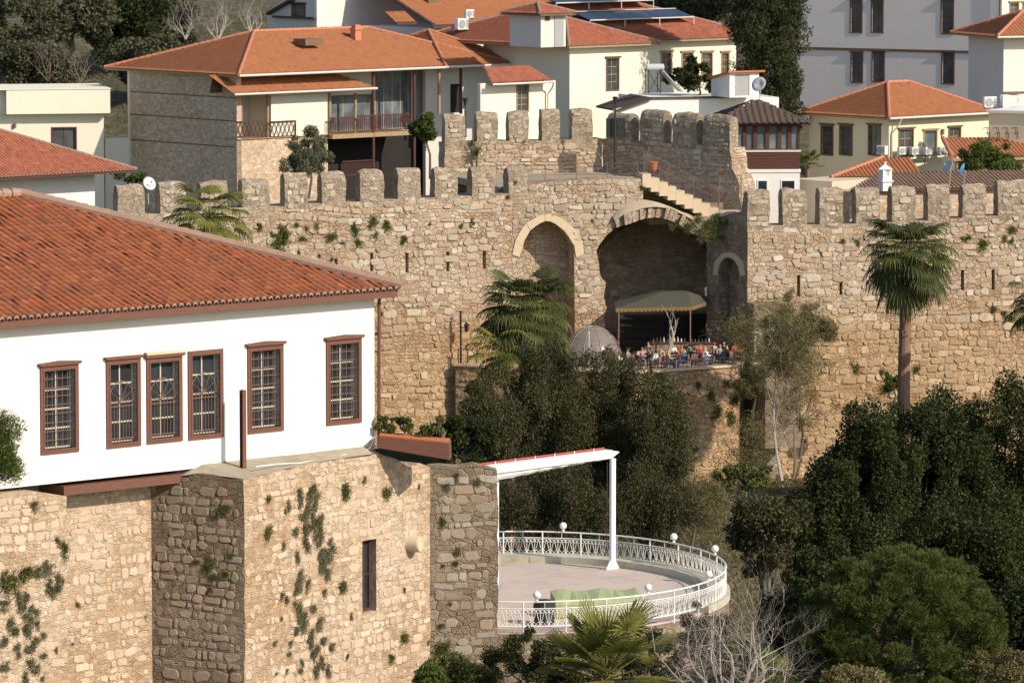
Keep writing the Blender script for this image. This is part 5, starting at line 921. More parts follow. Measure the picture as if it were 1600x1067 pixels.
# --- small house right edge, terrace roof with a/c and chairs
F = FR(1568, 100, 372, 20); b = bld('eaved_house', 'house at the right edge with a low red eave against the taupe block', F, 1, 28); z1 = F.hit(1568, 57)[1]; m = MB(); m.plate(F, rect(0, 8, 24, z1), (), 0, .3); m.plate(F.left(0), rect(-6, -.31, 24, z1), (), 0, .3); m.build('wall', M['mauve'], b)
hip_roof(F, -1, 9, 1, -7, z1+.02, .42, M['tile_far'], b); m = MB(); z0 = F.hit(1568, 148)[1]; m.box(F, 0, 8, .002, .1, z0, z0+.2); m.build('string_course', M['trimd'], b)
F = FR(1545, 185, 348, -28); b = bld('roof_terrace_house', 'cream house with a white edged flat roof right of the yellow house', F, 2, 24); z1 = F.hit(1545, 172)[1]
m = MB(); m.box(F, 0, 9, -6, 0, 20, z1-.2); m.build('wall', M['yellow'], b); m = MB(); m.box(F, -.15, 9, -6.1, .15, z1-.19, z1); m.build('roof_slab', M['white'], b)
Fq = FR(1545, 150, 351, 20); ac(Fq, 1548, 160, 0, 'white air conditioner on the flat roof right of the yellow house', 1.1)
for i, (x, y) in enumerate(((1572, 156), (1598, 155))):
    c = PY(x, y, 351); t = thing('patio_chair', ['white tubular patio chair on the flat roof beside the air conditioner', 'white tubular patio chair cut by the right edge of the photo'][i], 'chair', c-Vector((0, 0, .4)), 'patio chairs'); FQ = Frame(c, Vector((1, .2, 0))); z0 = c.z
    m = MB()
    for w_ in (-.25, .25): m.tube([FQ.pt(-.3, z0-.4, w_), FQ.pt(-.3, z0+.3, w_), FQ.pt(.2, z0+.3, w_), FQ.pt(.32, z0+.15, w_), FQ.pt(.3, z0-.4, w_)], .03, 6)
    m.build('frame', M['whitem'], t); m = MB(); m.box(FQ, -.28, .26, -.25, .25, z0-.05, z0); m.build('seat', M['whitem'], t)
for i, x in enumerate((1541, 1556, 1570, 1585)):
    c = PY(x, 208, 346.5); FQ = Frame(c, Vector((1, -.4, 0))); t = thing('folded_chair', f'{ORD[i]} from left of the four dark chairs by the cream wall', 'chair', c-Vector((0, 0, .4)), 'dark chairs by the cream wall'); z0 = c.z
    m = MB(); m.tube([FQ.pt(-.25, z0+.3, 0), FQ.pt(.05, z0+.35, 0), FQ.pt(.2, z0-.4, .1)], .03, 5); m.tube([FQ.pt(-.25, z0+.3, -.4), FQ.pt(.05, z0+.35, -.4), FQ.pt(.2, z0-.4, -.3)], .03, 5); m.build('frame', M['black'], t); m = MB(); m.box(FQ, -.05, .2, -.4, .0, z0-.05, z0-.01); m.build('seat', M['black'], t)
Fr = FR(760, 30, 366, 42)
ac(Fr, 764, 40, 0, 'small white air conditioner in front of the roof hut', 1.0, 'air conditioners behind the balcony house'); ac(Fr, 735, 22, -.3, 'dark faced air conditioner behind the wing roof, higher of two', .9, 'air conditioners behind the balcony house'); ac(Fr, 724, 38, .5, 'tall white cased air conditioner at the ridge of the wing roof', 1.2, 'air conditioners behind the balcony house')
# street lamps on the upper wall, notice frame, pot, fence
def lamp(px, yt, yb, Y, label):
    p0, p1 = PY(px, yb, Y), PY(px, yt, Y); t = thing('street_lamp', label, 'street lamp', p0, 'black street lamps on the upper wall'); z1 = p1.z
    m = MB(); m.tube([p0, Vector((p0.x, p0.y, z1-.45))], [.09, .05], 8); m.build('pole', M['black'], t); m = MB(); m.lathe(Vector((p0.x, p0.y, z1-.45)), [(.07, 0), (.17, .4), (.19, .42), (.12, .48)], 8); m.build('lantern', M['black'], t)
lamp(961, 152, 262, 327, 'black street lamp standing before the shaded corner merlons'); lamp(727, 154, 215, 333, 'black street lamp between the balcony house and the upper wall')
p = PY(962, 200, 327.2); t = thing('floodlight_rack', 'black rack of floodlights fixed on the lamp pole at the wall corner', 'floodlight', p-Vector((0, 0, .6))); FQ = Frame(p, Vector((1, .1, 0)))
m = MB()
for z in (-.6, 0, .6): m.box(FQ, -.62, .62, -.03, .03, p.z+z-.025, p.z+z+.025)
for u in (-.62, .58): m.box(FQ, u, u+.04, -.029, .029, p.z-.6, p.z+.6)
m.build('frame', M['black'], t)
for u in (-.3, .3):
    for z in (-.3, .3): m = MB(); m.box(FQ, u-.27, u+.27, -.2, .0, p.z+z-.26, p.z+z+.26); m.build('floodlight', M['black'], t, bevel=.03)
p = PY(1021, 268, 326.5); m = MB(); m.lathe(p, [(.12, 0), (.2, .1), (.27, .5), (.31, .54), (.31, .62), (.25, .63), (.2, .55)], 14); tag(m.build('terracotta_pot', M['pot'], None, p), 'orange terracotta pot on the wall walk at the top of the stone steps', 'pot')
def fence(P0, P1, h, label, n, mat='grille', bars=0, mesh=0):
    t = thing('metal_fence', label, 'fence', P0); m = MB(); d = P1-P0
    for i in range(n+1): p = P0+d*i/n; m = MB(); m.tube([p, p+Vector((0, 0, h))], .025, 5); m.build('post', M[mat], t)
    m = MB()
    for z in (h, h*.55): m.tube([P0+Vector((0, 0, z)), P1+Vector((0, 0, z))], .015, 4)
    for i in range(bars): p = P0+d*(i+.5)/bars; m.tube([p+Vector((0, 0, .05)), p+Vector((0, 0, h*mesh if mesh else h))], .009, 3, False)
    m.build('rail', M[mat], t)
zw_ = zf+.01; A_ = FA2.pt(FA2.hit(806, 283)[0], zw_, -.5); B_ = FA2.pt(FA2.hit(1000, 278)[0], zw_, -.5); fence(A_, B_, 1.45, 'thin dark fence along the edge of the wall walk', 4, bars=90, mesh=.35)
u0, za = FA2.hit(1006, 272, -.3); ub_, zb_ = FA2.hit(1122, 330, -.3); fence(FA2.pt(u0, za, -.3), FA2.pt(ub_, zb_, -.3), 1.4, 'thin dark fence running down beside the stone steps', 3, bars=50)
fence(FA2.pt(ub_+.05, zb_, -.3), FA2.pt(FA2.hit(1158, 333, -.3)[0], zb_, -.3), 2.2, 'short tall fence section at the foot of the stone steps', 1, bars=14)
# ================================================================= CAFE TERRACE
zc = zT
def TP(px, w):      # a floor point w metres (in depth) behind the terrace edge
    F = FTa if px < 990 else FTb; e = F.pt(*F.hit(px, 577)); q = PY(px, 577, e.y+w); return Vector((q.x, q.y, zT))
def TH(px, py, w): return PY(px, py, TP(px, w).y).z
# olive canopy
def TZ(px, py): p = PZ(px, py, zT); return p
cp = TP(1040, 6.6); FCn = Frame(Vector((cp.x, cp.y, 0)), Vector((math.cos(R(14)), math.sin(R(14)), 0))); t = thing('canvas_canopy', 'olive green hipped canvas canopy over the bar in front of the vault', 'canopy', (cp.x, cp.y, zT))
ua, za = FCn.hit(962, 482, 1.5); ub, zb_ = FCn.hit(1081, 484, 1.5); ze2 = za; uc, zd = FCn.hit(1119, 478, -3.2); ta, zt = FCn.hit(1030, 456, -.8); tb, _ = FCn.hit(1073, 456, -.8)
E = [FCn.pt(ua, ze2, 1.5), FCn.pt(ub, ze2, 1.5), FCn.pt(uc, ze2, -3.2), FCn.pt(ua+1.2, ze2, -3.2)]; T2 = [FCn.pt(ta, zt, -.4), FCn.pt(tb, zt, -.4), FCn.pt(tb, zt, -1.4), FCn.pt(ta, zt, -1.4)]
m = MB(); m.add(E+T2, [(0, 1, 5, 4), (1, 2, 6, 5), (2, 3, 7, 6), (3, 0, 4, 7), (4, 5, 6, 7)]); m.add(E+T2, [(4, 5, 1, 0), (5, 6, 2, 1), (6, 7, 3, 2), (7, 4, 0, 3), (7, 6, 5, 4)]); m.v[8:] = [(x, y, z-.03) for x, y, z in m.v[8:]]; m.build('canvas', M['olive'], t)
m = MB()
for a, b_ in ((0, 1), (1, 2), (2, 3), (3, 0)):
    d = E[b_]-E[a]; n = int(d.length/.25)
    for i in range(n): p, q = E[a]+d*i/n, E[a]+d*(i+.96)/n; k = (p+q)/2; m.add([p, q, q-Vector((0, 0, .18)), k-Vector((0, 0, .27)), p-Vector((0, 0, .18))], [(0, 1, 2, 3, 4)])
m.build('valance', plain('ochre_valance', (.18, .12, .05), .9), t)
for p in E: m = MB(); q = p+(cp-p)*.06; m.tube([Vector((q.x, q.y, zT)), Vector((q.x, q.y, ze2))], .05, 6); m.build('post', M['grille'], t)
# bar counter
FBr = Frame(TP(1090, 5), Vector((math.cos(R(10)), math.sin(R(10)), 0))); t = thing('bar_counter', 'stone bar counter under the olive canopy', 'counter', FBr.pt(0, zT)); m = MB(); m.box(FBr, -.3, 1.15, -.7, 0, zT, zT+1.05); m.box(FBr, -2.6, -.31, -1.8, -1.1, zT, zT+1.0); m.build('counter_body', M['grey_stone'], t); m = MB(); m.box(FBr, -.4, 1.25, -.8, .1, zT+1.055, zT+1.12); m.box(FBr, -2.7, -.41, -1.9, -1.0, zT+1.005, zT+1.07); m.build('counter_top', M['wood'], t)
for i in range(16):
    p = FBr.pt(-2.5+i*.22, zT+1.075 if -2.5+i*.22 < -.5 else zT+1.13, -1.4 if -2.5+i*.22 < -.5 else -.4); m = MB(); h = random.uniform(.2, .32); m.lathe(p, [(.04, 0), (.042, h*.6), (.015, h*.75), (.015, h)], 8); tag(m.build('bottle', M[random.choice(['glass_b', 'olive', 'whitem', 'grille'])], None, p), f'{ORD[i]} bottle from the left on the pale bar counter', 'bottle', 'bottles on the bar counter')
bk = TP(1055, 11.8); FBk = Frame(bk, Vector((1, .2, 0))); t = thing('back_bar', 'dark timber back bar with shelves in the shade of the canopy', 'shelf', bk); m = MB(); m.box(FBk, -3.6, 2.6, -.5, -.4, zT, zT+2.3); 
for i in range(5): m.box(FBk, -3.6, 2.6, -.395, 0, zT+.3+i*.45, zT+.34+i*.45)
m.build('shelving', M['black'], t)
# transparent dome
dc = TP(925, 5.0); t = thing('garden_dome', 'see-through plastic garden dome on the left of the café terrace', 'dome', dc); rr_ = 1.85
gm_, gn, gb = mat_new('dome_film'); gb.inputs['Base Color'].default_value = (.36, .30, .26, 1); gb.inputs['Roughness'].default_value = .15; tb_ = N(gn, 'BsdfTransparent'); mx = N(gn, 'MixShader', i_0=.55); gn.links.new(tb_.outputs[0], mx.inputs[1]); gn.links.new(gb.outputs[0], mx.inputs[2]); gn.links.new(mx.outputs[0], gn.nodes['Material Output'].inputs[0])
m = MB(); m.lathe(dc, [(rr_*math.cos(a), rr_*1.25*math.sin(a)) for a in [i*math.pi/2/10 for i in range(10)]]+[(.05, rr_*1.25)], 20); m.build('film', gm_, t, smooth=True)
m = MB()
for i in range(10):
    a = i*math.pi/5; m.tube([dc+Vector((math.cos(a)*math.cos(b)*rr_*1.01, math.sin(a)*math.cos(b)*rr_*1.01, math.sin(b)*rr_*1.26)) for b in [j*math.pi/2/8 for j in range(9)]], .014, 4)
for b in (.02, .4, .8, 1.2): m.tube([dc+Vector((math.cos(a)*math.cos(b)*rr_*1.01, math.sin(a)*math.cos(b)*rr_*1.01, math.sin(b)*rr_*1.26)) for a in [j*math.pi/10 for j in range(21)]], .014, 4)
m.build('frame', M['grey'], t)
def pole(px, yt, w, label, r=.04, mat='gutter', name='pole'):
    p = TP(px, w); z = TH(px, yt, w); m = MB(); m.tube([p, Vector((p.x, p.y, z))], r, 6); m.lathe(Vector((p.x, p.y, z)), [(r*1.6, 0), (r*1.6, .06), (r*.5, .1)], 6); tag(m.build(name, M[mat], None, p), label, 'pole')
pole(1111, 354, 10, 'tall thin pole at the right side of the vault'); pole(920, 521, .8, 'short pale pole at the terrace edge before the dome'); pole(720, 488, .35, 'dark post with a lantern at the left end of the café terrace', .07, 'black')
p = TP(729, .35); z = TH(729, 510, .35); m = MB(); c = Vector((p.x, p.y, z-.35)); m.lathe(c, [(.05, 0), (.12, .06), (.15, .38), (.2, .42), (.04, .6)], 6); m.tube([c+Vector((0, 0, .6)), c+Vector((-.35, 0, .65))], .02, 4); tag(m.build('wall_lantern', M['black'], None, c), 'black lantern hanging on the post left of the central palm', 'lantern')
fence(TP(716, .2)+Vector((0, 0, .15)), TP(745, .2)+Vector((0, 0, .15)), .9, 'low black fence at the left end of the café terrace', 2, 'black', 12)
p0, p1 = TP(994, .35)+Vector((0, 0, .15)), TP(1150, .35)+Vector((0, 0, .15)); fence(p0, p1, .4, 'low cable fence along the front edge of the café terrace', 6, 'grille')
# patio heaters
for px, w_, lb in ((1180, 3.0, 'tall tapering patio heater at the right end of the café terrace'),):
    p = FW.pt(FW.hit(px, 560, 3.2)[0], zT, 3.2); t = thing('patio_heater', lb, 'patio heater', p)
    m = MB(); m.lathe(p, [(.28, 0), (.28, .12), (.1, .2), (.1, 1.9)], 4); m.lathe(p+Vector((0, 0, 1.9)), [(.1, 0), (.35, .12), (.05, .2)], 12); m.build('frame', M['gutter'], t)
m = MB(); pa = FW.pt(FW.hit(1200, 560, 3.6)[0], 0, 3.6); u0 = FW.hit(1160, 560)[0]; u1 = FW.hit(1215, 560)[0]; m.box(FW, u0, u1, 1.62, 4.2, zT-5, zT-.05); tag(m.build('terrace_extension', M['grey_stone'], None, FW.pt((u0+u1)/2, zT-5, 3)), 'stone footing that carries the right end of the café terrace', 'terrace')
# ================================================================= VEGETATION
def tree(name, label, cat, c, r, base, mat, npuff, ps, nleaf, L, W, bark='bark', group=None, flat=.8, jit=1.0, radial=0, axis=None, fill=.5, shell=.5, trunk_r=.22, lower=-.7, extra=(), mx=1.08):
    base = Vector(base); t = thing(name, label, cat, base, group); pf = puffs(c, r, npuff, ps, flat, shell, lower, mx)+list(extra)
    m = MB(); top = Vector((c[0], c[1], c[2]-r[2]*.1)); m.tube([base-Vector((0, 0, .5)), base.lerp(top, .4)+Vector((.2, .1, 0)), top], [trunk_r*1.3, trunk_r, trunk_r*.55], 8, False)
    for q, _ in random.sample(pf, min(len(pf), 14)): p0 = base.lerp(top, random.uniform(.45, .95)); m.tube([p0, p0.lerp(Vector(q), .5)+Vector((0, 0, -.15)), Vector(q)], [trunk_r*.45, trunk_r*.28, .03], 5, False)
    m.build('trunk', M[bark], t)
    crown('crown', t, pf, nleaf, L, W, M['leaf_'+mat], axis, jit, fill, radial); return t
def at(px, py, Y): return PY(px, py, Y)
def ell(px, py, hw, hh, Y, dk=.8): s = FPX/Y; c = at(px, py, Y); return c, (hw/s, hw/s*dk, hh/s)
def gz(p, d=0): return Vector((p.x, p.y, ground_z(p.x, p.y)-d))
# dark conifers in front of the café terrace
GC = 'conifers below the café terrace'
def conif(px, py, hw, hh, Y, k, n, lb, ps=.72): c, r = ell(px, py, hw, hh, Y, .7); tree('conifer', lb, 'tree', c, r, gz(c), 'conifer', k, ps, n, .17, .055, group=GC, flat=1.5, axis=(0, 0, -1.0), jit=.9, fill=.2, shell=.3, trunk_r=.3, lower=-1)
conif(925, 672, 120, 128, 288, 130, 90000, 'tallest drooping dark conifer right of centre in front of the café terrace')
conif(1015, 690, 70, 92, 285, 60, 42000, 'drooping conifer on the right flank of the tallest conifer')
conif(835, 660, 80, 120, 284, 80, 52000, 'dark conifer between the central palm and the tallest conifer')
conif(770, 690, 52, 100, 280, 46, 30000, 'narrow dark conifer at the left corner of the terrace wall')
conif(860, 795, 120, 58, 264, 60, 40000, 'lowest dark conifer directly behind the white awning frame')
conif(1010, 800, 70, 55, 268, 36, 24000, 'dark bushy conifer right of the awning post below the tallest conifer')
# right dark evergreens
G = 'dark evergreens on the right slope'
def dark(px, py, hw, hh, Y, n, lbl, ps=.95, k=60): c, r = ell(px, py, hw, hh, Y); tree('evergreen_tree', lbl, 'tree', c, r, gz(c), 'dark', int(k*1.5), ps*.74, int(n*1.5), .16, .10, group=G, flat=1.55, fill=.4, shell=.5, trunk_r=.3, lower=-.95)
dark(1560, 752, 125, 160, 258, 62000, 'tall dark evergreen at the right edge under the right wall', 1.0, 75)
dark(1430, 760, 115, 125, 250, 48000, 'dark evergreen at the foot of the tall palm', .95, 60)
dark(1335, 790, 80, 132, 242, 42000, 'dark evergreen with a pointed top left of the tall palm', .85, 55)
dark(1285, 835, 68, 92, 228, 30000, 'dark evergreen with a rounded crown left of the pine', .8, 40)
dark(1490, 905, 150, 110, 228, 46000, 'wide dark evergreen between the pine and the right edge', .95, 60)
dark(1590, 1010, 80, 120, 212, 26000, 'dark evergreen in the lower right corner behind the pine', .8, 34)
dark(1240, 985, 45, 60, 206, 24000, 'dark evergreen filling the gap between the bare shrub and the pine', .7, 34)
dark(1300, 960, 70, 90, 204, 24000, 'dark evergreen directly behind the left side of the pine', .75, 34)
c, r = ell(1199, 835, 46, 92, 214); tree('evergreen_tree', 'small greyish evergreen standing between the bare shrub and the dark trees', 'tree', c, r, gz(c), 'conifer', 26, .65, 22000, .17, .08, group=G, fill=.4)
# pine in the foreground
c, r = ell(1405, 1005, 165, 150, 190, .9); t = tree('pine_tree', 'bright green rounded pine in the lower right corner', 'tree', c, r, gz(c), 'pine', 330, .46, 330000, .16, .026, flat=.85, radial=1.5, jit=.7, fill=.6, shell=.84, lower=-.75, axis=(0, 0, .3), trunk_r=.22, extra=[(tuple(c), tuple(x*.86 for x in r))], mx=1.0)
# background hillside trees
G = 'trees on the hillside at top left'
for k, (px, py, hw, hh, Y, mt, lb) in enumerate(((25, 45, 60, 75, 425, 'hill', 'dark green tree in the top left corner'), (110, 30, 60, 60, 432, 'hill', 'dark green tree second from the left edge at the top'), (195, 45, 60, 85, 436, 'dark', 'darkest broad tree behind the balcony house roof'), (262, 40, 45, 62, 440, 'hill', 'olive green tree right of the darkest hillside tree'), (60, 105, 60, 35, 412, 'hill', 'low green tree right above the flat-roofed building'), (240, 100, 70, 35, 416, 'hill', 'low green tree behind the left end of the balcony house roof'), (1075, 8, 50, 26, 420, 'hill', 'green tree behind the cream house roof left of the cypress'), (1010, 0, 40, 20, 425, 'hill', 'green tree top behind the solar panels'))):
    c, r = ell(px, py, hw, hh, Y); tree('hillside_tree', lb, 'tree', c, r, gz(c), mt, 26, 1.25, 16000, .30, .16, group=G, fill=.35, trunk_r=.25)
# cypress
c = at(1194, 60, 358); t = thing('cypress_tree', 'tall dense dark green cypress behind the glazed pavilion', 'tree', gz(c)); bl = []
for i in range(190):
    z = random.uniform(27, 49); fr = (z-27)/22; R_ = 3.0*(1-max(0, (fr-.45)/.75)**1.6)*(.75+.25*min(1, fr*6)); a = random.uniform(0, 6.28); k = R_*random.uniform(.35, .78); q = random.uniform(.7, 1.05); bl.append(((c.x+k*math.cos(a), c.y+k*math.sin(a), z), (q, q, q*1.7)))
crown('crown', t, bl, 150000, .20, .09, M['leaf_cypress'], (0, 0, .8), .8, .45); m = MB(); m.tube([gz(c, 1), Vector((c.x, c.y, 46))], [.35, .1], 8); m.build('trunk', M['bark'], t)
# shrubs by buildings
def shrub(px, py, hw, hh, Y, mat, n, lb, name='shrub', ps=.35, L=.13, W=.06, k=22, grp=None, base=None, **kw): c, r = ell(px, py, hw, hh, Y); return tree(name, lb, 'shrub', c, r, base or Vector((c.x, c.y, c.z-r[2]*(.75 if 'planter' in lb else 1.3))), mat, k, ps, n, L, W, group=grp, fill=.3, trunk_r=.07, **kw)
shrub(482, 245, 30, 42, 334, 'olive', 12000, 'grey green olive shrub in front of the balcony house', 'olive_tree', .42, .2, .045, 34, axis=(0, 0, 1.0)); shrub(462, 262, 24, 34, 333, 'olive', 6000, 'smaller olive shrub leaning left of the larger one', 'olive_tree', .4, .2, .045, 20, axis=(0, 0, 1.0))
shrub(660, 200, 23, 27, 336, 'bush', 7000, 'small leafy tree with a bare trunk left of the upper merlons', 'small_tree', .36, .16, .1, 24, base=PY(672, 268, 336)); shrub(1545, 250, 55, 24, 336, 'bush', 16000, 'rounded green bush over the right end of the crenellated wall', 'bush', .5, .15, .09, 34)
shrub(1090, 125, 42, 24, 349, 'dark', 9000, 'dark leafy tree in front of the cream house windows', 'small_tree', .45, .18, .1, 22); shrub(1075, 110, 14, 18, 349.5, 'dark', 2500, 'small dark tree top by the water heater', 'small_tree', .3, .18, .1, 8)
shrub(-4, 712, 38, 60, 146.5, 'bush', 16000, 'green bush at the left edge against the white house wall', 'bush', .42, .11, .022, 44, axis=(.7, -.2, .7), base=PY(-25, 800, 146.5)); shrub(195, 275, 26, 12, 330, 'bush', 3000, 'low bush between the left red roof and the wall end', 'bush', .35, .14, .08, 12)
shrub(605, 662, 13, 17, 159.9, 'bush', 1500, 'round green plant at the left end of the planter box', 'potted_plant', .14, .07, .05, 10, 'plants in the planter box'); shrub(632, 664, 15, 16, 159.9, 'bush', 1500, 'tallest green plant in the planter box', 'potted_plant', .14, .07, .05, 10, 'plants in the planter box'); shrub(662, 675, 13, 10, 159.9, 'bush', 1000, 'low bright green plant in the planter box', 'potted_plant', .11, .07, .05, 9, 'plants in the planter box'); shrub(684, 668, 9, 15, 159.9, 'tuft', 900, 'thin green plant near the right end of the planter box', 'potted_plant', .12, .07, .04, 8, 'plants in the planter box')
shrub(722, 700, 45, 52, 240, 'dark', 14000, 'dark shrub right of the planter box below the terrace wall', 'shrub', .5, .15, .08, 30); shrub(738, 625, 18, 40, 306, 'bush', 5000, 'ivy green shrub clinging to the left corner of the terrace wall', 'shrub', .4, .17, .1, 18)
shrub(1395, 600, 12, 24, 312, 'bush', 2500, 'green shrub on the right wall just left of the palm trunk', 'wall_shrub', .28, .16, .1, 12)
shrub(1165, 700, 40, 50, 292, 'scrub', 3500, 'brownish thicket at the right end of the terrace wall', 'thicket', .7, .22, .03, 26); shrub(1175, 600, 30, 30, 303, 'scrub', 6000, 'dry bushy growth hanging from the right end of the terrace', 'thicket', .5, .24, .03, 18); shrub(1250, 640, 50, 50, 303, 'scrub', 3500, 'thin olive brown thicket behind the pale bare tree', 'thicket', .6, .24, .025, 26)
shrub(1250, 505, 62, 30, 308, 'scrub', 9000, 'grassy scrub growing on the stone stub by the right wall', 'thicket', .5, .32, .03, 26, axis=(0, 0, 1.2)); shrub(1225, 545, 45, 45, 304, 'scrub', 8000, 'yellowish green reeds right of the café terrace', 'thicket', .55, .34, .03, 22, axis=(0, 0, 1.0))
shrub(1170, 745, 50, 28, 285, 'tuft', 5000, 'green undergrowth at the foot of the pale bare tree', 'shrub', .5, .2, .1, 16); shrub(1080, 790, 55, 45, 268, 'scrub', 7000, 'dry brown undergrowth above the right end of the white railing', 'thicket', .6, .2, .03, 24)
# below the round terrace
for k, (px, py, hw, hh, Y, mt, lb) in enumerate(((815, 1030, 66, 48, 157, 'dark', 'dark shrub under the left part of the round terrace'), (905, 1045, 75, 50, 156, 'conifer', 'dark shrub behind the fan palm at the bottom edge'), (1010, 1035, 65, 52, 158, 'dark', 'dark shrub under the gate of the front railing'), (1095, 1000, 60, 58, 160, 'conifer', 'dark shrub behind the pale bare shrub'), (700, 1045, 28, 18, 156, 'tuft', 'low shrub at the foot of the brown stone wall'), (735, 1062, 38, 20, 152, 'dark', 'dark shrub at the bottom edge left of the fan palm'), (1180, 1060, 70, 45, 158, 'conifer', 'dark shrub at the bottom edge right of the bare shrub'), (675, 1062, 16, 14, 150, 'bush', 'bright yellow green bush at the bottom edge under the bastion'), (1340, 1062, 60, 14, 165, 'scrub', 'dry yellowish shrub at the bottom edge below the pine'), (1560, 1050, 50, 30, 170, 'scrub', 'brown dry shrub in the bottom right corner'))):
    shrub(px, py, hw, hh, Y, mt, 9000, lb, 'shrub', .32, .11, .045, 26)
# scattered ground cover
def cover():
    Cs = []
    for x0, x1, y0, y1, n in ((-10, 40, 262, 312, 110000), (-4, 26, 180, 262, 70000), (-6, 14, 145, 165, 20000), (-70, 0, 405, 470, 50000), (-60, 60, 330, 400, 15000)):
        xs, ys = rng.uniform(x0, x1, n), rng.uniform(y0, y1, n); z = np.array([ground_z(a, b) for a, b in zip(xs, ys)])+rng.random(n)**2*1.2*(.5+.5*np.sin(xs*1.3)*np.cos(ys*1.1)); Cs.append(np.stack([xs, ys, z], 1))
    C = np.concatenate(Cs); V, Fq = leaf_quads(C, .30, .06, np.array([0, 0, .8])); tag(npmesh('ground_cover', V, Fq, M['leaf_scrub']), 'mixed dry and green undergrowth covering the slopes', kind='stuff')
cover()
# bare trees
def bare(name, label, base, dirs, L, r, depth, mat, spread, up, kids=3, group=None, leaves=None, cat='tree', **kw):
    base = Vector(base); t = thing(name, label, cat, base, group); tips = []; m = MB()
    for d in dirs: branches(m, base-Vector((0, 0, .1)), d, L, r, depth, spread, up, kids, tips=tips, **kw)
    m.build('branches', M[mat], t, uv=False)
    if leaves: crown('leaves', t, [(tuple(p), (leaves[1],)*3) for p in tips], leaves[2], leaves[3], leaves[4], M['leaf_'+leaves[0]], leaves[5] if len(leaves) > 5 else None, 1, .1)
    return t
random.seed(21)
bare('bare_shrub', 'pale grey leafless shrub with tangled branches right of the round terrace', PY(1140, 1100, 149), [(-.7, -.2, .6), (.5, -.1, .8), (-.55, -.1, 1), (.1, .2, 1), (.6, 0, .9), (-.2, -.3, 1), (.9, -.2, .7), (-.9, .1, .7), (.35, -.3, 1.1), (1.1, .2, .5), (-1.0, -.2, .4)], 1.6, .045, 5, 'twig', .6, .22, 3, shrink=.76)
bare('bare_shrub', 'smaller leafless shrub at the foot of the brown stone wall', PY(800, 1080, 158), [(-.8, -.1, .9), (-.3, .1, 1), (.3, .2, 1), (.6, 0, .9)], .9, .022, 4, 'twig', .4, .25, 3, shrink=.76)
bare('bare_tree', 'pale slender tree with sparse olive leaves right of the café terrace', PY(1222, 748, 296), [(-.05, 0, 1)], 4.3, .10, 6, 'twig', .5, .3, 3, leaves=('scrub', .6, 16000, .26, .03, (0, 0, -.3)), shrink=.7)
bare('bare_tree', 'second thin tree leaning right beside the pale slender tree', PY(1240, 745, 299), [(.3, 0, 1)], 3.2, .09, 4, 'twig_brown', .45, .3, 3, leaves=('scrub', .45, 2500, .3, .03), shrink=.7)
for i, (px, py, Y, s, lb) in enumerate(((340, 62, 415, 2.3, 'pale bare tree rising behind the balcony house roof'), (395, 55, 418, 2.2, 'bare tree beside the gabled house'), (290, 60, 422, 2.4, 'bare tree between the dark hillside trees and the roof'), (75, 125, 405, 2.3, 'brown bare tree in front of the left hillside trees'), (125, 128, 403, 2.2, 'brown leaning bare tree above the flat-roofed building'))):
    bare('bare_tree', lb, PY(px, py, Y), [(-.3, 0, 1), (.25, 0, 1), (.6, .1, .9), (-.7, 0, .7)], s*.62, .055, 4, 'twig' if i < 3 else 'twig_brown', .36, .3, 3, 'bare trees on the hillside', shrink=.74)
c = TP(1040, 2.6); bare('pollarded_tree', 'bare pollarded tree with knobbly trunk on the café terrace', c, [(.12, 0, 1)], 2.0, .17, 3, 'bark_pale', .3, .45, 3, shrink=.6)
# palms
def frond(mb_, V, Fq, rd, base, d, plen, fr, seg=26, droop=.6, dead=0, span=2.6, hang=0, wk=.062):
    d = Vector(d).normalized(); side = d.cross(Vector((0, 0, 1))); side = side.normalized() if side.length > .05 else Vector((1, 0, 0)); up = side.cross(d)
    pts = []; p = Vector(base); dd = d.copy()
    for i in range(5): pts.append(p.copy()); p += dd*plen/4; dd = (dd+Vector((0, 0, -droop*.16))).normalized()
    mb_.tube(pts, [.035, .028, .022, .018, .014], 4, False); hub = pts[-1]; up = side.cross(dd).normalized(); g0 = random.random()
    for k in range(seg):
        a = (k/(seg-1)-.5)*span; v = (dd*math.cos(a)+side*math.sin(a)).normalized(); L = fr*(.72+.28*math.cos(a*.8))*random.uniform(.9, 1.05); w_ = wk*fr/1.0
        perp = (side*math.cos(a)-dd*math.sin(a)).normalized(); q = hub.copy(); vv = v.copy(); b = len(V); n = 6; fold = up*(.012 if k % 2 else -.012)
        for i in range(n+1):
            t = i/n; ww = w_*(.35+1.1*t if t < .5 else .9*(1-t)*2+.04)*.5; V.append(tuple(q-perp*ww+fold)); V.append(tuple(q+perp*ww-fold)); q = q+vv*(L/n); vv = (vv+Vector((0, 0, -1))*(droop*.10+hang*1.7*max(0, t-.22))).normalized()
        for i in range(n): Fq.append((b+2*i, b+2*i+1, b+2*i+3, b+2*i+2)); rd.append(min(1, max(0, g0*.55+random.random()*.4+(.15 if hang else 0))))
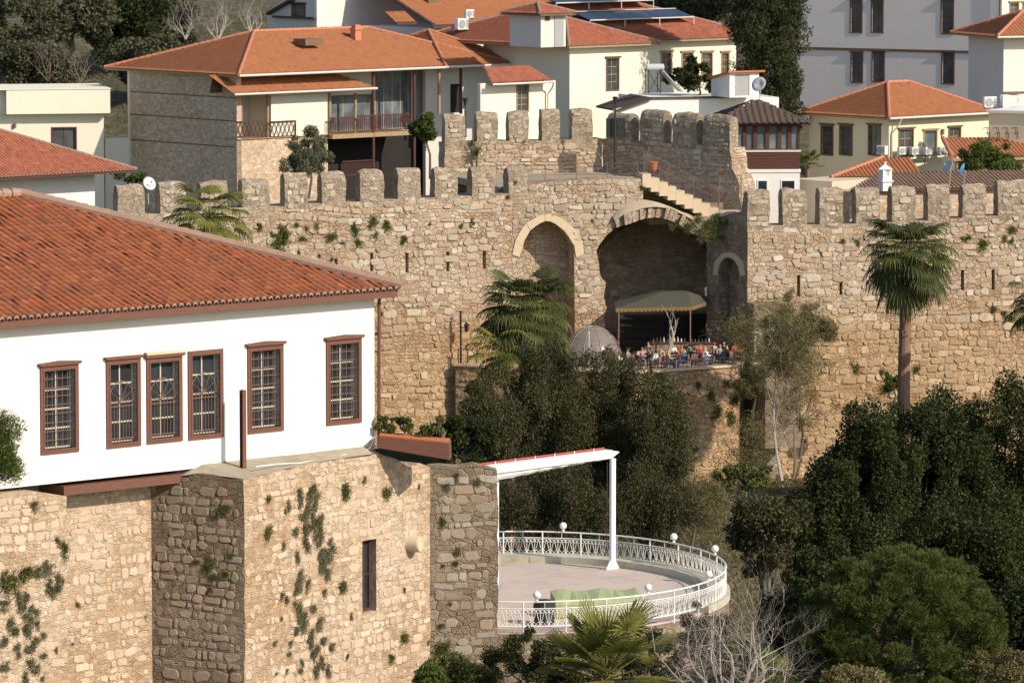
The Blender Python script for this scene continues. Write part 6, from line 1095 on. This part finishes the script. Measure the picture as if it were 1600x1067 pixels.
def palm(label, base, top, rt, nf, plen, fr, mat='palm', hang=1, droop=.7, elev=(-.9, 1.2), skirt=0, lean=(0, 0), name='palm_tree', group=None, seg=24, span=2.5, wk=.062):
    base, top = Vector(base), Vector(top); t = thing(name, label, 'palm', base, group)
    if (top-base).length > .5:
        m = MB(); n = 26; ps = [base.lerp(top, i/n)+Vector((lean[0]*math.sin(math.pi*i/n), 0, 0)) for i in range(n+1)]
        m.tube(ps, [rt*(1.12-.25*i/n)*(1+.10*(i % 2)) for i in range(n+1)], 12)
        for i in range(90):
            q = random.random()**.8; p = base.lerp(top, q)+Vector((lean[0]*math.sin(math.pi*q), 0, 0)); a = random.uniform(0, 6.28); d = Vector((math.cos(a), math.sin(a), .8)); m.tube([p+d*rt*.7, p+d*rt*1.0+Vector((math.cos(a), math.sin(a), 1.2))*.10], [.05, .015], 4)
        m.build('trunk', M['palm_bark'], t, uv=False)
    for i in range(nf):
        V, Fq, rd = [], [], []; st = MB(); a = i*2.399+random.uniform(-.3, .3); e = elev[0]+(elev[1]-elev[0])*((i+.5)/nf)**.9; d = (math.cos(a)*math.cos(e), math.sin(a)*math.cos(e), math.sin(e)+.15)
        L = plen*random.uniform(.6, 1.3); frond(st, V, Fq, rd, top+Vector((0, 0, (i/nf)*.35)), d, L, fr*random.uniform(.85, 1.1), seg, droop, 0, span, hang, wk)
        b = len(V); V += st.v; 
        for f in st.f: Fq.append(tuple(b+k for k in f)); rd.append(.75)
        npmesh('frond', np.array(V), np.array(Fq), M['leaf_'+mat], t, rnd=np.array(rd))
    return t
random.seed(5)
tp = PY(1420, 405, 300); palm('tall palm with drooping fan leaves before the right crenellated wall', gz(Vector((tp.x-.1, tp.y, 0)), .3), PY(1418, 408, 300), .36, 72, 1.6, 1.8, 'palm_dark', 1, .8, (-1.25, 1.2), lean=(-.15, 0)); 
V_, F_, r_ = [], [], []
c = PY(822, 505, 298); palm('wide drooping palm in the centre against the fortress wall', gz(c, .3), PY(822, 495, 298), .34, 84, 1.7, 1.7, 'palm_dark', 1, .8, (-1.0, 1.2))
c = PY(795, 560, 296); palm('lower palm crown left of the big conifer, half hidden by it', gz(c, .3), c, .3, 26, 1.5, 1.4, 'palm', .9, .6, (-.7, .9))
c = PY(325, 352, 290); palm('palm crown rising behind the red tiled roof of the white house', gz(c, 1), c, .28, 34, 1.5, 1.6, 'palm', 1, .8, (-.6, 1.1))
c = PY(1632, 480, 296); palm('palm cut off by the right edge of the photo', gz(c, .3), c, .28, 30, 1.3, 1.5, 'palm_dark', 1, .8, (-.7, 1.0))
c = PY(948, 1066, 150); palm('bright fan palm with stiff leaves at the bottom edge', gz(c), c, .2, 24, 1.3, 1.12, 'palm', .05, .1, (-.1, 1.3), name='fan_palm', seg=34, span=3.6, wk=.07)
c = PY(1200, 1085, 152); palm('small fan palm at the bottom edge right of the pale bare shrub', gz(c), c, .12, 7, .5, .7, 'palm', .0, .1, (.2, 1.3), name='fan_palm', seg=30, span=3.0, wk=.07)
c = PY(1265, 275, 340); palm('small palm beside the glazed pavilion and the yellow house', gz(c, 1), PY(1262, 262, 340), .15, 10, .5, .6, 'palm', .1, .2, (0, 1.2), name='fan_palm')
def rosette(label, p, n, L, w_, mat='tuft'):
    t = thing('yucca', label, 'plant', p); C = []; V, Fq = [], []
    for i in range(n):
        a = i*2.399; e = random.uniform(-.2, 1.4); d = Vector((math.cos(a)*math.cos(e), math.sin(a)*math.cos(e), math.sin(e))); s = d.cross(Vector((0, 0, 1))).normalized()*w_; b = len(V); q = Vector(p); v = d.copy()
        for k in range(5): ww = s*(1-k/4.2); V += [tuple(q-ww), tuple(q+ww)]; q = q+v*L/4; v = (v+Vector((0, 0, -.14))).normalized()
        for k in range(4): Fq.append((b+2*k, b+2*k+1, b+2*k+3, b+2*k+2))
    npmesh('leaves', np.array(V), np.array(Fq), M['leaf_'+mat], t); m = MB(); m.tube([Vector(p)-Vector((0, 0, .12 if mat == 'dry' else .8)), p], .03 if mat == 'dry' else .08, 6); m.build('stem', M['bark'], t)
rosette('spiky yucca growing on the upper wall below its second merlon', PY(745, 243, 327.5), 70, .95, .035, 'bush'); rosette('spiky dry agave on the bastion ledge at the shaded notch', FS.pt(-.8, 25.8, .1) if False else PY(340, 885, 153.2), 20, .4, .012, 'dry')
# tufts growing from the walls
protos = {}
def tuft_mesh(kind, v):
    k = (kind, v)
    if k not in protos:
        n = 420 if kind != 'big' else 700; mat = {'big': 'tuft'}.get(kind, kind); Cs, Ds = [], []
        for q in range(5): c0 = np.array([random.uniform(-.2, .2), 0, random.uniform(-.34, .28)]) if q else np.zeros(3); m_ = n//5; d = unit(m_); d[:, 1] = -np.abs(d[:, 1]); rr = random.uniform(.2, .42); Cs.append(c0+d*rng.random((m_, 1))**.75*(1+.5*(rng.random((m_, 1)) > .8))*np.array([rr, rr*.5, rr*.95])); Ds.append(d)
        C = np.concatenate(Cs); C[:, 2] -= .12*np.abs(C[:, 1]); V, Fq = leaf_quads(C, .17, .034, np.concatenate(Ds)*.8+np.array([0, -.25, .15])); me_o = npmesh('foliage', V, Fq, M['leaf_'+mat]); me = me_o.data; bpy.data.objects.remove(me_o); protos[k] = me
    return protos[k]
def tuft(F, px, py, size_px, kind, label, group, w=.02):
    u, z = F.hit(px, py, w); p = F.pt(u, z, w); s = 1.1*size_px/(FPX/p.y); o = bpy.data.objects.new('wall_plant', tuft_mesh(kind, random.randint(0, 5))); S.collection.objects.link(o); o.location = p; o.rotation_euler = (0, random.uniform(-.5, .5), math.atan2(F.e.y, F.e.x)); q = random.uniform(.8, 1.3); o.scale = (s*q, s, s/q*1.1); tag(o, label, 'plant', group)
def row(F, pts, kind, place, group, w=.02):
    pts = sorted(pts)
    for i, t_ in enumerate(pts): x, y, s = t_[:3]; tuft(F, x, y, s, t_[3] if len(t_) > 3 else kind, f'{ORD[i]} {"plant"} from left {place}', group, w)
row(FA, [(404, 355, 14), (430, 375, 26, 'bush'), (442, 372, 38, 'bush'), (463, 350, 12), (478, 356, 10), (494, 357, 14), (474, 374, 14), (518, 372, 24)], 'tuft', 'near the left end of the long wall', 'plants on the long wall')
row(FA, [(553, 350, 14, 'bush'), (554, 362, 20, 'bush'), (558, 378, 20, 'bush'), (536, 379, 12), (580, 343, 26), (602, 352, 22, 'bush'), (585, 368, 16), (631, 374, 18, 'bush')], 'tuft', 'of the cluster above the first arrow slits', 'plants on the long wall')
row(FA, [(720, 354, 11), (738, 349, 16), (672, 350, 6), (559, 408, 7), (518, 404, 8), (498, 400, 8), (592, 520, 14), (595, 490, 8), (792, 308, 10), (466, 395, 9)], 'tuft', 'of the single tufts scattered on the long wall', 'plants on the long wall')
row(FW, [(1316, 378, 11), (1340, 377, 14), (1283, 393, 8), (1502, 372, 12), (1512, 370, 16), (1536, 380, 24, 'bush'), (1568, 373, 14), (1583, 360, 18), (1580, 378, 14)], 'tuft', 'in the upper row on the right crenellated wall', 'plants on the right wall')
row(FW, [(1551, 482, 16), (1568, 490, 12), (1578, 497, 14), (1337, 573, 16), (1378, 582, 14), (1386, 608, 22), (1432, 578, 18), (1260, 480, 18, 'scrub'), (1232, 462, 20, 'tuft')], 'tuft', 'in the lower row on the right crenellated wall', 'plants on the right wall')
row(FA2, [(1003, 292, 12, 'bush'), (806, 286, 8), (925, 345, 6)], 'tuft', 'along the wall walk edge over the arches', 'plants over the arches')
row(FA2, [(1062, 345, 18, 'bush'), (1075, 352, 20, 'bush'), (1090, 345, 22, 'tuft'), (1100, 352, 24, 'bush'), (1112, 362, 20, 'bush'), (1100, 370, 20, 'tuft'), (1122, 350, 22, 'bush'), (1135, 347, 18, 'bush'), (1125, 372, 16, 'tuft'), (1050, 354, 12, 'tuft'), (1118, 340, 20, 'bush')], 'bush', 'in the ivy hanging from the vault edge', 'ivy on the vault edge', .4)
row(FT, [(958, 219, 10), (820, 221, 6), (738, 225, 14)], 'tuft', 'at the foot of the upper merlons', 'plants on the upper wall', .1)
row(FE, [(538, 766, 28, 'big'), (604, 775, 26, 'big'), (570, 750, 12), (487, 765, 22, 'big'), (500, 812, 22, 'bush'), (418, 780, 16), (420, 828, 24, 'big'), (445, 800, 10), (655, 760, 8)], 'tuft', 'in the top row on the sunlit bastion face', 'plants on the sunlit bastion face')
row(FE, [(467, 775, 22), (475, 805, 26), (492, 822, 30), (508, 865, 30), (480, 850, 26), (463, 870, 20), (505, 880, 22), (470, 895, 16), (490, 790, 20), (460, 830, 20), (444, 853, 14), (478, 830, 22), (452, 790, 18), (515, 845, 16)], 'greytuft', 'in the grey green streak on the sunlit bastion face', 'plants on the sunlit bastion face')
row(FE, [(534, 916, 24, 'big'), (508, 925, 16), (470, 920, 14), (490, 948, 22), (500, 972, 24), (472, 962, 18), (463, 985, 16), (440, 965, 10), (455, 1005, 14), (505, 1000, 20), (518, 1010, 20), (487, 1005, 16), (549, 962, 12), (430, 1004, 12)], 'greytuft', 'in the middle row left of the narrow window', 'plants on the sunlit bastion face')
row(FE, [(630, 993, 26, 'bush'), (632, 921, 10, 'bush'), (612, 1028, 18, 'bush'), (543, 1024, 12, 'bush'), (452, 1020, 14), (470, 1046, 16), (505, 1040, 16), (449, 1048, 10), (669, 1003, 9), (431, 1052, 8)], 'greytuft', 'in the lowest row on the sunlit bastion face', 'plants on the sunlit bastion face')
row(FC, [(690, 812, 18), (716, 862, 16), (712, 880, 14, 'bush'), (694, 1020, 30, 'big'), (704, 944, 10), (693, 884, 8), (690, 977, 12), (745, 752, 16, 'greytuft'), (700, 760, 18, 'greytuft'), (715, 745, 16, 'greytuft')], 'tuft', 'on the duller brown stone wall', 'plants on the brown stone wall')
row(H, [(55, 790, 22), (101, 858, 26, 'bush'), (92, 845, 18), (38, 900, 34, 'big'), (15, 905, 40, 'big'), (62, 892, 26), (93, 903, 24), (75, 915, 24), (40, 930, 22), (119, 943, 16, 'bush'), (8, 945, 28), (48, 950, 18)], 'greytuft', 'in the upper mat of plants at the left edge', 'plants on the left bastion face', .47)
row(H, [(22, 985, 24, 'bush'), (5, 1000, 26), (50, 970, 22), (60, 1000, 16), (25, 1010, 18), (70, 880, 16), (113, 1005, 9, 'bush'), (87, 1015, 11), (55, 1045, 24), (38, 1058, 20), (10, 1040, 18), (45, 985, 18), (66, 1060, 12)], 'greytuft', 'in the lower mat of plants at the left edge', 'plants on the left bastion face', .47)
row(FS, [(345, 800, 22), (355, 795, 16), (330, 880, 22), (350, 895, 18, 'bush'), (320, 890, 16), (335, 902, 18), (358, 870, 14), (308, 878, 12), (328, 922, 12), (362, 1045, 8, 'bush')], 'tuft', 'in the shade of the bastion notch', 'plants in the shaded notch')
row(H, [(403, 726, 10), (440, 722, 9), (475, 720, 12), (495, 711, 7), (350, 728, 12), (560, 706, 6)], 'tuft', 'along the foot of the white house wall', 'weeds along the house foot', .1)
row(FTb, [(1120, 640, 26, 'tuft'), (1110, 620, 18), (1137, 600, 18), (1090, 600, 14), (1150, 625, 26), (1142, 655, 28), (1085, 700, 16), (1120, 740, 24), (1095, 760, 18)], 'tuft', 'on the café terrace retaining wall', 'plants on the terrace wall')
random.seed(9)
for nm, x0, y0, x1, y1, n in (('in the upper grey green streak of the bastion, small sprigs', 478, 765, 512, 900, 26), ('in the lower grey green streak of the bastion, small sprigs', 455, 905, 505, 1055, 26)):
    row(FE, [(x0+(x1-x0)*t+random.gauss(0, 11), y0+(y1-y0)*t, random.uniform(13, 24)) for t in [(k+.5)/n for k in range(n)]], 'greytuft', nm, 'plants on the sunlit bastion face')
row(H, [(random.uniform(0, 95), 885+k*7.5+random.gauss(0, 5), random.uniform(14, 26)) for k in range(22)], 'greytuft', 'of the small sprigs on the left bastion face', 'plants on the left bastion face', .47)
# ================================================================= PEOPLE
skin_m = plain('skin', (.50, .30, .21), .6, .05); 
CL = {'black': (.02, .02, .025), 'white': (.75, .74, .72), 'olive': (.16, .15, .08), 'blue': (.08, .16, .33), 'orange': (.55, .16, .05), 'denim': (.07, .1, .17), 'grey': (.3, .3, .31), 'tan': (.45, .33, .2), 'red': (.4, .06, .05), 'pink': (.6, .35, .3), 'green': (.06, .16, .08)}
CM = {k: plain('cloth_'+k, v, .85, .1) for k, v in CL.items()}; HM = {'dark': plain('hair_dark', (.02, .014, .01), .6), 'blond': plain('hair_blond', (.42, .30, .15), .6), 'red': plain('hair_red', (.30, .09, .03), .6)}
def skel(name, verts, edges, mat, parent, root=0, sub=1):
    me = bpy.data.meshes.new(name); me.from_pydata([v[:3] for v in verts], edges, []); o = bpy.data.objects.new(name, me); S.collection.objects.link(o); o.parent = parent; me.materials.append(mat)
    md = o.modifiers.new('skin', 'SKIN'); md.use_smooth_shade = True
    for i, v in enumerate(verts): r_ = v[3] if isinstance(v[3], tuple) else (v[3], v[3]); me.skin_vertices[0].data[i].radius = r_; me.skin_vertices[0].data[i].use_root = (i == root)
    s = o.modifiers.new('sub', 'SUBSURF'); s.levels = s.render_levels = sub; return o
def person(p, face, top, legs, hair, label, sit=True, lean=.05, arm=0, long=False):
    t = thing('person', label, 'person', p, 'people on the café terrace', face); hp = .50 if sit else .92   # local +x is forward
    B = [(0, 0, hp, (.13, .15)), (.02+lean*.3, 0, hp+.16, (.11, .14)), (.03+lean, 0, hp+.34, (.12, .17)), (.03+lean*1.2, 0, hp+.47, (.07, .10)), (.04+lean*1.3, 0, hp+.54, .05), (.055+lean*1.4, 0, hp+.62, (.085, .075)), (.055+lean*1.4, 0, hp+.72, (.09, .078))]; E = [(0, 1), (1, 2), (2, 3), (3, 4), (4, 5), (5, 6)]; AR = []; LG = []
    for s in (-1, 1):
        k = len(B); up = arm if s > 0 else 0; sh = (.03+lean*1.1, s*.18, hp+.44, .055); el = (.12+lean+up*.1, s*.24, hp+.20+up*.15, .042); wr = (.36+lean, s*.13, hp+.22+up*.3, .03); pa = (.43+lean, s*.11, hp+.23+up*.32, (.035, .02))
        B += [sh, el, wr, pa]; E += [(3, k), (k, k+1), (k+1, k+2), (k+2, k+3)]; AR.append((sh, el, wr)); f0 = len(B)
        for q in range(4): dy = (q-1.5)*.02; L_ = (.055, .065, .06, .048)[q]; B += [(pa[0]+L_*.6, pa[1]+dy, pa[2]+.005, .009), (pa[0]+L_*1.1, pa[1]+dy, pa[2]-.02, .008)]; E += [(k+3, len(B)-2), (len(B)-2, len(B)-1)]
        B += [(pa[0]+.01, pa[1]-s*.045, pa[2]+.01, .010), (pa[0]+.04, pa[1]-s*.06, pa[2]-.005, .008)]; E += [(k+3, len(B)-2), (len(B)-2, len(B)-1)]
        k = len(B)
        if sit: lg = [(.05, s*.09, hp-.01, .085), (.42, s*.11, hp+.0, .065), (.40, s*.11, .10, .045), (.52, s*.11, .04, .04)]
        else: lg = [(0, s*.09, hp-.08, .09), (.03, s*.10, .50, .06), (-.02, s*.10, .09, .045), (.10, s*.10, .04, .04)]
        B += lg; E += [(0, k), (k, k+1), (k+1, k+2), (k+2, k+3)]; LG.append(lg)
    hx, hz_ = .055+lean*1.4, hp+.66
    k = len(B); B += [(hx+.105, 0, hz_+.01, .014)]; E += [(5, k)]          # nose
    skel('body', B, E, skin_m, t)
    T = [(B[i][0], B[i][1], B[i][2], tuple(x+.018 for x in B[i][3])) for i in (0, 1, 2)]+[(B[3][0], 0, B[3][2]-.02, (.085, .12))]; TE = [(0, 1), (1, 2), (2, 3)]
    for sh, el, wr in AR: k = len(T); T += [(*sh[:3], .072), (*el[:3], .058), (*wr[:3], .045)]; TE += [(3, k), (k, k+1), (k+1, k+2)]
    skel('jacket', T, TE, CM[top], t)
    T = [(0, 0, hp-.02, (.145, .165))]; TE = []
    for lg in LG: k = len(T); T += [(lg[0][0], lg[0][1], lg[0][2], .10), (lg[1][0], lg[1][1], lg[1][2], .082), (lg[2][0], lg[2][1], lg[2][2], .062)]; TE += [(0, k), (k, k+1), (k+1, k+2)]
    skel('trousers', T, TE, CM[legs], t)
    T = [(hx-.02, 0, hz_+.09, (.10, .088)), (hx-.05, 0, hz_+.03, (.085, .085))]; TE = [(0, 1)]
    if long: T += [(hx-.085, 0, hz_-.12, (.05, .08))]; TE += [(1, 2)]
    skel('hair', T, TE, HM[hair], t); m = MB()
    for s in (-1, 1): m.cube((hx+.082, s*.033, hz_+.035), .012, .022, .012); 
    m.cube((hx+.085, 0, hz_-.045), .012, .045, .010); o = m.build('face_features', CM['black'], None, uv=False); o.parent = t; return t
def cafe_chair(p, rz, label):
    t = thing('cafe_chair', label, 'chair', p, 'chairs on the café terrace', rz); F0 = Frame(Vector((0, 0, 0)), Vector((1, 0, 0)))
    def bd(m, n): o = m.build(n, M['grille'], None, uv=False); o.parent = t
    m = MB(); m.box(F0, -.2, .24, -.21, .21, .42, .45); bd(m, 'seat'); m = MB(); m.box(F0, -.24, -.205, -.2, .2, .52, .88); bd(m, 'backrest')
    for x in (-.2, .2):
        for y in (-.19, .19): m = MB(); m.tube([(x, y, .42), (x*1.15, y*1.05, 0)], .018, 5); bd(m, 'leg')
def cafe_table(p, label):
    t = thing('cafe_table', label, 'table', p, 'tables on the café terrace'); z = p.z; m = MB(); m.lathe(Vector((p.x, p.y, z+.71)), [(.36, 0), (.37, .015), (.36, .03)], 16); m.build('table_top', M['wood'], t); m = MB(); m.lathe(p, [(.22, 0), (.2, .03), (.03, .06), (.03, .70)], 10); m.build('leg', M['black'], t)
PP = [(971, .9, 3.0, 'white', 'denim', 'red', 1, 'seated person in white at the left end of the terrace edge', 0), (992, 1.6, .3, 'black', 'black', 'dark', 0, 'seated person in black with short dark hair left of the standing figure', .5), (1014, 2.3, -1.9, 'olive', 'black', 'dark', 0, 'person in an olive coat standing between the tables', 0), (1026, .9, 2.7, 'white', 'black', 'dark', 1, 'seated person in white with long dark hair by the standing figure', 0), (1003, 3.6, -1.5, 'pink', 'denim', 'dark', 0, 'seated person in pink behind the olive coat', 0), (1043, .9, .2, 'tan', 'denim', 'blond', 0, 'seated person in tan in front of the pollarded tree', .5), (1065, 3.2, -1.6, 'orange', 'denim', 'red', 1, 'seated person in bright orange before the bar counter', 0), (1070, .9, 2.9, 'blue', 'denim', 'dark', 0, 'seated person in a blue jacket at the terrace edge', .3), (1085, 1.0, 1.6, 'black', 'black', 'dark', 1, 'seated person in black seen from behind at the edge', 0), (1100, 1.1, .4, 'white', 'blue', 'blond', 1, 'seated person in white with light hair at the edge', .4), (1124, 1.8, -1.2, 'grey', 'denim', 'blond', 1, 'seated person in grey with light hair right of the bar', 0), (1137, 1.2, 2.6, 'black', 'denim', 'dark', 0, 'seated person in black near the right end of the edge', 0), (1147, 2.6, -1.0, 'orange', 'black', 'red', 0, 'seated person in orange at the right end table', .4), (1156, 1.6, 2.9, 'red', 'denim', 'red', 1, 'seated person in red at the far right of the terrace', 0), (1033, 3.0, -1.8, 'tan', 'black', 'dark', 0, 'seated person in tan behind the pollarded tree', 0)]
PP += [(980, 2.8, -.4, 'grey', 'denim', 'dark', 0, 'seated person in grey in the back row near the dome', .2), (1010, 4.4, -1.7, 'blue', 'denim', 'dark', 1, 'seated person in blue in the back row behind the olive coat', 0), (1050, 4.6, -1.4, 'white', 'denim', 'dark', 0, 'seated person in white in the back row before the bar', .3), (1079, 3.6, 2.4, 'green', 'denim', 'dark', 1, 'seated person in dark green right of the orange jacket', 0), (1093, 3.2, -1.0, 'red', 'black', 'dark', 0, 'seated person in red before the right end of the bar', .2), (1116, 3.4, 2.0, 'tan', 'denim', 'red', 1, 'seated person in tan with red hair right of the bar', 0), (1131, 3.0, -2.0, 'black', 'denim', 'blond', 1, 'seated person in black with light hair near the small arch', 0)]
for x, w_, fa, tp_, lg_, hr, lo, lb, ar in PP:
    p = TP(x, w_); sit = 'standing' not in lb.split(' between')[0] or 'seated' in lb; person(p, fa, tp_, lg_, hr, lb, sit, random.uniform(-.03, .12), ar, bool(lo))
    if sit: cafe_chair(p, fa, f'dark café chair, {ORD[PP.index((x, w_, fa, tp_, lg_, hr, lo, lb, ar))]} in order of the occupied café terrace chairs')
for x, w_, lb in ((982, 1.3, 'small round café table at the left end of the edge'), (1034, 1.2, 'small round café table left of the person in tan'), (1055, 1.3, 'small round café table left of the blue jacket'), (1112, 1.4, 'small round café table right of the person in white'), (1145, 1.7, 'small round café table at the right end of the edge'), (1052, 3.8, 'small round café table between the tree and the bar')):
    p = TP(x, w_); cafe_table(p, lb)
